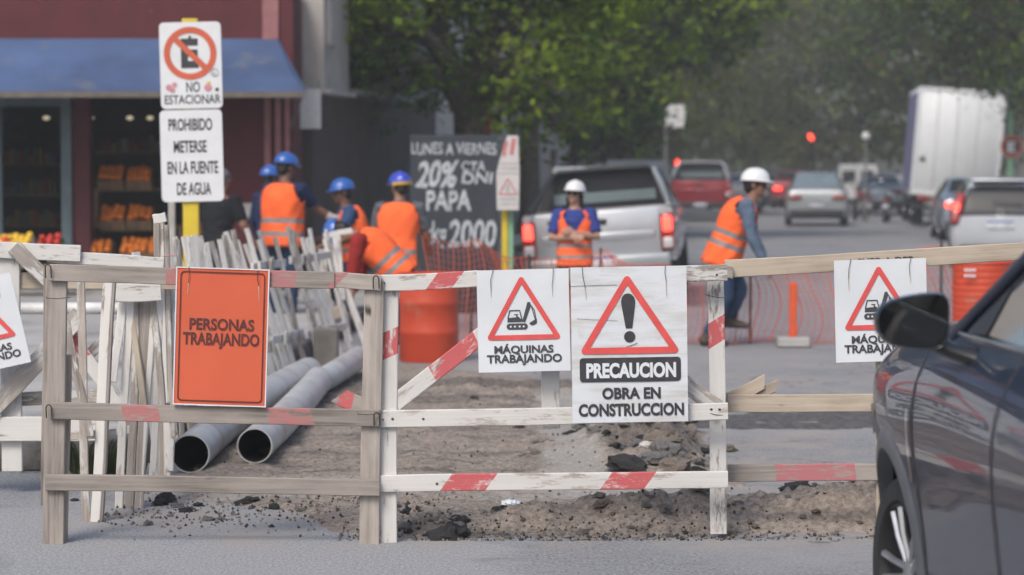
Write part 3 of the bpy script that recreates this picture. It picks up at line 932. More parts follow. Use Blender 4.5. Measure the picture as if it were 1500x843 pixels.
# ================================================================== wooden barricades
D0 = 10.5
PXM = F / D0                                  # pixels per metre at the barricades
def seg(root, name, m, a, b, width_px, d, thick=0.025, dd=0.0, **kw):
    """board between two places of the barricade plane; dd moves it back (+) or forward (-)"""
    p, q = W(a[0], a[1], d + dd) - root.location, W(b[0], b[1], d + dd) - root.location
    return plank(name, p, q, width_px / F * d, thick, m, root, **kw)
def dup_stripes(base, stripes, **kw):
    nm = 'wood_s%d' % len(M)
    a = dict(raw=(RAW, RAWD), white=(RAW, RAWD, WHITE, 0.42))[base]
    return wood(nm, *a, stripes=stripes, **kw)
def px(v, d=D0): return v / F * d
FADED = (0.46, 0.115, 0.125)

# left barricade, bare grey boards
bl = empty('wooden_barricade', W(310, 799, 10.46), label='bare grey wooden barricade holding the orange sign, on the left', cat='barricade', group='wooden barricades across the street')
seg(bl, 'post', M['wood_grey'], (84, 388), (78, 799), 31, 10.46, 0.03, dd=0.03)
seg(bl, 'post', M['wood_pale'], (98, 520), (93, 797), 12, 10.52, 0.04, dd=0.06)
seg(bl, 'post', M['wood_grey'], (548, 412), (541, 801), 29, 10.46, 0.03, dd=0.03)
seg(bl, 'post', M['wood_grey'], (69, 392), (66, 740), 9, 10.5, 0.05, dd=0.05)
seg(bl, 'rail', dup_stripes('raw', [(px(170), px(280), 0), (px(322), px(360), 0), (px(415), px(447), -0.9)], red=(0.40, 0.185, 0.18), rwear=0.45), (73, 400), (490, 411), 25, 10.46, 0.025)
seg(bl, 'rail', dup_stripes('raw', [(px(0), px(22), -0.9)], red=(0.40, 0.185, 0.18), rwear=0.46), (478, 410), (558, 414), 23, 10.46, 0.024, dd=0.006)
seg(bl, 'rail', dup_stripes('raw', [(px(106), px(160), 0.2), (px(318), px(384), 0.3)], red=(0.42, 0.175, 0.17), rwear=0.47), (74, 602), (556, 613), 25, 10.46, 0.025)
seg(bl, 'rail', M['wood_grey'], (67, 707), (556, 714), 24, 10.46, 0.025)
seg(bl, 'splinter', dup_stripes('raw', [(0, px(22), 0.2)], rwear=0.4), (497, 580), (538, 600), 26, 10.46, 0.02, dd=0.028, cut=(0.6, 0))
def hook(root, px_, py_, d=10.44, r=0.012, h=0.055):
    p = W(px_, py_, d) - root.location
    pts = [p + Vector((-r, 0.0, -h * .5)), p + Vector((-r, -0.008, h * .3)), p + Vector((-r * .6, -0.012, h * .48)), p + Vector((0, -0.014, h * .55)), p + Vector((r * .6, -0.012, h * .48)), p + Vector((r, -0.008, h * .3)), p + Vector((r, 0, -h * .5))]
    MB().tube(pts, 0.0028, 6).build('wire_hook', M['wire'], root)
for (a, b_) in ((551, 414), (552, 614), (71, 398), (72, 603)): hook(bl, a, b_)
for (a, b_) in ((84, 437), (540, 607)):
    p = W(a, b_, 10.43) - bl.location
    MB().tube([p + Vector((-0.05, 0.03, 0.004)), p + Vector((-0.046, -0.002, 0)), p + Vector((0, -0.003, -0.003)), p + Vector((0.045, -0.002, 0.002)), p + Vector((0.05, 0.03, 0))], 0.0018, 5).build('wire_hook', M['wire'], bl)

# middle barricade, white with red marks
bmid = empty('wooden_barricade', W(812, 800, 10.5), label='white painted wooden barricade with red marks and a diagonal brace, in the middle', cat='barricade', group='wooden barricades across the street')
seg(bmid, 'post', dup_stripes('white', [(px(72), px(112), 0.45)], rwear=0.43), (571, 412), (569, 801), 25, 10.5, 0.03, dd=0.026)
seg(bmid, 'post', dup_stripes('white', [(px(72), px(110), 0.6)], rwear=0.40), (1048, 396), (1053, 782), 24, 10.6, 0.03, dd=0.026)
seg(bmid, 'post', M['wood_white'], (806, 440), (807, 628), 27, 10.55, 0.025, dd=0.03)
seg(bmid, 'rail', dup_stripes('white', [(px(74), px(112), -0.8), (px(300), px(390), 0.4)], rwear=0.43), (559, 415), (700, 409), 24, 10.5, 0.024)
seg(bmid, 'rail', M['wood_white_worn'], (695, 409), (1065, 399), 24, 10.52, 0.024, dd=0.002)
seg(bmid, 'rail', M['wood_white'], (556, 615), (1066, 603), 25, 10.5, 0.025)
seg(bmid, 'rail', dup_stripes('white', [(px(97), px(164), -0.75), (px(333), px(398), -0.75)], rwear=0.40), (556, 709), (1066, 702), 25, 10.5, 0.025)
seg(bmid, 'brace', dup_stripes('white', [(px(92), px(175), -0.2)], rwear=0.42), (562, 605), (722, 478), 25, 10.5, 0.022, dd=0.025, cut=(-0.8, 0))
seg(bmid, 'brace', M['wood_white_worn'], (1000, 560), (1052, 598), 24, 10.55, 0.022, dd=0.027)
for (a, b_) in ((563, 415), (561, 615)):
    MB().ball(tuple(W(a, b_, 10.478) - bmid.location), (0.004, 0.002, 0.004), nu=8, nv=6).build('nail', M['wire'], bmid)
for (a, b_) in ((1042, 600), (1054, 600), (1050, 403), (620, 614), (575, 614), (640, 709)):
    MB().ball(tuple(W(a, b_, 10.486) - bmid.location), (0.006, 0.002, 0.005), nu=8, nv=6).build('nail', M['wire'], bmid)
for (yy, d_) in ((436, 10.58), (608, 10.49)):
    p = W(1049, yy, d_) - bmid.location
    MB().tube([p + Vector((-0.045, 0.03, 0.012)), p + Vector((-0.04, -0.0, 0.01)), p + Vector((0, -0.004, 0.0)), p + Vector((0.04, -0.0, -0.002)), p + Vector((0.045, 0.03, 0))], 0.0016, 5).build('wire_hook', M['wire'], bmid)

# right barricade, bare boards
br = empty('wooden_barricade', W(1290, 775, 10.75), label='bare wooden barricade running behind the dark car, on the right', cat='barricade', group='wooden barricades across the street')
seg(br, 'rail', M['wood_pale'], (1062, 394), (1515, 368), 26, 10.75, 0.025)
seg(br, 'rail', M['wood_pale'], (1066, 591), (1560, 588), 26, 10.75, 0.025)
seg(br, 'rail', dup_stripes('raw', [(px(72), px(192), 0.1), (px(330), px(400), 0)], red=(0.44, 0.17, 0.18), rwear=0.42), (1066, 694), (1560, 688), 25, 10.75, 0.025)
seg(br, 'post', M['wood_pale'], (1295, 385), (1297, 776), 26, 10.75, 0.03, dd=0.028)
seg(br, 'post', M['wood_grey'], (1548, 366), (1550, 774), 26, 10.75, 0.03, dd=0.028)
seg(br, 'splinter', M['wood_pale'], (1062, 588), (1120, 560), 20, 10.75, 0.012, dd=0.03, cut=(0, 0.5))
seg(br, 'splinter', M['wood_pale'], (1085, 592), (1138, 565), 16, 10.75, 0.012, dd=0.045, cut=(0, 0.8))
seg(br, 'splinter', M['wood_grey'], (1063, 399), (1073, 399), 18, 10.73, 0.05, dd=0.0)
simple('stencil_black', (0.035, 0.033, 0.035), 0.8, var=0.5, vs=60)
tx = MB()
text_into(tx, 'SUPR A DER', -0.125, 0.125, -0.014, 0.014, 0, 0, bold=0.02)
stn = tx.build('stencil', M['stencil_black'], br, smooth=False)
stn.location = W(1298, 382, 10.733) - br.location
stn.rotation_euler = (0, -R(2.6), 0)

# rear left barricade, white boards, behind the left one
DR = 12.1
rb = empty('wooden_barricade', W(120, 690, DR), label='white wooden barricade with a crossed brace standing behind, at the left edge', cat='barricade', group='wooden barricades across the street')
seg(rb, 'rail', M['wood_white'], (-120, 360), (118, 372), 24, DR)
seg(rb, 'rail', M['wood_white'], (70, 375), (240, 387), 18, DR, dd=0.03)
seg(rb, 'rail', M['wood_pale'], (-120, 412), (260, 412), 24, DR, dd=0.05)
seg(rb, 'rail', M['wood_white'], (-120, 628), (142, 628), 36, DR, 0.04)
seg(rb, 'rail', M['wood_white_worn'], (-120, 590), (150, 580), 20, DR, dd=0.06)
seg(rb, 'post', M['wood_white'], (14, 372), (18, 690), 30, DR, 0.03, dd=0.03)
seg(rb, 'brace', M['wood_white_worn'], (-30, 620), (118, 462), 27, DR, dd=-0.03)
seg(rb, 'brace', M['wood_white_worn'], (20, 362), (90, 430), 22, DR, dd=-0.028)
seg(rb, 'brace', dup_stripes('white', [(px(30), px(75), 0)], rwear=0.45), (90, 470), (178, 600), 20, DR, dd=0.035)
seg(rb, 'brace', M['wood_white_worn'], (190, 460), (112, 540), 16, DR, dd=0.085)
simple('rubber_white', (0.55, 0.55, 0.54), 0.5)
gr = empty('guard_rail', W(60, 452, 14.2), label='low white tube rail on the pavement corner behind the rear barricade', cat='rail')
p = W(20, 452, 14.2)
MB().tube([(-0.9, 0, 0), (0.55, 0, 0)], 0.035, 12).build('tube', M['rubber_white'], gr)
for s_ in (-0.8, 0.5):
    MB().tube([(s_, 0, -0.03), (s_, 0, 0.14 - gr.location.z)], 0.025, 10).build('leg', M['rubber_white'], gr)

# ================================================================== signs on the barricades
simple('sheet_white', (0.66, 0.69, 0.72), 0.45, var=0.08, vs=3, dirt=((0.54, 0.53, 0.50), 4.5, 0.60), coat=0.1)
def dirty_white():
    m, nt, b = new_mat('sheet_worn')
    v = coords(nt)
    n1 = noise_n(nt, coords(nt, (1.2, 1, 9)), 2.4, 6, 0.65)
    n2 = noise_n(nt, v, 13, 5, 0.65)
    c = mixc(nt, ramp(nt, n1, 0.45, 0.70), (0.65, 0.68, 0.715), (0.50, 0.49, 0.46))
    c = mixc(nt, math_n(nt, 'MULTIPLY', ramp(nt, n2, 0.58, 0.72), 0.5), c, (0.46, 0.44, 0.41))
    nt.links.new(c, b.inputs['Base Color'])
    b.inputs['Roughness'].default_value = 0.5
    M['sheet_worn'] = m
dirty_white()
simple('sign_orange', (0.60, 0.108, 0.046), 0.5, var=0.06, vs=3, dirt=((0.52, 0.14, 0.085), 2.6, 0.54))
simple('sign_red', (0.66, 0.085, 0.078), 0.5, var=0.12, vs=12, dirt=((0.66, 0.34, 0.30), 20, 0.685))
simple('ink_black', (0.038, 0.037, 0.042), 0.55, var=0.3, vs=20)
simple('ink_grey', (0.052, 0.053, 0.060), 0.55, var=0.25, vs=16)
simple('ink_brown', (0.10, 0.022, 0.017), 0.6, var=0.3, vs=14)
simple('rust_stain', (0.46, 0.36, 0.27), 0.7, var=0.2, vs=40)
class Sign:
    """panel: its own local XZ plane in metres, built from offsets in pixels of the photograph at its distance"""
    def __init__(s, cx, cy, d, w, h, roll, label, sheet, cat='sign', name='warning_sign', thick=0.005, lean=0.0, yaw=0.0, edge=None, warp=0.0018, r=0.004, group=None):
        s.k = d / F
        s.root = empty(name, W(cx, cy, d), (R(lean), R(roll), R(yaw)), label, cat, group)
        s.cx, s.cy, s.warp, s.w, s.h = cx, cy, warp, w * s.k, h * s.k
        n = 16
        mb = MB()
        def fn(y0):
            return lambda u, v: s.bend(Vector(((u - 0.5) * s.w, y0, (v - 0.5) * s.h)))
        mb.grid(fn(0), n, n); mb.grid(fn(thick), n, n)
        for (ua, ub) in (((0, 0), (1, 0)), ((1, 0), (1, 1)), ((1, 1), (0, 1)), ((0, 1), (0, 0))):
            for q in range(n):
                u0, v0 = ua[0] + (ub[0] - ua[0]) * q / n, ua[1] + (ub[1] - ua[1]) * q / n
                u1, v1 = ua[0] + (ub[0] - ua[0]) * (q + 1) / n, ua[1] + (ub[1] - ua[1]) * (q + 1) / n
                mb.add([fn(0)(u0, v0), fn(0)(u1, v1), fn(thick)(u1, v1), fn(thick)(u0, v0)], [[0, 1, 2, 3]])
        b = bmesh.new()
        tmp = mb.mesh('sheet', M[sheet])
        b.from_mesh(tmp); bmesh.ops.remove_doubles(b, verts=b.verts, dist=0.0004); b.to_mesh(tmp); b.free()
        tmp.set_sharp_from_angle(angle=R(30))
        link('sheet', tmp, s.root)
    def bend(s, p):
        q = Vector(p)
        q.y += s.warp * (math.sin(p.x / s.w * 4.0 + 0.6) + 0.6 * math.cos(p.z / s.h * 3.3 + p.x / s.w * 2))
        return q
    def L(s, x, y): return ((x - s.cx) * s.k, -(y - s.cy) * s.k)
    def pts(s, lst): return [s.L(*p) for p in lst]
    def put(s, name, mb, m):
        mb.v = [tuple(s.bend(Vector(p) + Vector((0, -0.0032, 0)))) for p in mb.v]
        return mb.build(name, M[m], s.root, smooth=False)
    def text(s, rows, m, bold=0.03, name='lettering', y=0.0):
        mb = MB()
        for (t, x0, x1, y0, y1) in rows:
            a, b_ = s.L(x0, y1), s.L(x1, y0)
            text_into(mb, t, a[0], b_[0], a[1], b_[1], y, 0, bold)
        return s.put(name, mb, m)
    def tri(s, apex, bl_, br_, t, m='sign_red', r_=4):
        A, Bl, Br = s.L(*apex), s.L(*bl_), s.L(*br_)
        k = s.k
        o = rtri(A, Bl, Br, r_ * k); i = tri_inset(A, Bl, Br, t * k)
        ii = rtri(i[0], i[1], i[2], 0.8 * k)
        mb = MB(); ring_flat(mb, o, ii, 0)
        return s.put('triangle', mb, m)
    def wires(s, lst):
        for (x0, y0, x1, y1) in lst:
            st = MB(); a, b_ = s.L(x1, y1), s.L(x1 + random.uniform(-2, 2), y1 + random.uniform(10, 26))
            flat(st, [(a[0] - .8 * s.k, a[1]), (b_[0] - .3 * s.k, b_[1]), (b_[0] + .4 * s.k, b_[1]), (a[0] + .9 * s.k, a[1])], 0.0008)
            s.put('rust_streak', st, 'rust_stain')
        for (x0, y0, x1, y1) in lst:
            a, b_ = s.L(x0, y0), s.L(x1, y1)
            mx, mz = (a[0] + b_[0]) / 2 + random.uniform(-.006, .006), (a[1] + b_[1]) / 2
            MB().tube([(a[0], 0.012, a[1] + 0.002), (a[0], -0.006, a[1]), (mx, -0.009, mz), (b_[0], -0.008, b_[1])], 0.0014, 5).build('wire', M['wire'], s.root)

def _later(): pass
def thick_line(mb, a, b_, t, y=0):
    a, b_ = Vector(a), Vector(b_)
    d = (b_ - a).normalized(); n = Vector((-d.y, d.x)) * t / 2
    flat(mb, [a + n, a - n, b_ - n, b_ + n], y)

so = Sign(324, 494, 10.43, 137, 203, 1.9, 'orange PERSONAS TRABAJANDO sign with a thin dark border', 'sign_orange')
mb = MB(); ring_flat(mb, so.pts([(255.5, 392.5), (255.5, 595.5), (392.5, 595.5), (392.5, 392.5)]), so.pts([(257.3, 394.3), (257.3, 593.7), (390.7, 593.7), (390.7, 394.3)]), 0); so.put('edge', mb, 'sheet_white')
def rr_px(s, x0, x1, y0, y1, r_):
    a, b_ = s.L(x0, y1), s.L(x1, y0)
    return rrect(a[0], b_[0], a[1], b_[1], r_ * s.k)
mb = MB(); ring_flat(mb, rr_px(so, 262, 386.5, 398.5, 589.5, 6), rr_px(so, 263.8, 384.7, 400.3, 587.7, 5), 0); so.put('border', mb, 'ink_brown')
so.text([('PERSONAS', 277, 372, 467, 484), ('TRABAJANDO', 268, 380, 488, 506)], 'ink_brown', 0.028)
so.wires([(274, 393, 274, 416), (375, 396, 377, 417)])

def maquinas(cx, cy, d, scale, roll, label, wires=True, lean=0.0, yaw=0.0):
    X = lambda v: cx + (v - 767) * 1.0
    Y = lambda v: cy + (v - 470) * 1.0
    s = Sign(cx, cy, d, 135, 150, roll, label, 'sheet_white', lean=lean, yaw=yaw, group='excavator warning signs')
    if scale != 1: s.root.scale = (scale, 1, scale)
    s.tri((X(764.5), Y(402)), (X(711), Y(498)), (X(823), Y(498)), 7.2, r_=4)
    ex = MB()
    P = lambda x, y: s.L(X(x), Y(y))
    trk = rrect(*(P(742, 0)[0], P(773, 0)[0], P(0, 483)[1], P(0, 474)[1]), 4.4 * s.k)
    flat(ex, trk, 0)
    for q in (748, 754, 761, 767): flat(ex, [(x_, z_) for x_, z_ in circ(*P(q, 478.5), 1.5 * s.k, 10)], -0.0008, 1)
    flat(ex, [P(743, 472), P(764, 472), P(764, 468), P(758, 463), P(756, 465), P(752, 465), P(744, 466)], 0)
    for (a, b_, t) in (((744, 467), (747, 455), 1.7), ((746.3, 455), (762, 455), 1.7), ((761.5, 455), (765.5, 472), 1.7), ((753, 461), (759, 461), 1.4), ((757, 461), (757, 466), 1.4)):
        thick_line(ex, P(*a), P(*b_), t * s.k)
    flat(ex, [P(765, 471), P(769, 473), P(778, 449), P(777, 443), P(773, 443)], 0)
    for (a, b_, t) in (((775, 443), (783, 455), 1.5), ((783, 455), (786, 474), 1.5), ((779, 450), (785, 472), 1.2)): thick_line(ex, P(*a), P(*b_), t * s.k)
    flat(ex, [P(775, 474), P(786.5, 467), P(786.5, 474), P(782, 477), P(778, 477)], 0)
    ex.v = [tuple(s.bend(Vector(p) + Vector((0, -0.0022, 0)))) for p in ex.v]
    ex.build('excavator_pictogram', [M['ink_grey'], M['sheet_white']], s.root, smooth=False)
    s.text([('MÁQUINAS', X(723), X(810), Y(503.5), Y(517.5)), ('TRABAJANDO', X(712), X(822), Y(519.5), Y(531.5))], 'ink_grey', 0.032)
    s.wires([(X(724), Y(394.5), X(720), Y(421)), (X(812), Y(394.5), X(810), Y(418))])
    return s
maquinas(767, 470, 10.46, 1, -1.3, 'white MÁQUINAS TRABAJANDO sign hanging beside the exclamation mark sign')
maquinas(1290.5, 455, 10.71, 1, -1.6, 'white MÁQUINAS TRABAJANDO sign partly hidden by the car mirror')
maquinas(-29, 478, 11.95, 0.90, -12.5, 'tilted white MÁQUINAS TRABAJANDO sign cut off at the left edge')

pr = Sign(922, 505, 10.44, 170, 229, -0.9, 'large white PRECAUCION sign with an exclamation mark in a red triangle', 'sheet_worn')
pr.tri((919.5, 400), (847.5, 518.5), (998, 518.5), 9.5, r_=5)
mb = MB()
P = pr.L
flat(mb, [P(910.5, 441), P(912, 435), P(915.5, 431), P(920.5, 429.6), P(925.5, 431), P(929.5, 435), P(931.5, 441), P(931, 447), P(926.5, 481), P(917, 481), P(911, 447)], 0)
flat(mb, circ(*P(922.5, 493.5), 8.3 * pr.k), 0)
pr.put('exclamation_mark', mb, 'ink_black')
mb = MB(); flat(mb, rr_px(pr, 848.5, 997, 524, 559.5, 5), 0); pr.put('black_band', mb, 'ink_black')
pr.text([('PRECAUCION', 858, 990, 531.5, 553)], 'sheet_white', 0.045, 'band_lettering', -0.0022)
pr.text([('OBRA EN', 881, 967, 568, 584.5), ('CONSTRUCCION', 846, 1001, 591.5, 609.5)], 'ink_black', 0.04)
pr.wires([(854, 390, 858, 419), (976, 390, 977, 412)])
mb = MB(); thick_line(mb, P(905, 513.5), P(934, 503), 0.9 * pr.k); thick_line(mb, P(836, 418), P(905, 417), 0.7 * pr.k); thick_line(mb, P(845, 466), P(905, 470), 0.5 * pr.k); pr.put('scratch', mb, 'ink_grey')

# ================================================================== no parking sign on its yellow post
DN = 18.0
simple('post_yellow', (0.62, 0.46, 0.03), 0.55, var=0.1, dirt=((0.3, 0.25, 0.1), 5, 0.62))
simple('sign_face', (0.66, 0.675, 0.69), 0.5, var=0.05, dirt=((0.5, 0.49, 0.47), 4, 0.64))
simple('ring_red', (0.54, 0.105, 0.05), 0.5, var=0.1)
simple('sticker_pink', (0.50, 0.22, 0.26), 0.6); simple('sticker_grey', (0.35, 0.38, 0.42), 0.6); simple('sticker_yellow', (0.55, 0.42, 0.1), 0.6)
pn = empty('no_parking_sign', W(280, 300, DN), label='yellow post carrying a no parking sign and a water fountain notice', cat='sign')
pn.location = (GX(279, DN), DN, 0.14)
def pole_box(root, px0, px1, py0, d, m, t=0.05, name='pole', dy=0.0, z0=0.0):
    w = (px1 - px0) / F * d; zt_ = W(750, py0, d).z - root.location.z
    xx = GX((px0 + px1) / 2, d) - root.location.x
    return MB().box((xx, dy, (z0 + zt_) / 2), (w, t, zt_ - z0), bev=0.006).build(name, M[m], root)
pole_box(pn, 267, 290, 27, DN, 'post_yellow', 0.06, dy=0.05)
class Board(Sign):
    def __init__(s, root, name, cx, cy, d, w, h, roll, m, r_=7, dy=0.0):
        s.k = d / F; s.cx, s.cy, s.warp, s.w, s.h = cx, cy, 0.0, w * s.k, h * s.k
        mb = MB()
        pl = rrect(-s.w / 2, s.w / 2, -s.h / 2, s.h / 2, r_ * s.k)
        mb.prism(pl, lambda p, k: (p[0], 0.0 if k == 0 else 0.004, p[1]))
        s.root = mb.build(name, M[m], root, smooth=False)
        s.root.location = W(cx, cy, d) - root.location + Vector((0, dy, 0))
        s.root.rotation_euler = (0, R(roll), 0)
    def put(s, name, mb, m):
        mb.v = [tuple(Vector(p) + Vector((0, -0.003, 0))) for p in mb.v]
        return mb.build(name, M[m], s.root, smooth=False)
b1 = Board(pn, 'no_parking_board', 279.5, 96, DN, 90, 126, -1.2, 'sign_face')
mb = MB(); ring_flat(mb, circ(*b1.L(279, 78.5), 38.5 * b1.k, 48), circ(*b1.L(279, 78.5), 29.5 * b1.k, 48), -0.001); thick_line(mb, b1.L(257, 57), b1.L(301, 100), 8.5 * b1.k, -0.0014); b1.put('prohibition_ring', mb, 'ring_red')
b1.text([('E', 265.5, 291, 57, 98)], 'ink_black', 0.05, 'letter')
mb = MB(); thick_line(mb, b1.L(279, 57), b1.L(279, 53), 4 * b1.k); b1.put('tick', mb, 'ink_black')
b1.text([('NO', 272, 292, 120, 135), ('ESTACIONAR', 240, 322, 139, 152), ], 'ink_grey', 0.012)
for (cx_, cy_, r_, mm) in ((247, 128, 5, 'sticker_pink'), (255, 124, 4, 'sticker_pink'), (252, 132, 4, 'sticker_pink'), (304, 129, 6, 'sticker_pink'), (305, 123, 3.5, 'sticker_yellow'), (317, 132, 3, 'ink_grey')):
    mb = MB(); flat(mb, circ(*b1.L(cx_, cy_), r_ * b1.k, 7), -0.0006 * random.random()); b1.put('sticker', mb, mm)
mb = MB(); ring_flat(mb, circ(*b1.L(314, 107), 6.2 * b1.k, 16), circ(*b1.L(314, 107), 4.6 * b1.k, 16), -0.0018); flat(mb, circ(*b1.L(313, 109), 2.6 * b1.k, 8), -0.0018); b1.put('sticker', mb, 'sticker_grey')
b2_ = Board(pn, 'notice_board', 281, 228.5, DN, 91, 134, -1.2, 'sign_face')
b2_.text([('PROHIBIDO', 248, 312, 174, 191.5), ('METERSE', 255, 303, 206, 223.5), ('EN LA FUENTE', 245, 319, 236.5, 254.5), ('DE AGUA', 258, 308, 267.5, 285.5)], 'ink_black', 0.022)
sp = empty('thin_post', (GX(251, 18.6), 18.6, 0.14), label='thin pale post standing just left of the yellow sign post', cat='post')
pole_box(sp, 246.5, 256.5, 270, 18.6, 'pale_ledge', 0.04)

# small works sign on the far kerb
ws = empty('works_sign', (GX(745, 25.5), 25.5, 0.0), label='narrow faded works sign with red marks on yellow and green poles', cat='sign')
simple('pole_green', (0.22, 0.42, 0.27), 0.5, var=0.15)
pole_box(ws, 735, 744, 300, 25.5, 'post_yellow', 0.04, dy=0.03)
pole_box(ws, 744, 752, 203, 25.5, 'pole_green', 0.04, dy=0.05)
simple('faded_sheet', (0.55, 0.53, 0.52), 0.6, var=0.08)
simple('faded_red', (0.52, 0.17, 0.16), 0.6); simple('faded_grey', (0.40, 0.39, 0.39), 0.6)
def works_panel(poly, name, marks):
    c = Vector((GX(745, 25.4), 25.4, W(745, 250, 25.4).z)) - ws.location
    mb = MB()
    L_ = lambda p: (GX(p[0], 25.4) - ws.location.x, W(750, p[1], 25.4).z)
    pl = [L_(p) for p in poly]
    mb.prism(pl, lambda p, k: (p[0], -0.1 if k == 0 else -0.09, p[1]))
    o = mb.build(name, M['faded_sheet'], ws, smooth=False)
    for (mm, lines) in marks:
        q = MB()
        for (a, b_, t) in lines: thick_line(q, L_(a), L_(b_), t * 25.4 / F, -0.103)
        q.build('mark', M[mm], o, smooth=False)
works_panel([(743, 199), (759, 199), (761, 254), (727, 254), (731, 238)], 'upper_panel', [('faded_red', [((742, 207), (738, 229), 5), ((753, 203), (749, 227), 6)]), ('faded_grey', [((731, 240), (758, 240), 1.6), ((731, 247), (758, 247), 2)])])
works_panel([(727, 255), (761, 255), (760, 308), (728, 308)], 'lower_panel', [('faded_red', [((744, 262), (731, 285), 2), ((744, 262), (757, 285), 2), ((731, 285), (757, 285), 2)]), ('faded_grey', [((744, 270), (744, 282), 4), ((731, 292), (757, 292), 2.5), ((731, 299), (757, 299), 1.6)])])

# black price board
pb = empty('price_board', (GX(665, 27.5), 27.5, 0.0), (R(-4), 0, 0), label='tall black price board with white handwritten prices', cat='board')
simple('board_black', (0.020, 0.027, 0.036), 0.7, var=0.35, vs=3)
simple('chalk', (0.40, 0.43, 0.45), 0.9, var=0.3, vs=25)
kk = 27.5 / F
ztop = W(750, 197, 27.5).z
MB().box((0, 0, ztop / 2), (129 * kk, 0.035, ztop), bev=0.005).build('board', M['board_black'], pb, smooth=False)
for s_ in (-0.42, 0.42):
    MB().tube([(s_, 0.03, ztop * 0.8), (s_, 0.5, 0.035)], 0.02, 6).build('leg', M['crate_wood'], pb)
mb = MB()
for (t, a, b_, c, e, bo, sh) in (('LUNES A VIERNES', 602, 727, 209, 226, 0.012, 0.0), ('20%', 608, 672, 235, 274, 0.03, 0.25), ('CTA', 676, 710, 236, 251, 0.02, 0.1), ('DNI', 676, 722, 252, 269, 0.02, 0.1), ('PAPA', 624, 690, 279, 308, 0.03, 0.0), ('xkg', 618, 654, 325, 358, 0.015, 0.1), ('2000', 656, 727, 322, 362, 0.02, 0.15)):
    def hand(p):
        return Vector((p.x + 0.004 * math.sin(p.z * 60), p.y, p.z + 0.007 * math.sin(p.x * 23) + 0.003 * math.sin(p.x * 71)))
    text_into(mb, t, (a - 665) * kk, (b_ - 665) * kk, W(750, e, 27.5).z, W(750, c, 27.5).z, -0.0195, 0, bo, sh, hand)
mb.build('lettering', M['chalk'], pb, smooth=False)
rs = empty('round_sign', (GX(712, 38.5), 38.5, 0.0), label='red round sign with a white curve half hidden behind the tree', cat='sign')
zz = W(750, 182, 38.5).z
MB().lathe([(0.0, -0.008), (0.23, -0.008), (0.23, 0.008), (0, 0.008)], 28, M=Matrix.Translation((0, 0, zz)) @ Euler((PI / 2, 0, 0)).to_matrix().to_4x4()).build('disc', M['ring_red'], rs)
mb = MB(); ring_flat(mb, [(0.10 + 0.14 * math.cos(a) - 0.02, zz + 0.0 + 0.2 * math.sin(a)) for a in [R(-60 + 9 * k) for k in range(20)]][:14] , [(0.06 + 0.08 * math.cos(a) - 0.02, zz + 0.19 * math.sin(a)) for a in [R(-60 + 9 * k) for k in range(20)]][:14], -0.012); mb.f = mb.f[:-1]; mb.m = mb.m[:-1]
mb.build('white_curve', M['sign_face'], rs, smooth=False)
MB().tube([(0, 0.03, 0), (0, 0.03, zz + 0.1)], 0.03, 10).build('pole', M['steel_grey'], rs)

# ================================================================== picket fence along the trench
def line_picket(root, a, b_, w, d0, d1=None, m=None, th=0.022, **kw):
    d1 = d0 if d1 is None else d1
    p, q = W(a[0], a[1], d0) - root.location, W(b_[0], b_[1], d1) - root.location
    return plank('picket', p, q, w / F * d0, th, M[m or random.choice(['picket_white', 'picket_white', 'wood_white_worn'])], root, wdir=(1, random.uniform(-0.3, 0.3), 0), jit=0.004, **kw)
f0 = empty('picket_fence', W(145, 770, 11.15), label='loose pair of leaning pickets standing just behind the left barricade', cat='fence', group='picket fence sections along the trench')
for (a, b_, w, mm) in (((117, 412), (128, 776), 12, 'wood_white_worn'), ((160, 406), (139, 776), 15, 'picket_white'), ((166, 412), (146, 774), 9, 'wood_grey'), ((97, 470), (131, 640), 12, 'wood_white_worn')):
    line_picket(f0, a, b_, w, 11.25, 11.15, mm)
seg(f0, 'rail', M['wood_white_worn'], (96, 640), (170, 634), 12, 11.25, 0.02, dd=0.03)
f1 = empty('picket_fence', W(190, 750, 11.6), label='tangled narrow picket section under a short white top board', cat='fence', group='picket fence sections along the trench')
for (a, b_, w, mm) in (((180, 432), (166, 560), 12, 'picket_white'), ((190, 440), (174, 757), 12, 'picket_white'), ((200, 440), (192, 742), 11, 'wood_white_worn'), ((193, 445), (212, 600), 9, 'wood_pale'), ((216, 440), (204, 757), 13, 'wood_grey'), ((228, 442), (200, 760), 10, 'picket_white'), ((226, 440), (238, 600), 10, 'wood_white_worn'), ((208, 440), (188, 745), 10, 'wood_grey'), ((236, 440), (222, 720), 10, 'picket_white')):
    line_picket(f1, a, b_, w, 11.7, 11.6, mm)
seg(f1, 'rail', M['wood_white'], (167, 430), (236, 427), 27, 11.62, 0.025)
seg(f1, 'rail', M['wood_pale'], (185, 612), (250, 600), 22, 11.7, 0.02, dd=0.03)
f2 = empty('picket_fence', W(240, 735, 12.2), label='tall pair of thin stakes rising higher than the rest of the pickets', cat='fence', group='picket fence sections along the trench')
for (a, b_, w, mm) in (((229, 316), (238, 735), 9, 'wood_grey'), ((236, 318), (246, 735), 9, 'picket_white'), ((243, 330), (254, 640), 7, 'wood_white_worn'), ((252, 420), (249, 690), 10, 'picket_white')):
    line_picket(f2, a, b_, w, 12.3, 12.2, mm)
seg(f2, 'rail', M['picket_white'], (225, 322), (243, 318), 14, 12.2, 0.03)
seg(f2, 'rail', M['wood_pale'], (226, 640), (256, 628), 18, 12.3, 0.02, dd=0.03)
simple('ribbon_pink', (0.60, 0.25, 0.33), 0.6)
p = W(240, 376, 12.17) - f2.location
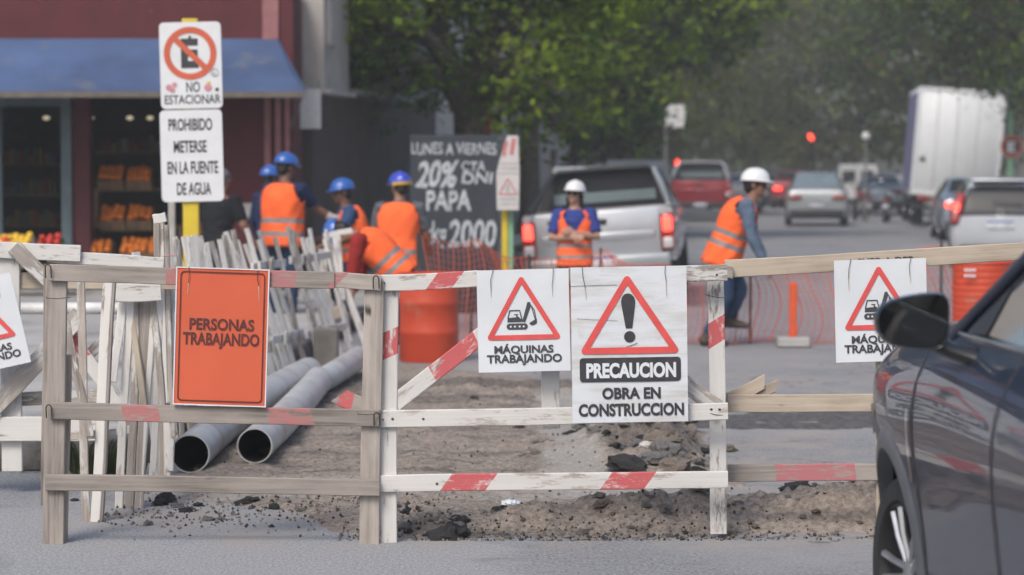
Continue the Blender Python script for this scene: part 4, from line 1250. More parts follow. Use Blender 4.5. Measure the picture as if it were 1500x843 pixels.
MB().tube([p, p + Vector((0.03, -0.01, 0.006)), p + Vector((0.065, -0.01, 0.004))], [(0.012, 0.003), (0.007, 0.003), (0.013, 0.003)], 6).build('ribbon', M['ribbon_pink'], f2)
rndf = random.Random(5)
def fence_x(y):
    tb = ((12.0, -1.85), (16.3, -1.80), (18.8, -1.60), (20.4, -1.26))
    for (a, b_) in zip(tb, tb[1:]):
        if y <= b_[0] or b_ is tb[-1]: return a[1] + (b_[1] - a[1]) * (y - a[0]) / (b_[0] - a[0])
def fence_run(label, Y0, Y1, n, lean, hmul=1.0):
    X0, X1 = fence_x(Y0), fence_x(Y1)
    o = empty('picket_fence', (X0, Y0, 0.0), label=label, cat='fence', group='picket fence sections along the trench')
    for k in range(n):
        t = (k + 0.5) / n
        Y = Y0 + (Y1 - Y0) * t; X = X0 + (X1 - X0) * t + rndf.uniform(-0.03, 0.03)
        h = (1.17 + rndf.uniform(-0.09, 0.05)) * hmul
        ll = lean + rndf.uniform(-0.07, 0.07)
        p = Vector((X, Y + rndf.uniform(-.03, .03), 0.0)) - o.location
        q = Vector((X + math.sin(ll) * h * -1, Y + rndf.uniform(-0.10, 0.10), math.cos(ll) * h)) - o.location
        w = rndf.uniform(0.028, 0.046)
        plank('picket', p, q, w, 0.02, M[rndf.choice(['picket_white', 'picket_white', 'picket_white', 'wood_white_worn'])], o, wdir=(0.8, 0.6, 0), jit=0.004, seg=4)
    for hz, sh in ((0.36, 0.05), (0.88, -0.05)):
        a = Vector((X0 - math.sin(lean) * hz + 0.028, Y0, hz + rndf.uniform(-0.04, 0.04))) - o.location
        b_ = Vector((X1 - math.sin(lean) * hz + 0.028, Y1, hz + rndf.uniform(-0.04, 0.04))) - o.location
        plank('rail', a, b_, 0.06, 0.022, M['picket_white'], o, jit=0.004, seg=4)
        for kk_ in range(2):
            t = rndf.uniform(0.1, 0.9)
            c = a.lerp(b_, t) + Vector((0.028, 0, 0.0))
            plank('cleat', c + Vector((0, -0.09, 0)), c + Vector((0, 0.09, rndf.uniform(-.02, .02))), 0.085, 0.02, M['wood_white_worn' if kk_ else 'picket_white'], o, seg=2)
    return o
names = ['white picket section behind the orange sign, nearest of the long run', 'white picket section beside the mouths of the grey pipes', 'leaning white picket section in the middle of the long run', 'leaning white picket section beside the joint of the grey pipes', 'leaning white picket section in front of the man in the orange vest', 'last white picket section by the far pipe ends']
ys = [12.6, 13.9, 15.2, 16.5, 17.8, 19.1, 20.3]
for i, nm in enumerate(names):
    fence_run(nm, ys[i], ys[i + 1] - 0.08, [6, 6, 7, 8, 8, 8][i], [0.06, 0.12, 0.2, 0.25, 0.27, 0.25][i])
fe = empty('picket_fence', W(500, 530, 20.6), label='end picket panel leaning steeply beside the stooping worker', cat='fence', group='picket fence sections along the trench')
for (a, b_, w, mm) in (((478, 350), (512, 500), 11, 'picket_white'), ((487, 372), (545, 530), 10, 'picket_white'), ((492, 345), (500, 440), 12, 'picket_white'), ((470, 365), (490, 500), 10, 'wood_white_worn')):
    line_picket(fe, a, b_, w, 20.6, 20.5, mm)
seg(fe, 'rail', M['picket_white'], (474, 346), (516, 338), 8, 20.45, 0.02)
seg(fe, 'rail', M['wood_pale'], (470, 462), (506, 456), 18, 20.45, 0.02)
simple('stump', (0.17, 0.155, 0.14), 0.9, var=0.3, vs=5, bump=0.5, bs_=20)
cb = empty('concrete_post', W(478, 545, 18.8), label='short grey block post among the pickets by the far pipe ends', cat='post')
MB().box((0, 0, 0.14), (36 / F * 18.8, 0.16, 0.4), bev=0.012).build('block', M['stump'], cb)

# ================================================================== grey pipes
simple('pipe_grey', (0.45, 0.455, 0.46), 0.42, var=0.14, vs=2.5, bump=0.15, bs_=8, dirt=((0.33, 0.30, 0.265), 3.2, 0.50), spec=0.45)
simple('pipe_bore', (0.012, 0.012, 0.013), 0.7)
def pipe(label, pts, r_):
    base = Vector(pts[0])
    o = empty('drain_pipe', base, label=label, cat='pipe', group='grey pipes lying beside the fence')
    P_ = [Vector(p) - base for p in pts]
    # smooth path
    path = []
    for i in range(len(P_) - 1):
        a, b_ = P_[i], P_[i + 1]
        pa = P_[i - 1] if i else a * 2 - b_
        pb_ = P_[i + 2] if i + 2 < len(P_) else b_ * 2 - a
        for k in range(8):
            t = k / 8
            path.append(0.5 * ((2 * a) + (b_ - pa) * t + (2 * pa - 5 * a + 4 * b_ - pb_) * t * t + (3 * a - pa - 3 * b_ + pb_) * t ** 3))
    path.append(P_[-1])
    mb = MB(); mb.tube(path, r_, 32, cap=False, ref=(1, 0, 0))
    t0 = (path[1] - path[0]).normalized()
    mb.build('wall', M['pipe_grey'], o)
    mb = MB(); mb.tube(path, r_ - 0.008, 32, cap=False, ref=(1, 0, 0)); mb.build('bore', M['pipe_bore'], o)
    for e, tdir in ((0, 1), (-1, -1)):
        t = (path[1] - path[0]).normalized() if e == 0 else (path[-1] - path[-2]).normalized()
        x = (Vector((1, 0, 0)) - t * t.x).normalized(); y = t.cross(x)
        ring = lambda rr: [path[e] + x * rr * math.cos(2 * PI * k / 32) + y * rr * math.sin(2 * PI * k / 32) for k in range(32)]
        q = MB(); q.loft([ring(r_), ring(r_ - 0.008)], cap=False); q.build('rim', M['pipe_grey'], o)
    return o
def pp(px_, py_bottom, z, r_=0.103, d=None):
    d = d or (CAMZ - z) * F / (py_bottom - HZ)
    return Vector((GX(px_, d), d, z + r_))
pipe('long grey pipe nearest the fence with its dark mouth facing the street', [pp(276, 695, 0.0), pp(325, 650, 0.0), pp(385, 604, 0.02), pp(450, 566, 0.03)], 0.104)
pipe('grey pipe in the middle with a dark round mouth', [pp(371, 681, 0.02, 0.097), pp(412, 641, 0.02, 0.097), pp(446, 603, 0.02, 0.097), pp(466, 578, 0.03, 0.097)], 0.097)
pipe('far grey pipe joining on beyond the middle one', [pp(463, 581, 0.03, 0.097), pp(480, 573, 0.04, 0.097), pp(500, 560, 0.05, 0.097), pp(524, 543, 0.05, 0.097)], 0.088)

# ================================================================== barrels, net, orange post
simple('barrel_red', (0.52, 0.06, 0.022), 0.45, var=0.14, vs=3, dirt=((0.40, 0.14, 0.09), 3, 0.6))
def barrel(label, px_, d, w, h, ribs, m='barrel_red'):
    o = empty('barrel', (GX(px_, d), d, 0.0), label=label, cat='barrel')
    r_ = w / F * d / 2
    prof = [(r_ * .97, 0.0), (r_, 0.015)]
    for k in range(ribs):
        z = h * (k + 1) / (ribs + 1)
        e = 0.35 * h / (ribs + 1) if ribs > 4 else 0.02
        prof += [(r_ * 0.985, z - e), (r_ * 1.02, z), (r_ * 0.985, z + e)]
    prof += [(r_, h - 0.012), (r_ * 1.01, h)]
    MB().lathe(prof, 36, cap=False).build('drum', M[m], o, angle=60)
    MB().lathe([(r_ * 1.015, h - 0.012), (r_ * 1.03, h - 0.004), (r_ * 1.015, h + 0.004), (r_ * 0.95, h + 0.004), (r_ * 0.94, h - 0.03), (0.001, h - 0.032)], 36, cap=False).build('lid', M[m], o)
    return o
barrel('faded red drum standing behind the middle barricade', 628, 20.6, 88, 0.74, 2)
b_r = barrel('ribbed red drum behind the right barricade beside the dark car', 1441, 21.5, 88, 0.80, 13)
mb = MB()
for zz_ in (0.74, 0.69):
    for k in range(4): mb.box((-0.20 + k * 0.025, -0.258 + 0.006 * -k, zz_), (0.018, 0.012, 0.022))
mb.build('white_mark', M['sheet_white'], b_r, smooth=False)
op = empty('delineator_post', (GX(1163, 22.2), 22.2, 0.0), label='slim orange post in a grey concrete foot behind the net', cat='post')
simple('post_orange', (0.62, 0.09, 0.025), 0.5, var=0.1)
MB().box((0, 0, 0.05), (0.29, 0.2, 0.09), bev=0.012).build('foot', M['concrete'], op)
MB().box((0, 0, 0.34), (0.068, 0.05, 0.5), bev=0.008).build('pole', M['post_orange'], op)

simple('net_orange', (0.66, 0.12, 0.06), 0.6, var=0.1)
def net(label, pts, ztops, cell=0.062, rows=16, seed=0, th=0.0036):
    """plastic mesh: wavy uprights and level strands strung between stakes"""
    rnd = random.Random(seed)
    pts = [Vector(p) for p in pts]
    L = [0]
    for a, b_ in zip(pts, pts[1:]): L.append(L[-1] + (b_ - a).length)
    def at(s):
        for i in range(len(pts) - 1):
            if s <= L[i + 1] or i == len(pts) - 2:
                t = (s - L[i]) / (L[i + 1] - L[i])
                return pts[i].lerp(pts[i + 1], t), ztops[i] + (ztops[i + 1] - ztops[i]) * t - 0.05 * math.sin(PI * min(1, max(0, t)))
    o = empty('safety_net', pts[0], label=label, cat='net', group='orange safety nets')
    mb = MB()
    n = int(L[-1] / cell)
    def P_(s, v):
        p, zt_ = at(s)
        bulge = 0.05 * math.sin(v * PI) * math.sin(s * 1.7 + seed) + 0.03 * math.sin(s * 7 + v * 3)
        return Vector((p.x + 0.10 * math.sin(v * 2.4 + s * 0.6) + 0.03 * math.sin(s * 5 + v * 5), p.y + bulge, 0.02 + (zt_ - 0.02) * v + 0.012 * math.sin(s * 9))) - o.location
    for k in range(n + 1):
        s = L[-1] * k / n
        big = 1.7 if k % 3 == 0 else 0.8
        mb.tube([P_(s, j / 8) for j in range(9)], th * big, 4, cap=False)
    for j in range(rows + 1):
        v = j / rows
        mb.tube([P_(L[-1] * k / n, v) for k in range(n + 1)], th * (1.3 if j in (0, rows) else 0.55), 4, cap=False)
    mb.build('mesh', M['net_orange'], o)
    for i in range(len(pts)):
        q = pts[i] - o.location
        MB().tube([q, q + Vector((0, 0, ztops[i] + 0.03))], 0.012, 8).build('stake', M['wire'], o)
    return o
net('orange safety net in front of the black price board', [(GX(612, 21.6), 21.6, 0), (GX(690, 22.2), 22.2, 0), (GX(775, 22.6), 22.6, 0)], [1.02, 0.98, 0.80], seed=1)
net('orange safety net behind the warning signs', [(GX(776, 22.7), 22.7, 0), (GX(880, 23.2), 23.2, 0), (GX(985, 22.6), 22.6, 0)], [0.78, 0.84, 0.72], seed=2)
net('orange safety net stretched past the orange post', [(GX(990, 22.4), 22.4, 0), (GX(1100, 22.7), 22.7, 0), (GX(1240, 22.6), 22.6, 0), (GX(1380, 22.4), 22.4, 0), (GX(1560, 22.2), 22.2, 0)], [0.70, 0.66, 0.74, 0.92, 0.95], seed=3)

# ================================================================== broken asphalt and stones
simple('lump_black', (0.045, 0.044, 0.046), 0.95, var=0.5, vs=14, bump=1.0, bs_=50, bd=0.01)
simple('lump_grey', (0.20, 0.19, 0.18), 0.95, var=0.4, vs=10, bump=0.9, bs_=40, bd=0.01)
simple('lump_brown', (0.235, 0.195, 0.16), 0.95, var=0.35, vs=12, bump=0.9, bs_=40, bd=0.01)
simple('stone_white', (0.52, 0.50, 0.47), 0.85, var=0.2, vs=8, bump=0.6, bs_=30)
def lump_mesh(seed, m, rough_=0.55, sub=3):
    b = bmesh.new()
    bmesh.ops.create_icosphere(b, subdivisions=sub, radius=1)
    for v in b.verts:
        p = v.co.copy()
        k = 1 + rough_ * noise.fractal(p * 1.3 + Vector((seed * 5.1, 0, 0)), 0.8, 2.2, 4) + 0.12 * noise.noise(p * 5 + Vector((seed, 2, 3)))
        v.co = p * k
        v.co.z = max(v.co.z, -0.35)
    mb = MB().bm(b)
    return mb.mesh('lump', M[m], angle=28)
LM = {(m, k): lump_mesh(k + i * 7, m) for i, m in enumerate(('lump_black', 'lump_grey', 'lump_brown', 'stone_white')) for k in range(4)}
rl = random.Random(77)
def lump(m, x, y, r_, label, group, name, flatz=0.6, z=None):
    z = max(0, dirt_h(x, y)) if z is None else z
    o = bpy.data.objects.new(name, LM[(m, rl.randrange(4))])
    COL.objects.link(o)
    o.scale = (r_ * rl.uniform(0.8, 1.3), r_ * rl.uniform(0.7, 1.1), r_ * flatz * rl.uniform(0.8, 1.2))
    o.rotation_euler = (rl.uniform(-.2, .2), rl.uniform(-.2, .2), rl.uniform(0, 6.3))
    o.location = (x, y, z + r_ * flatz * 0.22)
    return tag(o, label, 'lump' if 'stone' not in name else 'stone', group)
def gpos(px_, py_): 
    d = CAMZ * F / (py_ - HZ)
    return GX(px_, d), d
x, y = gpos(658, 792); lump('lump_black', x, y, 0.085, 'largest black asphalt lump in front of the middle barricade', None, 'asphalt_lump', 0.62)
for (a, b_, r_, mm) in ((213, 772, .028, 'lump_grey'), (238, 738, .05, 'lump_black'), (272, 752, .035, 'lump_black'), (302, 765, .03, 'lump_grey'), (360, 742, .042, 'lump_black'), (230, 742, .04, 'lump_black'), (258, 745, .03, 'lump_grey'), (105, 736, .02, 'lump_black'), (400, 748, .03, 'lump_black'), (440, 752, .024, 'lump_grey'), (320, 764, .022, 'lump_grey'), (248, 759, .016, 'lump_grey'), (395, 775, .014, 'lump_black'), (288, 744, .022, 'lump_black')):
    x, y = gpos(a, b_); lump(mm, x, y, r_, 'dark broken asphalt lump lying under the left barricade', 'asphalt lumps under the left barricade', 'asphalt_lump')
for k in range(34):
    x, y = gpos(rl.uniform(590, 760), rl.uniform(762, 796)); lump(rl.choice(['lump_black', 'lump_grey', 'lump_black']), x, y, rl.uniform(.010, .03), 'small dark rubble lump under the middle barricade', 'rubble lumps under the middle barricade', 'asphalt_lump')
for k in range(90):
    x = 1.15 + rl.gauss(0, 0.65); y = 11.0 + rl.gauss(0, 0.22)
    if not -0.1 < x < 2.4: continue
    lump(rl.choice(['lump_brown', 'lump_brown', 'lump_brown', 'lump_grey']), x, y, rl.choice([.008, .012, .016, .022, .04]) * rl.uniform(.8, 1.2), 'brown clod on the soil heap by the right barricade', 'clods on the brown soil heap', 'soil_clod')
for k in range(85):
    x = 0.80 + rl.gauss(0, 0.22); y = 14.0 + rl.gauss(0, 0.7)
    lump(rl.choice(['lump_black', 'lump_grey', 'lump_grey', 'lump_brown']), x, y, rl.choice([.015, .025, .035, .05, .085]), 'dark rubble lump in the heap below the exclamation mark sign', 'rubble in the heap below the big sign', 'rubble_lump')
for (a, b_, r_, lb) in ((945, 652, .04, 'round pale stone on top of the rubble heap'), (958, 672, .085, 'broad pale concrete slab piece in the rubble heap'), (950, 685, .05, 'small pale stone at the foot of the rubble heap')):
    x, y = gpos(a, b_); lump('stone_white', x, y, r_, lb, None, 'pale_stone', 0.5, z=max(0, dirt_h(x, y)) + .015)
x, y = gpos(1155, 742); lump('lump_black', x + 0.02, y - 0.3, 0.07, 'flat black asphalt slab lying on the brown soil heap', None, 'asphalt_lump', 0.3, z=0.12)
x, y = gpos(1025, 735); lump('lump_black', x, y, 0.05, 'upright black asphalt piece left of the barricade post', None, 'asphalt_lump', 0.8)
simple('paper_white', (0.72, 0.76, 0.80), 0.6)
x, y = gpos(748, 757)
b = bmesh.new(); bmesh.ops.create_icosphere(b, subdivisions=3, radius=1)
for v in b.verts: v.co *= 1 + 0.5 * noise.noise(v.co * 2.3)
pw = MB().bm(b, M=Matrix.Diagonal((0.04, 0.03, 0.016, 1))).build('plastic_scrap', M['paper_white'], angle=20)
pw.location = (x, y, 0.03 + max(0, dirt_h(x, y))); tag(pw, 'crumpled white scrap on the dirt under the middle barricade', 'litter')
for k in range(26):
    x, y = rl.uniform(-1.7, 0.95), rl.uniform(12.2, 19)
    lump(rl.choice(['lump_grey', 'lump_brown', 'lump_black']), x, y, rl.uniform(.012, .035), 'lone small clod on the dug up strip beyond the barricades', 'clods on the dug up strip', 'soil_clod')
gv = MB()
for k in range(2600):
    if rl.random() < 0.45: x, y = max(-.75, min(2.0, 0.2 + rl.gauss(0, 0.7))), 10.66 + abs(rl.gauss(0, 0.2)) - 0.10
    elif rl.random() < 0.5: x, y = rl.uniform(-1.7, 1.2), rl.uniform(11.3, 18)
    else: x, y = rl.uniform(-1.9, -0.3), 11.55 + rl.gauss(0, 0.35)
    z = max(0, dirt_h(x, y)); s = rl.uniform(0.003, 0.010) * (1.6 if rl.random() < 0.1 else 1)
    q = [Vector((rl.gauss(0, 1), rl.gauss(0, 1), rl.gauss(0, 1))).normalized() * s * rl.uniform(.7, 1.2) for _ in range(4)]
    c0 = Vector((x, y, z + s * 0.5))
    i0 = len(gv.v)
    gv.v += [tuple(c0 + Vector((s, 0, 0))), tuple(c0 + Vector((-s * .6, s * .8, 0))), tuple(c0 + Vector((-s * .6, -s * .8, 0))), tuple(c0 + Vector((0, 0, s))), tuple(c0 + Vector((0, 0, -s)))]
    for f in ((0, 1, 3), (1, 2, 3), (2, 0, 3), (1, 0, 4), (2, 1, 4), (0, 2, 4)):
        gv.f.append([i0 + i for i in f]); gv.m.append(k % 3)
tag(gv.build('gravel', [M['lump_black'], M['lump_grey'], M['lump_brown']], smooth=False), 'loose gravel scattered over the torn asphalt edge', 'gravel', None, 'stuff')
# weeds at the kerb
leaf_mat('weed', (0.06, 0.075, 0.03))
def weeds(label, cx, cy_, rx, ry, n, h):
    mb = MB()
    for k in range(n):
        x, y = cx + rl.gauss(0, rx), cy_ + rl.gauss(0, ry)
        a = rl.uniform(0, 6.3); hh = h * rl.uniform(0.4, 1.1)
        dx, dy = math.cos(a) * hh * 0.5, math.sin(a) * hh * 0.5
        w = 0.006
        i0 = len(mb.v)
        mb.v += [(x - w, y, 0.0), (x + w, y, 0.0), (x + dx * .5 + w, y + dy * .5, hh * .7), (x + dx * .5 - w, y + dy * .5, hh * .7), (x + dx, y + dy, hh)]
        mb.f += [(i0, i0 + 1, i0 + 2, i0 + 3), (i0 + 3, i0 + 2, i0 + 4)]; mb.m += [0, 0]
    o = mb.build('weeds', M['weed'], smooth=False, recalc=False)
    return tag(o, label, 'weeds', None, 'stuff')
weeds('green weeds sprouting at the kerb behind the pickets', -2.16, 12.9, 0.09, 0.06, 90, 0.2)
weeds('green weeds growing along the foot of the picket fence', -1.93, 17.5, 0.04, 1.2, 420, 0.2)
# ================================================================== vehicles
def car_paint(name, col, metal=0.5, rough=0.35, dirt=True):
    m, nt, b = new_mat(name)
    n1 = noise_n(nt, coords(nt), 3.0, 4)
    c = mixc(nt, ramp(nt, n1, 0.3, 0.75), col, [k * 0.86 for k in col])
    if dirt:
        tc = nt.nodes.new('ShaderNodeTexCoord'); sep = nt.nodes.new('ShaderNodeSeparateXYZ')
        nt.links.new(tc.outputs['Object'], sep.inputs[0])
        dz = math_n(nt, 'MULTIPLY', ramp(nt, math_n(nt, 'MULTIPLY_ADD', n1, 0.25, sep.outputs[2]), 0.75, 0.35), 0.35)
        c = mixc(nt, dz, c, (0.22, 0.20, 0.18))
    nt.links.new(c, b.inputs['Base Color'])
    b.inputs['Metallic'].default_value = metal
    b.inputs['Roughness'].default_value = rough
    b.inputs['Coat Weight'].default_value = 0.9
    b.inputs['Coat Roughness'].default_value = 0.05
    if name == 'paint_navy':
        b.inputs['Coat Weight'].default_value = 0.62; b.inputs['Coat Roughness'].default_value = 0.03; b.inputs['Specular IOR Level'].default_value = 0.2
    M[name] = m
car_paint('paint_silver', (0.52, 0.53, 0.55), 0.55)
car_paint('paint_red', (0.28, 0.014, 0.022), 0.15)
car_paint('paint_greysilver', (0.42, 0.45, 0.46), 0.5)
car_paint('paint_white', (0.66, 0.67, 0.68), 0.0)
car_paint('paint_bluegrey', (0.30, 0.36, 0.43), 0.5)
car_paint('paint_pale', (0.60, 0.63, 0.67), 0.25)
car_paint('paint_dark', (0.04, 0.045, 0.05), 0.3)
car_paint('paint_green', (0.05, 0.075, 0.07), 0.3)
car_paint('paint_navy', (0.016, 0.026, 0.052), 0.0, 0.4, dirt=False)
simple('car_glass', (0.022, 0.026, 0.03), 0.08, var=0.05, spec=0.5, coat=0.15)
simple('pane_pale', (0.16, 0.21, 0.22), 0.08, var=0.15, vs=2, spec=0.8, coat=0.6)
simple('black_plastic', (0.022, 0.022, 0.024), 0.55, var=0.2)
simple('cladding', (0.095, 0.10, 0.112), 0.5, var=0.15, vs=8)
simple('tyre', (0.022, 0.022, 0.023), 0.85, var=0.3, vs=12)
simple('rim_silver', (0.50, 0.51, 0.53), 0.3, 0.8)
simple('chrome', (0.62, 0.63, 0.65), 0.15, 0.95, 0.05)
simple('plate_white', (0.60, 0.62, 0.64), 0.5)
simple('plate_blue', (0.05, 0.10, 0.30), 0.5)
simple('lens_red', (0.30, 0.02, 0.018), 0.2, coat=0.6)
simple('lens_lit', (0.7, 0.03, 0.02), 0.3, emis=(1.0, 0.055, 0.035), est=2.6)
simple('lens_clear', (0.5, 0.48, 0.47), 0.2, coat=0.6)
simple('lens_amber', (0.30, 0.07, 0.03), 0.25, coat=0.5)

def wheel(parent, c, r_, w, out, rim_m='rim_silver'):
    """tyre and rim on the X axis; out = +1 / -1 is the outer face"""
    T = Matrix.Translation(Vector(c)) @ Euler((0, PI / 2 * out, 0)).to_matrix().to_4x4()
    h = w / 2
    t = MB().lathe([(r_ * .60, -h), (r_ * .92, -h), (r_ * .985, -h * .75), (r_, -h * .4), (r_, h * .4), (r_ * .985, h * .75), (r_ * .92, h), (r_ * .66, h * .95), (r_ * .62, h * .7)], 32, cap=False, M=T).build('wheel', M['tyre'], parent)
    q = MB()
    q.lathe([(r_ * .64, h * .72), (r_ * .60, h * .86), (r_ * .57, h * .6), (r_ * .55, h * .2), (0.001, h * .2)], 28, cap=False, M=T)
    for k in range(5):
        a = 2 * PI * k / 5
        q.box((r_ * .3 * math.cos(a), r_ * .3 * math.sin(a), h * .55), (r_ * .56, r_ * .13, h * .25), rot=(0, 0, a), M=T, bev=0.006)
    q.lathe([(r_ * .14, h * .5), (r_ * .13, h * .8), (0.001, h * .82)], 14, cap=False, M=T)
    q.build('rim', M[rim_m], t)
    return t

def cr_(p0, p1, p2, p3, t, k=0.42):
    m1, m2 = (p2 - p0) * k, (p3 - p1) * k
    t2, t3 = t * t, t * t * t
    return p1 * (2 * t3 - 3 * t2 + 1) + m1 * (t3 - 2 * t2 + t) + p2 * (-2 * t3 + 3 * t2) + m2 * (t3 - t2)

class Body:
    """car shell: smooth surface through cross-sections along Y"""
    def __init__(s, stations):
        s.r = []
        for (y, zb, belt, zt_, w, wt) in stations:
            s.r.append([Vector(p) for p in ((0, y, zb), (w * .84, y, zb), (w * .97, y, zb + .11), (w, y, zb + (belt - zb) * .58), (w * .972, y, belt), (wt, y, zt_ - .055), (wt * .80, y, zt_ - .008), (0, y, zt_))])
        s.ns, s.nt = len(s.r), 8
    def row(s, i, t):
        i = max(0, min(s.ns - 1, i))
        k = min(int(t), s.nt - 2); f = t - k
        R_ = s.r[i]
        p0 = R_[k - 1] if k > 0 else Vector((-R_[1].x, R_[1].y, R_[1].z))
        p3 = R_[k + 2] if k + 2 < s.nt else Vector((-R_[-2].x, R_[-2].y, R_[-2].z))
        return cr_(p0, R_[k], R_[k + 1], p3, f, 0.36)
    def S(s, a, t):
        k = min(int(a), s.ns - 2); f = a - k
        return cr_(s.row(k - 1, t), s.row(k, t), s.row(k + 1, t), s.row(k + 2, t), f, 0.36)
    def nrm(s, a, t):
        e = 0.02
        du = s.S(min(a + e, s.ns - 1.001), t) - s.S(max(a - e, 0), t)
        dv = s.S(a, min(t + e, 6.999)) - s.S(a, max(t - e, 0))
        n = du.cross(dv)
        n = n.normalized() if n.length > 1e-9 else Vector((0, 0, 1))
        c = s.S(a, t)
        return n if n.dot(Vector((c.x, 0, c.z - 0.7))) > 0 else -n
    def shell(s, parent, m, name='body'):
        mb = MB()
        na, nt_ = (s.ns - 1) * 4, 28
        rings = []
        for i in range(na + 1):
            half = [s.S(i / na * (s.ns - 1), j / nt_ * 7) for j in range(nt_ + 1)]
            rings.append(half + [Vector((-p.x, p.y, p.z)) for p in half[-2:0:-1]])
        mb.loft(rings)
        return mb.build(name, M[m], parent, angle=40)
    def patch(s, parent, name, m, a0, a1, t0, t1, off=0.006, sides=(1, -1), n=8, span=False, inset=None):
        """panel lying on the shell; span=True crosses the centre line"""
        for sd_ in ((1,) if span else sides):
            mb = MB()
            def fn(u, v):
                a = a0 + (a1 - a0) * u
                if span:
                    q = (v - 0.5) * 2
                    t = 7 - abs(q) * (7 - t0); sg = 1 if q >= 0 else -1
                else: t, sg = t0 + (t1 - t0) * v, sd_
                if inset: t = inset(u, t)
                p = s.S(a, t) + s.nrm(a, t) * off
                return (p.x * sg, p.y, p.z)
            mb.grid(fn, n, n * (2 if span else 1))
            mb.build(name, M[m], parent, angle=50)

def vroot(name, label, cat, px_, d, group=None, roll=0.0, turn=0.0, z=0.0):
    return empty(name, (GX(px_, d), d, z), (0, R(roll), -STH + R(turn)), label, cat, group)
def rbox(parent, name, m, c, size, bev=0.015, seg=2, rot=None):
    return MB().box(c, size, bev=bev, seg=seg, rot=rot).build(name, M[m], parent, angle=50)
def plate(parent, c, w=0.4, h=0.13):
    p = rbox(parent, 'licence_plate', 'plate_white', c, (w, 0.012, h), 0.004, 1)
    MB().box((c[0], c[1] - 0.008, c[2] + h * .38), (w * .98, 0.006, h * .2)).build('top_band', M['plate_blue'], p, smooth=False)

def sedan(label, px_, d, paint, roof=1.48, lit=False, k=1.0, glass='car_glass', cat='car', turn=0.0, name='parked_car'):
    o = vroot(name, label, cat, px_, d, 'cars along the street', turn=turn)
    f = roof / 1.48
    b = Body([(0.0, .42, .86, .93, .76 * k, .70 * k), (.06, .30, .92, 1.00 * f, .83 * k, .76 * k), (.45, .22, .96, 1.06 * f, .87 * k, .76 * k), (.80, .22, .98, 1.11 * f, .88 * k, .70 * k), (1.45, .22, .98, 1.41 * f, .885 * k, .58 * k), (1.95, .22, .97, 1.48 * f, .89 * k, .59 * k), (2.6, .22, .96, 1.46 * f, .89 * k, .60 * k), (2.95, .22, .95, 1.38 * f, .885 * k, .61 * k), (3.5, .23, .93, 1.02 * f, .88 * k, .74 * k), (4.15, .25, .80, .88 * f, .84 * k, .72 * k), (4.38, .36, .66, .72, .74 * k, .6 * k)])
    b.shell(o, paint)
    b.patch(o, 'rear_window', glass, 3.12, 4.0, 5.25, 7, span=True)
    b.patch(o, 'windscreen', 'car_glass', 7.1, 7.9, 5.25, 7, span=True)
    b.patch(o, 'side_window', 'car_glass', 3.7, 7.3, 4.18, 4.86)
    rbox(o, 'bumper', 'black_plastic', (0, -0.015, .40), (1.5 * k, .14, .17), .05)
    for s_ in (-1, 1):
        rbox(o, 'tail_light', 'lens_lit' if lit else 'lens_red', (s_ * .60 * k, -0.012, .83), (.34 * k, .11, .13), .035)
        for y in (.78, 3.45): wheel(o, (s_ * .79 * k, y, .31), .31, .19, s_)
    plate(o, (0, -0.035, .62))
    return o
def hatch(label, px_, d, paint, roof=1.5, lit=True, k=1.0, turn=0.0):
    o = vroot('parked_car', label, 'car', px_, d, 'cars along the street', turn=turn)
    f = roof / 1.5
    b = Body([(0.0, .40, .78, .84, .76 * k, .70 * k), (.05, .28, .82, .88 * f, .81 * k, .74 * k), (.11, .24, .86, .93 * f, .835 * k, .73 * k), (.36, .22, .90, 1.36 * f, .845 * k, .55 * k), (.62, .22, .94, 1.48 * f, .85 * k, .52 * k), (1.5, .22, .97, 1.52 * f, .85 * k, .57 * k), (2.3, .22, .95, 1.47 * f, .85 * k, .61 * k), (2.7, .22, .94, 1.36 * f, .845 * k, .62 * k), (3.4, .24, .90, .98 * f, .83 * k, .7 * k), (3.85, .27, .76, .84, .78 * k, .66 * k), (4.0, .38, .62, .68, .68 * k, .56 * k)])
    b.shell(o, paint)
    b.patch(o, 'rear_window', 'car_glass', 1.4, 3.0, 5.1, 7, span=True)
    b.patch(o, 'side_window', 'car_glass', 3.0, 7.1, 4.18, 4.86)
    b.patch(o, 'windscreen', 'car_glass', 7.1, 7.9, 5.25, 7, span=True)
    rbox(o, 'spoiler', paint, (0, .36, 1.47 * f), (.95 * k, .3, .04), .018)
    rbox(o, 'bumper', 'black_plastic', (0, -.005, .33), (1.35 * k, .12, .12), .04)
    for s_ in (-1, 1):
        tl_ = rbox(o, 'tail_light', 'lens_red', (s_ * .715 * k, .10, .97), (.16, .16, .56), .05, rot=(R(-24), R(-14 * s_), 0))
        rbox(tl_, 'lamp', 'lens_lit' if lit else 'lens_red', (s_ * .735 * k, .03, 1.0), (.10, .08, .14), .03, rot=(R(-24), R(-14 * s_), 0))
        for y in (.62, 3.15): wheel(o, (s_ * .75 * k, y, .30), .30, .185, s_)
    plate(o, (0, -.012, .71), .44, .13)
    h_ = MB()
    for s_ in (-1, 1): h_.box((s_ * .035, .075, .93 * f), (.014, .012, .07))
    h_.box((0, .075, .93 * f), (.06, .012, .014))
    ring_flat(h_, [(x_, z_ + .93 * f) for x_, z_ in circ(0, 0, .062, 20)], [(x_, z_ + .93 * f) for x_, z_ in circ(0, 0, .05, 20)], .068)
    h_.build('emblem', M['chrome'], o, smooth=False)
    rbox(o, 'wiper', 'black_plastic', (.12, .13, 1.10 * f), (.5, .02, .02), .006, rot=(0, R(6), 0))
    MB().tube([(0, .9, 1.49 * f), (0, .75, 1.66 * f)], .006, 6).build('aerial', M['black_plastic'], o)
    return o
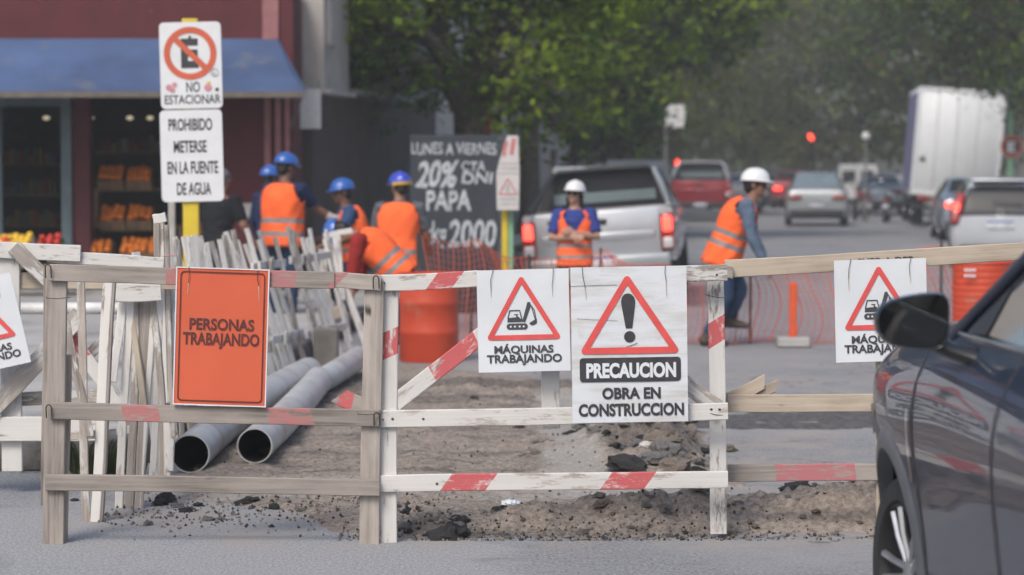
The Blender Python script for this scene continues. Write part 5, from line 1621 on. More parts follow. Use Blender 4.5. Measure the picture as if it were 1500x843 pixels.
def van(label, px_, d, paint, roof=1.82, turn=0.0):
    o = vroot('parked_van', label, 'van', px_, d, 'cars along the street', turn=turn)
    b = Body([(0.0, .36, .98, roof - .06, .80, .70), (.08, .26, 1.0, roof, .83, .73), (1.2, .24, 1.0, roof + .02, .84, .73), (2.2, .24, 1.0, roof - .02, .84, .72), (2.6, .24, .98, roof - .22, .83, .70), (3.25, .25, .95, 1.10, .82, .72), (3.9, .28, .80, .92, .78, .66), (4.05, .4, .66, .72, .7, .58)])
    b.shell(o, paint)
    for s_ in (-1, 1):
        rbox(o, 'rear_window', 'car_glass', (s_ * .36, -.004, 1.36), (.50, .03, .46), .04)
        rbox(o, 'tail_light', 'lens_red', (s_ * .73, -.006, .98), (.12, .05, .34), .02)
        for y in (.65, 3.1): wheel(o, (s_ * .74, y, .31), .31, .19, s_)
    b.patch(o, 'side_window', 'car_glass', 1.6, 3.8, 4.2, 4.86)
    b.patch(o, 'windscreen', 'car_glass', 4.1, 4.9, 5.3, 7, span=True)
    rbox(o, 'bumper', 'black_plastic', (0, -.01, .42), (1.5, .12, .18), .04)
    plate(o, (.3, -.02, .80))
    return o
def pickup(label, px_, d, paint, bed=1.12, *, roof=1.62, k=1.0, lit=False, bar='black_plastic', plate_x=0.0, turn=0.0, bar_top=None, strut=None, roll=0.0):
    o = vroot('pickup_truck', label, 'pickup', px_, d, 'pickups in the street', turn=turn, roll=roll)
    w = .90 * k
    b = Body([(1.78, .42, bed, roof - .03, w * .98, w * .74), (1.84, .42, bed, roof, w, w * .76), (2.3, .42, bed, roof + .03, w, w * .77), (2.95, .42, bed - .01, roof, w, w * .76), (3.3, .42, bed - .02, roof - .1, w, w * .75), (3.95, .42, bed - .04, bed + .02, w, w * .86), (4.8, .44, bed - .18, bed - .06, w * .97, w * .82), (5.1, .52, bed - .38, bed - .28, w * .86, w * .7)])
    b.shell(o, paint, 'cab')
    b.patch(o, 'side_window', 'car_glass', 0.9, 4.0, 4.2, 4.86)
    b.patch(o, 'windscreen', 'car_glass', 4.15, 4.9, 5.3, 7, span=True)
    if roll: b.patch(o, 'roof_skin', 'black_plastic', 0.0, 3.0, 4.7, 7, .012, span=True)
    rw = MB()
    zc0, zc1 = bed + .04, roof - .10
    poly = [(-w * .80, zc0), (w * .80, zc0), (w * .66, zc1), (-w * .66, zc1)]
    rw.prism(poly, lambda p, q: (p[0], 1.760 if q == 0 else 1.7675, p[1]))
    fb = MB(); fb.prism([(-w * .955, bed + .01), (w * .955, bed + .01), (w * .765, roof - .015), (-w * .765, roof - .015)], lambda p, q: (p[0], 1.768 if q == 0 else 1.779, p[1])); fb.build('window_frame', M['black_plastic'], o, smooth=False)
    rwo = rw.build('rear_window', M['car_glass'], o, smooth=False)
    MB().box((0, 1.755, zc0 + (zc1 - zc0) * .36), (w * 1.42, .012, (zc1 - zc0) * .42)).build('pale_pane', M['pane_pale'], rwo, smooth=False)
    for s_ in (-1, 1):
        bs = MB()
        pr_ = [(s_ * (w - .005), .50), (s_ * w, .8), (s_ * (w - .012), bed - .03), (s_ * (w - .03), bed), (s_ * (w - .10), bed), (s_ * (w - .11), .5)]
        bs.prism(pr_, lambda p, q: (p[0], .06 if q == 0 else 1.76, p[1]))
        bs.build('bed_side', M[paint], o, angle=50)
        tl = rbox(o, 'tail_light', 'lens_red', (s_ * (w - .075), .025, bed - .29), (.155, .13, .44), .03)
        rbox(tl, 'lamp', 'lens_lit' if lit else 'lens_red', (s_ * (w - .075), -.022, bed - .20), (.12, .07, .19), .03)
        rbox(tl, 'reverse_lamp', 'lens_clear', (s_ * (w - .075), -.025, bed - .42), (.12, .06, .13), .02)
        for y in (1.0, 4.15): wheel(o, (s_ * (w - .12), y, .37), .37, .24, s_)
        st_ = MB().tube([(s_ * w * .70, 1.72, (bar_top or roof) + .02), (s_ * w * .80, 1.35, (bar_top or roof) - .16), (s_ * w * .93, .45, bed + .03)], [(.035, .025), (.04, .025), (.03, .02)], 10).build('roll_bar_leg', M[(strut if s_ > 0 else None) or bar], o)
    rbox(o, 'bed_floor', 'black_plastic', (0, .92, .62), (w * 1.76, 1.66, .04), .005, 1)
    tg = rbox(o, 'tailgate', paint, (0, .035, (bed + .56) / 2), (w * 1.655, .07, bed - .56), .02)
    rbox(tg, 'handle', 'black_plastic', (0, -.004, bed - .13), (.22, .02, .07), .012)
    rbox(tg, 'crease', paint, (0, -.002, bed - .30), (w * 1.5, .02, .10), .02)
    rbox(tg, 'badge', 'chrome', (0.02 if bar != 'black_plastic' else -.5, -.006, bed - .30 if bar != 'black_plastic' else bed - .1), (.17, .012, .06), .02)
    rb_ = MB()
    bt = (bar_top or roof)
    rb_.tube([(-w * .70, 1.72, bt - .02), (-w * .62, 1.72, bt + .03), (0, 1.72, bt + .045), (w * .62, 1.72, bt + .03), (w * .70, 1.72, bt - .02)], [(.085, .035)] * 5, 10)
    rb_.build('roll_bar', M[bar], o)
    bp = rbox(o, 'bumper', 'black_plastic' if bar != 'black_plastic' else 'paint_greysilver', (0, -.05, .52), (w * 1.86, .18, .17), .03)
    rbox(bp, 'step', 'black_plastic', (0, -.03, .435), (w * 1.7, .2, .08), .02)
    plate(o, (plate_x, -.155, .54), .42, .13)
    MB().tube([(w * .3, .6, .45), (w * .3, 1.4, .42)], .1, 10).build('exhaust', M['black_plastic'], o)
    return o

pickup('silver pickup with lit red tail lights waiting behind the works', 884, 28.6, 'paint_silver', bed=1.13, roof=1.575, k=0.985, lit=True, bar='black_plastic', plate_x=0.0, turn=0.6, strut='paint_silver', roll=-4.2)
pickup('dark red pickup with a silver roll bar further up the street', 1024, 77, 'paint_red', bed=1.28, roof=1.83, k=1.09, lit=False, bar='paint_pale', plate_x=0.05)
sedan('pale silver saloon driving away up the street', 1197, 70, 'paint_greysilver', 1.56, False, 1.02, 'pane_pale')
hatch('silver hatchback with tall red tail lights parked behind the right barricade', 1466, 40, 'paint_pale', 1.47, True, 0.96, -3.5)
sedan('blue grey car parked just beyond the silver hatchback', 1436, 55, 'paint_bluegrey', 1.46, True, 1.0)
van('white van with two square rear windows parked beyond the motorcycles', 1257, 96, 'paint_white', 1.84)
van('white van roof showing behind the silver pickup, nearest the trees', 866, 46, 'paint_white', 1.665)
sedan('white car roof between the white van and the silver pickup cab', 902, 52.5, 'paint_white', 1.72)
van('white van roof between the silver and the red pickups', 932, 60, 'paint_white', 1.84)
sedan('white car with a red tail light right of the red pickup', 1086, 92, 'paint_white', 1.50, True, 0.85)
sedan('dark car behind the stooping worker in the white helmet', 1118, 108, 'paint_dark', 1.50)
sedan('dark green car in the queue under the traffic light', 1140, 118, 'paint_green', 1.55)
sedan('red car half hidden by the silver saloon', 1160, 104, 'paint_red', 1.62, True)
sedan('dark car parked behind the white van', 1222, 112, 'paint_dark', 1.62)
sedan('grey car parked at the right kerb beyond the motorcycles', 1292, 88, 'paint_bluegrey', 1.45)

# ------------------------------------------------------------------ box truck, leaning towards the kerb
bt = vroot('box_truck', 'white box truck leaning to one side with a purple flank', 'truck', 1394, 69, roll=4.3)
simple('truck_white', (0.70, 0.725, 0.745), 0.5, var=0.05, vs=2, dirt=((0.46, 0.46, 0.45), 1.2, 0.60))
simple('truck_purple', (0.20, 0.20, 0.34), 0.5, var=0.08)
simple('rust', (0.22, 0.085, 0.045), 0.8, var=0.4)
bb = MB().box((0, 2.6, 2.36), (2.42, 5.2, 3.0), bev=0.02).build('box_body', M['truck_white'], bt, angle=50)
MB().box((-1.215, 2.6, 2.36), (.012, 5.0, 2.75)).build('purple_panel', M['truck_purple'], bb, smooth=False)
for x_ in (-1.17, 1.17): MB().box((x_, -.01, 2.36), (.09, .05, 3.02), bev=.012).build('corner_post', M['truck_white'], bb)
for z_ in (.9, 3.83): MB().box((0, -.008, z_), (2.26, .045, .10), bev=.012).build('cross_bar', M['truck_white'], bb)
for x_ in (-.62, -.07, .5):
    MB().box((x_, -.004, 2.36), (.02, .02, 2.76)).build('door_seam', M['faded_grey'], bb, smooth=False)
MB().ball((-.95, -.02, 1.85), (.075, .012, .075)).build('emblem', M['stencil_black'], bb)
rbox(bt, 'chassis', 'black_plastic', (0, 3.3, .72), (.9, 6.6, .22), .02)
rbox(bt, 'cab', 'truck_white', (0, 6.2, 1.55), (2.1, 1.8, 1.7), .12)
rbox(bt, 'underrun_bar', 'black_plastic', (-.1, .12, .52), (2.0, .1, .12), .02)
rbox(bt, 'light_bar', 'rust', (-.15, -.0, .76), (1.6, .08, .14), .015)
for s_ in (-1, 1):
    rbox(bt, 'tail_light', 'lens_red', (s_ * .78 - .1, -.06, .76), (.26, .06, .12), .02)
    rbox(bt, 'mudguard', 'truck_white' if s_ < 0 else 'black_plastic', (s_ * .98, .95, .93), (.46, 1.1, .05), .02)
    for y in (1.2, 5.9): wheel(bt, (s_ * .93, y, .44), .44, .34, s_)
plate(bt, (-.45, -.06, .62))

# ------------------------------------------------------------------ parked motorcycles
def motorcycle(label, px_, d, paint, turn):
    o = empty('motorcycle', (GX(px_, d), d, 0), (0, R(8), -STH + R(turn)), label, 'motorcycle', 'motorcycles parked beside the van')
    for y in (0.3, 1.6):
        wheel(o, (0, y, .30), .30, .10, 1)
    fr = MB(); fr.tube([(0, .3, .3), (0, .75, .45), (0, 1.15, .62), (0, 1.42, .95)], .03, 8); fr.tube([(0, 1.6, .3), (0, 1.42, .95), (0, 1.36, 1.02)], .028, 8); fr.tube([(0, .2, .72), (0, .8, .66), (0, 1.2, .7)], .03, 8)
    fr.build('frame', M['black_plastic'], o)
    MB().ball((0, 1.02, .78), (.13, .28, .12)).build('tank', M[paint], o)
    MB().ball((0, .5, .80), (.12, .38, .07)).build('seat', M['black_plastic'], o)
    MB().box((0, .8, .45), (.3, .35, .28), bev=.05).build('engine', M['steel_grey'], o)
    MB().tube([(-.36, 1.22, 1.06), (-.1, 1.34, 1.03), (.1, 1.34, 1.03), (.36, 1.22, 1.06)], .018, 8).build('handlebar', M['black_plastic'], o)
    MB().box((0, .06, .68), (.14, .08, .10), bev=.02).build('tail_light', M['lens_red'], o)
    MB().tube([(.14, .15, .36), (.14, .9, .34)], .045, 8).build('exhaust', M['rim_silver'], o)
    plate(o, (0, .03, .52), .2, .14)
    for s_ in (-1, 1):
        MB().tube([(s_ * .33, 1.2, 1.06), (s_ * .36, 1.2, 1.2)], .008, 6).build('mirror_stem', M['black_plastic'], o)
        MB().ball((s_ * .37, 1.19, 1.23), (.06, .012, .04)).build('mirror', M['chrome'], o)
    return o
motorcycle('red motorcycle parked next to the white van', 1270, 77, 'paint_red', 12)
motorcycle('pale motorcycle parked next to the box truck', 1294, 75, 'paint_white', -8)

# ------------------------------------------------------------------ dark car in front of the barricade, cut off by the frame
cx0, cy0 = 1.205, 7.80
suv = empty('dark_car', (cx0, cy0, 0), label='dark grey car with a black door mirror cutting into the frame on the right', cat='car')
PROF = [(.20, .12), (.28, .06), (.36, .040), (.50, .028), (.66, .010), (.80, -.004), (.90, -.006), (.965, .002), (1.02, .022), (1.07, .050), (1.12, .088)]
def prof(z):
    if z <= PROF[0][0]: return PROF[0][1]
    for i in range(len(PROF) - 1):
        if z <= PROF[i + 1][0] or i == len(PROF) - 2:
            t = (z - PROF[i][0]) / (PROF[i + 1][0] - PROF[i][0]); t = min(1.2, t)
            p0 = PROF[max(0, i - 1)][1]; p3 = PROF[min(len(PROF) - 1, i + 2)][1]
            return cr_(p0, PROF[i][1], PROF[i + 1][1], p3, t, .4)
def taper(y):
    t = max(0, (y - .22) / .64)
    r_ = max(0, (-y - 2.4) / 1.0)
    return .30 * t ** 2.2 + .22 * r_ ** 2
def ztop(y):
    if y < -.72: return 1.135 + .02 * min(1, (-.72 - y) / 1.4)
    t = (y + .72) / 1.58
    return 1.135 - .045 * t - .10 * t ** 2 - .22 * t ** 5
def side_pt(y, z, off=0.0):
    zs = z / ztop(y) * 1.12 if z > .9 else z
    if z > .9:
        zs = .9 + (z - .9) / max(.02, ztop(y) - .9) * .22 if ztop(y) > .93 else z
    bulge = .012 * math.exp(-((y) / .5) ** 2) * math.exp(-((z - .80) / .16) ** 2)
    return Vector((prof(zs) + taper(y) - bulge - off, y, z))
AR, AC = .405, (0.0, .335)
WB = 2.55
def side_mesh(mirror):
    ny_, nz_ = 170, 44
    mb = MB()
    def fn(u, v):
        y = -3.28 + u * 4.14
        z = .20 + v * (ztop(y) - .20)
        p = side_pt(y, z)
        return (1.78 - p.x, p.y, p.z) if mirror else p
    mb.grid(fn, ny_, nz_)
    keep = []
    for f in mb.f:
        c = sum((Vector(mb.v[i]) for i in f), Vector()) / 4
        if min(math.hypot(c.y - AC[0], c.z - AC[1]), math.hypot(c.y + WB, c.z - AC[1])) > AR: keep.append(f)
    mb.f = keep; mb.m = [0] * len(keep)
    return mb
for mir in (False, True): side_mesh(mir).build('body_side', M['paint_navy'], suv, angle=60)
mb = MB()
def hood(u, v):
    y = -.74 + v * 1.60
    a = side_pt(y, ztop(y)); b_ = Vector((1.78 - a.x, y, a.z))
    p = a.lerp(b_, u)
    p.z += .06 * (1 - (2 * u - 1) ** 4) * (1 - .5 * v) + (.012 * math.sin(min(u, 1 - u) * 12) if min(u, 1 - u) < .26 else 0)
    return p
mb.grid(hood, 36, 28); mb.build('bonnet', M['paint_navy'], suv, angle=60)
mb = MB()
def nose(u, v):
    zt_ = hood(u, 1).z
    a = side_pt(.86, .2); y = .86 + .10 * (1 - (2 * u - 1) ** 2)
    return (hood(u, 1).x, .86 + .16 * (1 - (2 * u - 1) ** 2) * math.sin(PI * (.2 + .6 * v)), .2 + (zt_ - .2) * v)
mb.grid(nose, 20, 12); mb.build('front_bumper', M['black_plastic'], suv, angle=60)
# roof and pillars
XR = .325
simple('window_glass', (0.022, 0.026, 0.03), 0.04, var=0.05, spec=0.8, coat=0.8)
def gl(y, z):   # side glass plane leaning in from the belt to the roof
    t = (z - 1.13) / .45
    return Vector((.088 + (XR - .088) * t, y, z))
mb = MB()
mb.grid(lambda u, v: (XR + (1.78 - 2 * XR) * u, -1.72 - 1.4 * v, 1.59 + .05 * (1 - (2 * u - 1) ** 2) - .08 * v * v), 12, 8)
mb.build('roof', M['paint_navy'], suv, angle=60)
mb = MB()
mb.grid(lambda u, v: (lambda a, b_: a.lerp(b_, u))(gl(-.74 - .96 * v, 1.13 + .455 * v), Vector((1.78 - gl(-.74 - .96 * v, 1.13 + .455 * v).x, -.74 - .96 * v, 1.13 + .455 * v))) + Vector((0, .12 * (1 - (2 * u - 1) ** 2), .02)), 16, 10)
mb.build('windscreen', M['car_glass'], suv, angle=60)
for mir in (0, 1):
    mx = (lambda p: Vector((1.78 - p.x, p.y, p.z))) if mir else (lambda p: Vector(p))
    mb = MB(); mb.tube([mx(gl(-.58, 1.075) + Vector((.01, 0, 0))), mx(gl(-.78, 1.165)), mx(gl(-1.2, 1.39) + Vector((-.004, 0, .008))), mx(gl(-1.68, 1.58)), mx(gl(-2.5, 1.59)), mx(gl(-3.1, 1.50))], [(.028, .022), (.030, .022), (.028, .022), (.028, .022), (.028, .022), (.028, .022)], 12)
    mb.build('pillar', M['paint_navy'], suv, angle=60)
    mb = MB()
    pl = [(-.83, 1.150), (-.95, 1.225), (-1.22, 1.375), (-1.66, 1.552), (-2.10, 1.568), (-2.10, 1.16), (-1.5, 1.15)]
    mb.add([mx(gl(y, z) + Vector((-.004, 0, 0))) for y, z in pl], [list(range(len(pl)))])
    mb.build('side_window', M['window_glass'], suv, smooth=False)
    mb = MB(); pl = [(-2.18, 1.16), (-2.18, 1.565), (-2.95, 1.50), (-3.0, 1.17)]
    mb.add([mx(gl(y, z) + Vector((-.004, 0, 0))) for y, z in pl], [list(range(len(pl)))])
    mb.build('side_window', M['window_glass'], suv, smooth=False)
    mb = MB(); mb.grid(lambda u, v: mx(gl(-.74 - 2.4 * u, 1.12 + .455 * v * min(1, (u * 2.4) / .95) ) + Vector((.012, 0, 0))), 24, 6); mb.build('door_frame', M['black_plastic'], suv, angle=60)
    mb = MB(); mb.tube([mx(gl(-.80 - .1 * k, 1.130 + .0012 * k) + Vector((-.010, 0, .006))) for k in range(24)], [(.011, .007)] * 24, 8); mb.build('belt_strip', M['chrome'], suv)
# wheel arch trim, sill, well
for yc in (0.0, -WB):
    for mir in (0, 1):
        mb = MB()
        def ar(u, v):
            a = R(-24 + 228 * u)
            rr = .368 + .095 * v
            y, z = yc + rr * math.cos(a), AC[1] + rr * math.sin(a)
            o_ = .016 - .03 * (v ** 3)
            p = side_pt(y, max(.2, z), o_)
            p.z = max(.16, z)
            if v < .001: p.x += .05
            return (1.78 - p.x, p.y, p.z) if mir else p
        mb.grid(ar, 48, 8); mb.build('wheel_arch', M['cladding'], suv, angle=60)
        mb = MB()
        def wl_(u, v):
            a = R(-30 + 240 * u); p = side_pt(yc, .5)
            x = .035 + .40 * v
            return ((1.78 - x) if mir else x, yc + .395 * math.cos(a), AC[1] + .395 * math.sin(a))
        mb.grid(wl_, 30, 4)
        mb.build('wheel_well', M['stencil_black'], suv)
for mir in (0, 1):
    mb = MB()
    def sill(u, v):
        y = -.44 - 1.66 * u
        p = side_pt(y, .17 + .16 * v, .014 * math.sin(PI * v) ** .5)
        return (1.78 - p.x, p.y, p.z) if mir else p
    mb.grid(sill, 20, 6); mb.build('sill', M['cladding'], suv)
# shut lines, garnish, headlamp
for (ys_, z0_, z1_, ln) in ((-.50, .34, 1.09, .02), (-1.68, .34, 1.13, -.0)):
    mb = MB()
    mb.tube([side_pt(ys_ + ln * math.sin(k / 16 * PI), z0_ + (z1_ - z0_) * k / 16, .0015) for k in range(17)], [(.0035, .0035)] * 17, 6)
    mb.build('door_seam', M['stencil_black'], suv)
mb = MB(); mb.grid(lambda u, v: side_pt(.42 + .38 * u, .70 + .14 * v - .02 * u, .006), 10, 6); hl = mb.build('headlight', M['lens_clear'], suv)
mb = MB(); mb.grid(lambda u, v: side_pt(.38 + .06 * u, .72 + .10 * v, .009), 4, 6); mb.build('side_marker', M['lens_amber'], hl)
mb = MB(); mb.grid(lambda u, v: side_pt(-.40 - .03 * u, .66 + .22 * v, .006), 4, 10); mb.build('garnish', M['chrome'], suv)
# front wheel: black rim with bright-edged spokes
def suv_wheel(yc, mir):
    x = 1.78 - .15 if mir else .15
    s_ = 1 if mir else -1
    if yc == 0: x += .02 * s_
    T = Matrix.Translation((x, yc, .33)) @ Matrix.Rotation(R(8 if yc == 0 else 0), 4, 'Z') @ Euler((0, PI / 2 * s_, 0)).to_matrix().to_4x4()
    h = .11
    t = MB()
    r_ = .33; T = T @ Matrix.Scale(.955, 4); T.translation.z = .316
    t.lathe([(.2, -h), (.30, -h), (.322, -h * .8), (.33, -h * .5), (.33, h * .5), (.324, h * .78), (.305, h * .98), (.245, h * 1.0), (.232, h * .86)], 48, cap=False, M=T)
    w_ = t.build('wheel', M['tyre'], suv)
    q = MB(); q.lathe([(.236, h * .9), (.228, h * .96), (.215, h * .6), (.205, h * .1), (.001, h * .05)], 40, cap=False, M=T); q.build('rim', M['black_plastic'], w_)
    q = MB()
    for k in range(5):
        for dlt in (-.19, .19):
            a = 2 * PI * k / 5 + .35
            p0 = Vector((.045 * math.cos(a + dlt * 2), .045 * math.sin(a + dlt * 2), h * .62))
            p1 = Vector((.222 * math.cos(a + dlt), .222 * math.sin(a + dlt), h * .82))
            q.tube([p0, p0.lerp(p1, .5) + Vector((0, 0, .006)), p1], [(.013, .013), (.012, .012), (.014, .014)], 6, M=T)
    q.lathe([(.055, h * .4), (.05, h * .7), (.001, h * .74)], 20, cap=False, M=T)
    q.build('spokes', M['rim_silver'], w_)
for yc in (0.0, -WB):
    for mir in (0, 1): suv_wheel(yc, mir)
# door mirror
DM = 6.66
simple('mirror_glass', (0.12, 0.125, 0.135), 0.03, 0.95, 0.03)
simple('mirror_black', (0.018, 0.019, 0.021), 0.22, var=0.1, coat=0.5)
outl = [(1283, 472), (1285, 459), (1292, 449), (1308, 440), (1330, 434.5), (1352, 431), (1372, 430), (1384, 432), (1390, 439), (1391.5, 452), (1391.5, 476), (1389, 496), (1384, 508), (1372, 513), (1350, 513.5), (1326, 511), (1306, 506), (1293, 497), (1286, 486)]
O3 = [W(a, b_, DM) - suv.location for a, b_ in outl]
cen = sum(O3, Vector()) / len(O3)
def scl(k, dy, sh=0.0): return [cen + (p - cen) * k + Vector((sh, dy, 0)) for p in O3]
mh = MB().loft([scl(.90, .012), scl(.955, -.004), scl(1.0, .004), scl(1.03, .03), scl(.99, .06, .004), scl(.86, .095, .01), scl(.6, .115, .016), scl(.2, .122, .02)], cap=True)
mir_o = mh.build('door_mirror', M['mirror_black'], suv, angle=60)
gv = MB(); gv.add([tuple(p) for p in scl(.93, .0025)], [list(range(len(O3)))]); gv.build('mirror_glass', M['mirror_glass'], mir_o, smooth=False)
MB().tube([cen + Vector((.045, .05, -.05)), cen + Vector((.10, .055, -.082)), side_pt(-1.09, 1.085) + Vector((.02, 0, 0))], [(.035, .028), (.034, .024), (.06, .03)], 12).build('mirror_arm', M['mirror_black'], suv)
mb = MB(); mb.add([gl(-.84, 1.14) + Vector((-.008, 0, 0)), gl(-1.10, 1.28) + Vector((-.008, 0, 0)), gl(-1.10, 1.15) + Vector((-.008, 0, 0))], [[0, 1, 2]]); mb.build('mirror_sail', M['black_plastic'], suv, smooth=False)

# ================================================================== traffic lights and round sign on the right
simple('signal_black', (0.02, 0.02, 0.022), 0.5)
simple('lamp_red', (0.8, 0.05, 0.03), 0.4, emis=(1.0, 0.06, 0.03), est=5.0)
simple('lamp_off', (0.03, 0.03, 0.025), 0.3)
def signal(root, c, lit=0, k=1.0):
    h_ = MB().box((c[0], c[1], c[2] - .28 * k), (.36 * k, .22, .98 * k), bev=.03).build('signal_head', M['signal_black'], root)
    for i in range(3):
        z = c[2] - .29 * k * i
        MB().lathe([(.001, .02), (.10 * k, .018), (.125 * k, 0)], 20, cap=False, M=Matrix.Translation((c[0], c[1] - .112, z)) @ Euler((PI / 2, 0, 0)).to_matrix().to_4x4()).build('lamp', M['lamp_red' if i == lit else 'lamp_off'], h_)
        MB().tube([(c[0] + .15 * k * math.cos(R(a)), c[1] - .2, z + .15 * k * math.sin(R(a))) for a in range(0, 181, 20)], (.012), 6).build('visor', M['signal_black'], h_)
tl = empty('traffic_light', ST(6.2, 108, 0.14), label='red traffic light on an arm over the street among dark trees', cat='traffic light')
lp = W(1186, 202, 108) - tl.location
MB().tube([(0, 0, 0), (0, 0, 4.6)], .08, 12).build('pole', M['steel_grey'], tl)
MB().tube([(0, 0, 4.4), (-1.2, 0, 4.3), (lp.x, 0, lp.z + .5)], .05, 8).build('arm', M['steel_grey'], tl)
signal(tl, (lp.x, lp.y - .12, lp.z), 0, 1.25)
tl2 = empty('traffic_light', (GX(992, 122), 122, 0.0), label='red traffic light low on a post beside the red pickup roof', cat='traffic light')
lp = W(992, 238, 122) - tl2.location
MB().tube([(0, .15, 0), (0, .15, lp.z + .3)], .06, 10).build('pole', M['steel_grey'], tl2)
signal(tl2, (0, 0, lp.z), 0, 1.0)
ns = empty('round_parking_sign', (GX(1480, 62), 62, 0.14), label='green pole with a round red edged sign beside the truck', cat='sign')
zr = W(750, 215, 62).z - .14
MB().tube([(0, 0, 0), (0, 0, W(750, 100, 62).z - .14)], .085, 12).build('pole', M['pole_green'], ns)
mb = MB().lathe([(.001, -.012), (.28, -.012), (.28, .012), (.001, .012)], 30, cap=False, M=Matrix.Translation((0, -.11, zr)) @ Euler((PI / 2, 0, 0)).to_matrix().to_4x4())
dsc = mb.build('disc', M['stencil_black'], ns)
mb = MB(); ring_flat(mb, [(x_, z_ + zr) for x_, z_ in circ(0, 0, .275, 28)], [(x_, z_ + zr) for x_, z_ in circ(0, 0, .205, 28)], -.126); mb.build('red_ring', M['ring_red'], dsc, smooth=False)
mb = MB(); text_into(mb, 'E', -.10, .10, zr - .13, zr + .13, -.127, 0, .04); mb.build('letter', M['sign_face'], dsc, smooth=False)
wsn = empty('projecting_sign', (GX(989, 80), 80, 0.0), label='plain white sign board on a post far down the left side', cat='sign')
zb_, zt2_ = W(750, 187, 80).z, W(750, 154, 80).z
MB().box((0, 0, (zb_ + zt2_) / 2), (28 / F * 80, .08, zt2_ - zb_), bev=.01).build('board', M['white_paint'], wsn, smooth=False)
MB().tube([(-.3, .1, 0), (-.3, .1, zt2_)], .05, 10).build('pole', M['steel_grey'], wsn)

# dark saloon and trees added behind the camera to darken mirror and paint reflections
q = sedan('dark saloon added behind the viewer to darken the door mirror', 750, 20, 'paint_dark', 1.5, False, 1.0)
q.location = (3.1, -5.5, 0); q.rotation_euler = (0, 0, PI)
for k_, (x_, y_) in enumerate(((-3, -22), (4.5, -26), (11, -20), (-11, -24), (18, -26))):
    t_ = copy_tree(bpy.data.objects['street_tree'])
    t_.location = (x_, y_, 0); t_.rotation_euler = (0, 0, k_ * 1.3); t_.scale = (1.1, 1.1, 1.25)
    t_['label'] = 'street tree added behind the viewer for reflections, ' + ['in the middle', 'right of the middle', 'further right', 'at the far left', 'at the far right'][k_]

lpz = W(1268, 200, 76).z
lm = empty('street_lamp', (GX(1268, 76), 76, 0.0), label='slim street lamp with a pale round globe left of the box truck', cat='lamp')
MB().tube([(0, 0, 0), (0, 0, lpz - .1)], [.045, .03], 10).build('pole', M['steel_grey'], lm)
MB().ball((0, 0, lpz), .13).build('globe', M['white_paint'], lm)
# ================================================================== people
def cloth(name, col, var=0.18):
    simple(name, col, 0.85, var=var, vs=7, bump=0.5, bs_=14, bd=0.01, spec=0.2)
simple('skin_tan', (0.26, 0.135, 0.085), 0.55, var=0.12, vs=8)
simple('skin_light', (0.38, 0.215, 0.15), 0.55, var=0.1, vs=8)
simple('skin_dark', (0.17, 0.085, 0.055), 0.55, var=0.12, vs=8)
cloth('vest_orange', (0.90, 0.145, 0.040), 0.12)
simple('reflective', (0.21, 0.205, 0.20), 0.4, var=0.12, vs=20)
cloth('shirt_navy', (0.016, 0.026, 0.07)); cloth('shirt_blue', (0.035, 0.075, 0.17)); cloth('shirt_royal', (0.035, 0.055, 0.23))
cloth('shirt_grey', (0.10, 0.105, 0.12)); cloth('shirt_red', (0.25, 0.02, 0.018)); cloth('shirt_black', (0.014, 0.015, 0.018)); cloth('shirt_slate', (0.095, 0.13, 0.19))
cloth('jean_blue', (0.028, 0.05, 0.10)); cloth('trouser_navy', (0.015, 0.02, 0.042)); cloth('trouser_dark', (0.022, 0.022, 0.028))
simple('boot_brown', (0.06, 0.042, 0.032), 0.7, var=0.3); simple('hair_black', (0.010, 0.008, 0.007), 0.5); simple('hair_grey', (0.10, 0.10, 0.10), 0.6)
simple('helmet_blue', (0.025, 0.105, 0.38), 0.3, var=0.06, coat=0.4); simple('helmet_royal', (0.03, 0.06, 0.45), 0.3, var=0.06, coat=0.4); simple('helmet_white', (0.68, 0.68, 0.68), 0.32, var=0.05, coat=0.3)
simple('strap_yellow', (0.65, 0.40, 0.02), 0.6); simple('lens_dark', (0.008, 0.008, 0.009), 0.1); simple('glove_white', (0.55, 0.53, 0.50), 0.85, bump=0.4); simple('cap_grey', (0.12, 0.12, 0.13), 0.85); simple('eye_white', (0.6, 0.58, 0.55), 0.3); simple('eye_dark', (0.015, 0.01, 0.008), 0.2); simple('belt', (0.22, 0.19, 0.16), 0.7)

def fdir(a, tw=0.0):
    """unit vector leaning forward (towards -Y) by a degrees"""
    return Vector((math.sin(R(tw)) * 0.0, -math.sin(R(a)), math.cos(R(a))))

def remesh(mb, vox, smooth=4):
    return baked(mb, [('REMESH', dict(mode='VOXEL', voxel_size=vox)), ('SMOOTH', dict(iterations=smooth, factor=0.5))])

def setmat(me, m):
    if m.startswith(('shirt', 'jean', 'trouser')):      # creases
        nr = [v.normal.copy() for v in me.vertices]
        flat_ = []
        for v, n_ in zip(me.vertices, nr):
            p = v.co
            flat_ += list(p + n_ * (0.009 * noise.noise((p.x * 9, p.y * 9, p.z * 17)) + 0.005 * noise.noise((p.x * 25 + 3, p.y * 25, p.z * 40)) - .003))
        me.vertices.foreach_set('co', flat_)
        me.update()
    me.materials.clear(); me.materials.append(M[m])
    me.polygons.foreach_set('material_index', [0] * len(me.polygons))
    me.polygons.foreach_set('use_smooth', [True] * len(me.polygons))
    return me

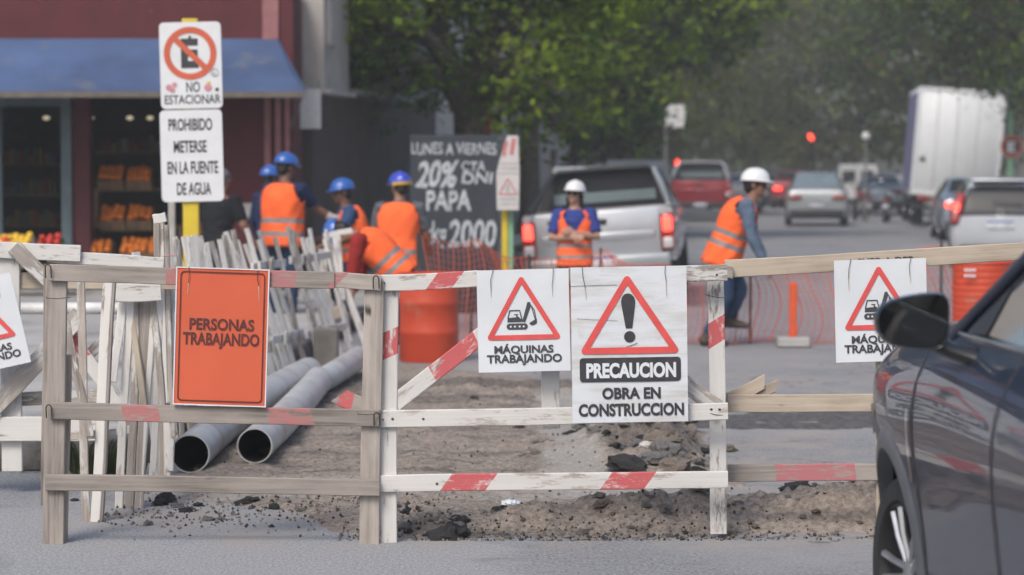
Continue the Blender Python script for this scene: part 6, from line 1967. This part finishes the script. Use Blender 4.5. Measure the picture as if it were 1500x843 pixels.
HANG = {'L': ((.05, .03, -.29), (.06, -.05, -.53)), 'R': ((-.05, .03, -.29), (-.06, -.05, -.53))}
BENT = {'L': ((.15, -.25, .43), (.17, .02, .085), -8), 'R': ((-.15, -.24, .43), (-.17, .04, .085), 8)}
EASY = {'L': ((.15, -.17, .46), (.19, .02, .085), -10), 'R': ((-.15, -.16, .46), (-.19, .04, .085), 10)}
STAND = {'L': ((.10, -.02, .49), (.115, .03, .085), -5), 'R': ((-.10, -.02, .49), (-.115, .03, .085), 5)}

def person(label, px_, d, top_z, rot, z0=0.0, lean=(3, 6), head=(0, 0, 0), arms=None, legs=None, pelvis=(0, 0, .93), H=None, skin='skin_tan', shirt='shirt_navy', sleeve='short', trousers='jean_blue', vest=True,
           helmet='helmet_blue', hair='hair_black', shades=False, gloves=(), boots='boot_brown', group='workers in orange vests', build=1.0, cap=False, strap=False, twist=0.0, bands=((.035, .085), (.145, .195)), long_hair=False, scale=None, x=None, vest_low=-.10, hip_x=0.0):
    arms = {**HANG, **(arms or {})}; legs = {**STAND, **(legs or {})}
    P = Vector(pelvis)
    ch = P + fdir(lean[0]) * .29
    nk = ch + fdir(lean[1]) * .235
    hup = fdir(lean[1] * .5 + head[0])
    hc = nk + fdir(lean[1]) * .055 + hup * .115
    Hm = Matrix.Translation(hc) @ Euler((0, 0, R(head[1]))).to_matrix().to_4x4() @ Euler((R(lean[1] * .5 + head[0]), R(head[2]), 0)).to_matrix().to_4x4()
    top = (Hm @ Vector((0, 0, .145))).z
    s = scale or (top_z - z0) / top
    fwd = Vector((0, -1, 0)); lat = Vector((1, 0, 0))
    ct = Matrix.Rotation(R(twist), 3, 'Z')
    up2 = fdir(lean[1]); back2 = Vector((0, math.cos(R(lean[1])), math.sin(R(lean[1]))))
    sh = {k: nk - up2 * .045 + (ct @ Vector((sg * .175 * build, 0, 0))) for k, sg in (('L', 1), ('R', -1))}
    hips = {k: P + Vector((sg * .088, 0, -.05)) for k, sg in (('L', 1), ('R', -1))}
    el = {k: sh[k] + Vector(arms[k][0]) for k in 'LR'}
    wr = {k: sh[k] + Vector(arms[k][1]) for k in 'LR'}
    kn = {k: Vector(legs[k][0]) for k in 'LR'}
    an = {k: Vector(legs[k][1]) for k in 'LR'}
    def torso(mb, e, z_lo=-.06, top_=True):
        u1 = (ch - P).normalized()
        pts = [P + u1 * z_lo, P + u1 * .03, P + u1 * .14, ch, ch + (nk - ch) * .45, ch + (nk - ch) * .8, nk + up2 * .01]
        rad = [(.150, .108), (.158, .112), (.145, .10), (.160, .112), (.172, .115), (.145, .09), (.07, .065)]
        mb.tube(pts, [(a * build + e, b_ * build + e) for a, b_ in rad], 24, ref=ct @ lat)
    def limb(mb, pts, rad, n=12): mb.tube(pts, rad, n)
    # ---- body, one continuous surface
    mb = MB()
    torso(mb, 0)
    mb.tube([nk - up2 * .05, nk + up2 * .02, hc - hup * .04], [.068, .055, .054], 14)
    T = Hm
    mb.ball((0, .018, .03), (.076, .094, .098), M=T); mb.ball((0, -.028, -.045), (.058, .066, .068), M=T)
    mb.ball((0, -.075, -.085), (.026, .022, .022), nu=10, nv=8, M=T)
    mb.tube([(0, -.088, .018), (0, -.105, -.008), (0, -.118, -.028), (0, -.092, -.036)], [.009, .012, .0155, .012], 8, M=T)
    mb.ball((0, -.086, -.058), (.026, .013, .009), nu=10, nv=6, M=T); mb.ball((0, -.084, .028), (.05, .014, .010), nu=10, nv=6, M=T)
    for sg in (-1, 1):
        mb.ball((sg * .078, .012, -.008), (.012, .022, .034), nu=8, nv=8, M=T)
        mb.ball((sg * .042, -.06, -.022), (.024, .024, .022), nu=8, nv=8, M=T)
    hands = MB()
    for k, sg in (('L', 1), ('R', -1)):
        limb(mb, [sh[k] + Vector((-sg * .05, 0, .0)), sh[k], sh[k].lerp(el[k], .5), el[k], el[k].lerp(wr[k], .35), wr[k]], [.062, .062, .052, .043, .043, .029])
        hd = (wr[k] - el[k]).normalized()
        sd_ = hd.cross(Vector((0, -1, 0.2))); sd_ = sd_.normalized() if sd_.length > .2 else Vector((0, 0, 1))
        nn = hd.cross(sd_).normalized()
        mb.tube([wr[k] - hd * .01, wr[k] + hd * .03, wr[k] + hd * .085], [(.030, .022), (.040, .019), (.041, .016)], 12, ref=sd_)
        for q in range(4):
            o_ = sd_ * (.029 - .0195 * q)
            L_ = (.068, .08, .074, .056)[q]
            b0 = wr[k] + hd * .075 + o_
            mb.tube([b0, b0 + hd * L_ * .55 + nn * .006, b0 + hd * L_ * .9 + nn * .028], [.0098, .0092, .0082], 8)
        b0 = wr[k] + hd * .03 + sd_ * .034
        mb.tube([b0, b0 + hd * .03 + sd_ * .024 + nn * .008, b0 + hd * .06 + sd_ * .026 + nn * .016], [.013, .0115, .0095], 8)
        limb(mb, [hips[k] + Vector((0, 0, .06)), hips[k], hips[k].lerp(kn[k], .5), kn[k], kn[k].lerp(an[k], .35), an[k]], [.085, .088, .072, .054, .053, .038])
        fa = R(legs[k][2]); fd = Vector((math.sin(fa), -math.cos(fa), legs[k][3] if len(legs[k]) > 3 else 0)).normalized()
        mb.tube([an[k] + Vector((0, 0, .0)), an[k] - Vector((0, 0, .045)) - fd * .03, an[k] - Vector((0, 0, .05)) + fd * .08, an[k] - Vector((0, 0, .06)) + fd * .16], [.04, (.036, .034), (.042, .03), (.034, .018)], 10)
    body = setmat(remesh(mb, .0085, 3), skin)
    o = link('person', body)
    tag(o, label, 'person', group)
    o.location = (GX(px_, d) if x is None else x, d, z0)
    o.rotation_euler = (0, 0, R(rot)); o.scale = (s, s, s)
    # ---- trousers
    mb = MB()
    u1 = (ch - P).normalized()
    mb.tube([P - u1 * .10, P - u1 * .02, P + u1 * .08], [(.155 * build, .118), (.172 * build, .128), (.160 * build, .118)], 20, ref=lat)
    for k in 'LR':
        limb(mb, [hips[k] + Vector((0, 0, .03)), hips[k] - Vector((0, 0, .02)), hips[k].lerp(kn[k], .5), kn[k], kn[k].lerp(an[k], .4), an[k] + (kn[k] - an[k]).normalized() * .03], [.10, .104, .09, .076, .075, .066], 14)
    setmat_me = setmat(remesh(mb, .013, 4), trousers); link('trousers', setmat_me, o)
    # ---- shirt
    mb = MB(); torso(mb, .012, -.04)
    for k, sg in (('L', 1), ('R', -1)):
        if sleeve == 'long': limb(mb, [sh[k] + Vector((-sg * .05, 0, 0)), sh[k], sh[k].lerp(el[k], .5), el[k], el[k].lerp(wr[k], .4), el[k].lerp(wr[k], .96)], [.078, .078, .068, .06, .056, .044], 14)
        else: limb(mb, [sh[k] + Vector((-sg * .05, 0, 0)), sh[k], sh[k].lerp(el[k], .4), sh[k].lerp(el[k], .82)], [.078, .080, .073, .072], 14)
    mb.tube([nk - up2 * .04, nk + up2 * .015], [.075, .066], 14)
    link('shirt', setmat(remesh(mb, .012, 4), shirt), o)
    for k in 'LR':
        fa = R(legs[k][2]); fd = Vector((math.sin(fa), -math.cos(fa), legs[k][3] if len(legs[k]) > 3 else 0)).normalized()
        b_ = MB(); b_.tube([an[k] + (kn[k] - an[k]).normalized() * .07, an[k], an[k] - Vector((0, 0, .03))], [.054, .054, .05], 12)
        b_.tube([an[k] - fd * .075 - Vector((0, 0, .035)), an[k] - fd * .05 - Vector((0, 0, .03)), an[k] + fd * .06 - Vector((0, 0, .035)), an[k] + fd * .15 - Vector((0, 0, .05)), an[k] + fd * .20 - Vector((0, 0, .06))], [(.03, .03), (.048, .05), (.052, .046), (.05, .032), (.03, .02)], 14)
        link('boot', setmat(remesh(b_, .010, 2), boots), o)
    if gloves:
        for k in gloves:
            hd = (wr[k] - el[k]).normalized(); sd_ = hd.cross(Vector((0, -1, 0.2))); sd_ = sd_.normalized() if sd_.length > .2 else Vector((0, 0, 1)); nn = hd.cross(sd_).normalized()
            g_ = MB(); g_.tube([wr[k] - hd * .05, wr[k] - hd * .01, wr[k] + hd * .03, wr[k] + hd * .09], [.044, .040, (.050, .030), (.052, .028)], 12, ref=sd_)
            for q in range(4):
                b0 = wr[k] + hd * .075 + sd_ * (.032 - .0215 * q); L_ = (.07, .082, .077, .06)[q]
                g_.tube([b0, b0 + hd * L_ * .55 + nn * .006, b0 + hd * L_ * .95 + nn * .028], [.0135, .013, .012], 8)
            b0 = wr[k] + hd * .03 + sd_ * .036
            g_.tube([b0, b0 + hd * .03 + sd_ * .026, b0 + hd * .065 + sd_ * .028 + nn * .012], [.017, .0155, .013], 8)
            link('glove', setmat(remesh(g_, .007, 2), 'glove_white'), o)
    # ---- vest: an open shell with arm holes, V neck and two reflective bands
    if vest:
        n = 56
        Ls = [vest_low, -.06, -.04, -.02, 0.0, .02, .035, .06, .085, .11, .125, .145, .17, .195, .22, .25, .29, .33, .37, .41, .445, .475, .50, .515]
        Ls = sorted(set([l for l in Ls if all(abs(l - e) > .012 for bb_ in bands for e in bb_)] + [e for bb_ in bands for e in bb_]))
        def spine(l):
            if l < .29: return P + u1 * l, u1
            return ch + (nk - ch).normalized() * (l - .29), (nk - ch).normalized()
        def rad(l):
            tb = [(-.3, .205, .168), (-.1, .192, .155), (.05, .182, .145), (.16, .172, .135), (.29, .182, .145), (.38, .192, .148), (.445, .192, .128), (.49, .162, .108), (.515, .10, .088)]
            for (a, b_) in zip(tb, tb[1:]):
                if l <= b_[0]:
                    t = (l - a[0]) / (b_[0] - a[0]); return (a[1] + (b_[1] - a[1]) * t) * build + .008, (a[2] + (b_[2] - a[2]) * t) * (1 + .6 * (build - 1)) + .010
            return tb[-1][1] * build, tb[-1][2]
        rings = []
        for i, l in enumerate(Ls):
            c, ax = spine(l)
            w = max(0, min(1, (l - .1) / .3))
            xa = Matrix.Rotation(R(twist * w), 3, 'Z') @ lat
            ya = ax.cross(xa).normalized()
            ra, rb_ = rad(l)
            ring = []
            for k in range(n):
                a = 2 * PI * k / n
                wob = 1 + .020 * math.sin(a * 5 + l * 17) + .016 * math.sin(a * 9 - l * 30) + .05 * noise.noise((math.cos(a) * 2.2, math.sin(a) * 2.2, l * 11 + px_))
                ca, sa = math.cos(a), math.sin(a)
                e = 1 / (abs(ca) ** 2.5 + abs(sa) ** 2.5) ** (1 / 2.5)
                ring.append(c + xa * ra * ca * e * wob + ya * rb_ * sa * e * wob)
            rings.append(ring)
        v = MB()
        vs = [p for r_ in rings for p in r_]
        fs, ms = [], []
        for i in range(len(Ls) - 1):
            lm = (Ls[i] + Ls[i + 1]) / 2
            for k in range(n):
                k2 = (k + 1) % n
                q = [i * n + k, i * n + k2, (i + 1) * n + k2, (i + 1) * n + k]
                c = (vs[q[0]] + vs[q[2]]) / 2
                hole = any((c - (sh[z_] + Vector((0, 0, -.035)))).length < .104 and abs((c - nk).dot(ct @ lat)) > .15 * build for z_ in 'LR')
                a = (k + .5) / n * 360
                front = min(abs(a - 270), 360 - abs(a - 270))
                vneck = lm > .25 and front < (lm - .22) * 150
                if hole or vneck: continue
                fs.append(q); ms.append(1 if any(a_ <= lm <= b_ for a_, b_ in bands) else 0)
        v.add(vs, fs, ms)
        me = v.mesh('vest', [M['vest_orange'], M['reflective']], recalc=False)
        tmp = bpy.data.objects.new('t', me); COL.objects.link(tmp)
        md = tmp.modifiers.new('s', 'SUBSURF'); md.levels = md.render_levels = 1
        md = tmp.modifiers.new('k', 'SOLIDIFY'); md.thickness = .006; md.offset = 0
        me2 = bpy.data.meshes.new_from_object(tmp.evaluated_get(bpy.context.evaluated_depsgraph_get()))
        bpy.data.objects.remove(tmp)
        me2.polygons.foreach_set('use_smooth', [True] * len(me2.polygons))
        link('vest', me2, o)
    # ---- head wear, hair, glasses
    if hair:
        h_ = MB(); h_.ball((0, .028, .030), (.083, .098, .102), M=T); h_.ball((0, .055, -.035), (.070, .055, .06), M=T)
        if long_hair:
            for sg in (-1, 1): h_.tube([(sg * .07, .02, 0), (sg * .078, .01, -.07), (sg * .07, .03, -.16)], [.028, .026, .014], 8, M=T)
        me = remesh(h_, .010, 2)
        b_ = bmesh.new(); b_.from_mesh(me)
        Ti = T.inverted()
        dl = []
        for f in b_.faces:
            c = Ti @ f.calc_center_median()
            if c.y < -.035 - .25 * max(0, -c.z - .1) and c.z < .06 and abs(c.x) < .08: dl.append(f)
        bmesh.ops.delete(b_, geom=dl, context='FACES'); b_.to_mesh(me); b_.free()
        link('hair', setmat(me, hair), o)
    if helmet:
        hm = MB()
        Th = T @ Matrix.Translation((0, .008, .045)) @ Euler((R(-4), 0, 0)).to_matrix().to_4x4()
        prof = []
        rings = []
        for i in range(13):
            t = i / 12
            a = t * PI / 2
            kx, ky, kz = .112 * math.cos(a) ** .9 if t < 1 else 0.001, .136 * math.cos(a) ** .9 if t < 1 else 0.001, .105 * math.sin(a)
            rings.append([Vector((kx * math.cos(2 * PI * k / 36), ky * math.sin(2 * PI * k / 36), kz + (.008 * math.exp(-((math.cos(2 * PI * k / 36) * kx) / .018) ** 2) * math.sin(a) ** .5))) for k in range(36)])
        brim = []
        for rr, dz in ((.5, 0), (1.0, 0)):
            pass
        outer, outer2 = [], []
        for k in range(36):
            a = 2 * PI * k / 36
            f_ = max(0, -math.sin(a)) ** 1.5
            e = .012 + .040 * f_
            outer.append(Vector(((.112 + .014) * math.cos(a), (.136 + e) * math.sin(a), -.004 - .014 * f_)))
            outer2.append(Vector(((.112 + .012) * math.cos(a), (.136 + e - .003) * math.sin(a), -.011 - .014 * f_)))
        inner = [Vector((.104 * math.cos(2 * PI * k / 36), .128 * math.sin(2 * PI * k / 36), -.010)) for k in range(36)]
        hm.loft([inner, outer2, outer] + rings, cap=True, M=Th)
        hm.build('helmet', M[helmet], o, angle=60)
        if strap:
            MB().tube([Th @ Vector((.118 * math.cos(R(a)), .142 * math.sin(R(a)), -.018)) for a in range(20, 165, 12)], [(.018, .004)] * 13, 8, ref=T.to_3x3() @ Vector((0, 0, 1))).build('headband', M['strap_yellow'], o)
    if cap:
        c_ = MB()
        rings = [[Vector((.092 * math.cos(i / 8 * PI / 2) * math.cos(2 * PI * k / 24), .012 + .108 * math.cos(i / 8 * PI / 2) * math.sin(2 * PI * k / 24), .045 + .09 * math.sin(i / 8 * PI / 2))) for k in range(24)] for i in range(8)]
        c_.loft(rings, M=T); c_.ball((0, -.12, .045), (.07, .06, .008), M=T)
        c_.build('cap', M['cap_grey'], o)
    for sg in (-1, 1):
        if shades:
            pass
        else:
            MB().ball((sg * .034, -.079, .006), (.013, .010, .008), nu=8, nv=6, M=T).build('eye', M['eye_dark'], o)
    if shades:
        g_ = MB()
        for sg in (-1, 1):
            g_.ball((sg * .037, -.093, .004), (.032, .010, .021), nu=12, nv=8, M=T)
            g_.tube([(sg * .066, -.086, .010), (sg * .082, -.03, .010), (sg * .082, .012, .006)], .004, 6, M=T)
        g_.tube([(-.012, -.103, .008), (.012, -.103, .008)], .004, 6, M=T)
        g_.build('sunglasses', M['lens_dark'], o)
    return o

# the man in black with his back turned
person('man in a black t-shirt and grey cap standing behind the yellow post', 318, 24.6, W(750, 246, 24.6).z, 155, 0.0, lean=(4, 10), head=(8, 10, 0), arms={'R': ((-.09, -.02, -.27), (-.10, -.16, -.42)), 'L': ((.06, .02, -.28), (.07, -.09, -.50))},
       skin='skin_tan', shirt='shirt_black', trousers='jean_blue', vest=False, helmet=None, cap=True, hair='hair_grey', group=None, build=1.12)
person('worker in a navy shirt mostly hidden behind the one reaching out', 398, 26.6, W(750, 243, 26.6).z, 140, 0.0, lean=(3, 8), shirt='shirt_navy', sleeve='long', vest=False, trousers='trouser_navy', skin='skin_dark', group=None, x=GX(391, 26.6), arms={'L': ((.08, .02, -.28), (.10, -.10, -.50))})
person('worker in a blue helmet reaching a gloved hand over the fence', 413, 25.2, W(750, 225, 25.2).z, 155, 0.0, lean=(4, 10), head=(6, -20, 0), twist=-10, arms={'R': ((-.06, -.20, -.20), (-.18, -.31, -.30)), 'L': ((.05, -.04, -.28), (.03, -.16, -.48))}, gloves=('R',), bands=((-.02, .03), (.115, .165)), skin='skin_dark',
       shirt='shirt_navy', trousers='jean_blue', build=1.2, vest_low=-.12, hair='hair_black')
person('worker in a blue helmet seen from the side, looking left', 516, 25.4, W(750, 263, 25.4).z, -78, 0.0, legs=BENT, pelvis=(0, .06, .79), build=1.1, lean=(10, 20), head=(0, 0, 0), skin='skin_dark', shirt='shirt_blue', trousers='trouser_navy', arms={'L': ((.06, -.10, -.27), (.04, -.30, -.36)), 'R': ((-.06, -.12, -.26), (-.02, -.33, -.33))})
person('worker in a royal blue helmet with a yellow strap, back turned', 584, 24.4, W(750, 253, 24.4).z, 172, 0.0, legs=BENT, pelvis=(0, .03, .79), lean=(5, 10), head=(4, 38, 0), skin='skin_tan', shirt='shirt_grey', trousers='trouser_navy', helmet='helmet_royal', strap=True, build=1.1, vest_low=-.26, bands=((-.17, -.12), (-.01, .04)),
       arms={'L': ((.07, -.06, -.27), (.06, -.24, -.40)), 'R': ((-.07, -.06, -.27), (-.06, -.24, -.40))})
# stooping over the trench: hips low, back nearly level
person('worker in a red shirt stooping over the trench behind the fence', 583, 22.6, 1.0, -94, 0.0, scale=1.0, lean=(44, 58), head=(62, 0, 0), pelvis=(0, .02, .66), skin='skin_tan', shirt='shirt_red', sleeve='long', trousers='trouser_navy', build=1.12,
       arms={'L': ((.04, -.05, -.28), (.02, -.14, -.50)), 'R': ((-.04, -.02, -.28), (-.02, -.10, -.50))}, legs={'L': ((.15, -.22, .46), (.13, .10, .085), -8), 'R': ((-.15, -.20, .45), (-.13, .12, .085), 8)}, helmet='helmet_blue', vest_low=-.06)
# the woman with folded arms
person('woman in a white helmet and sunglasses with her arms folded', 842, 24.0, W(750, 265, 24.0).z, -6, 0.0, legs=EASY, pelvis=(0, .0, .85), lean=(-2, 2), head=(-3, -14, 3), skin='skin_light', shirt='shirt_royal', trousers='jean_blue', helmet='helmet_white', shades=True, build=1.02, long_hair=True, bands=((-.02, .02), (.10, .14)),
       arms={'L': ((.07, -.06, -.26), (-.17, -.19, -.21)), 'R': ((-.07, -.06, -.27), (.17, -.21, -.26))})
# the worker striding over the net
person('worker in a white helmet striding and stooping to the right', 1066, 22.4, W(750, 248, 22.4).z, 80, 0.0, lean=(20, 36), head=(-12, 0, 0), pelvis=(0, .02, .90), skin='skin_tan', shirt='shirt_slate', sleeve='long', trousers='jean_blue', helmet='helmet_white', shades=True, build=1.18,
       arms={'R': ((-.05, -.06, -.30), (-.04, -.18, -.54)), 'L': ((.04, -.02, -.29), (.02, -.14, -.50))}, legs={'R': ((-.09, .0, .47), (-.10, .18, .085), 8), 'L': ((.10, -.12, .53), (.12, .0, .24), -8)}, vest_low=-.16)

# ================================================================== air between the camera and the far trees
hz = MB().box((0, 80, 8), (150, 260, 20)).build('haze', [], smooth=False)
m = bpy.data.materials.new('haze_air'); m.use_nodes = True
nt = m.node_tree
nt.nodes.remove(nt.nodes['Principled BSDF'])
pv = nt.nodes.new('ShaderNodeVolumePrincipled')
pv.inputs['Color'].default_value = (0.80, 0.83, 0.86, 1)
pv.inputs['Density'].default_value = 0.0017
pv.inputs['Anisotropy'].default_value = 0.0
nt.links.new(pv.outputs[0], nt.nodes['Material Output'].inputs['Volume'])
hz.data.materials.append(m)
tag(hz, 'pale summer haze hanging over the street', 'haze', None, 'stuff')
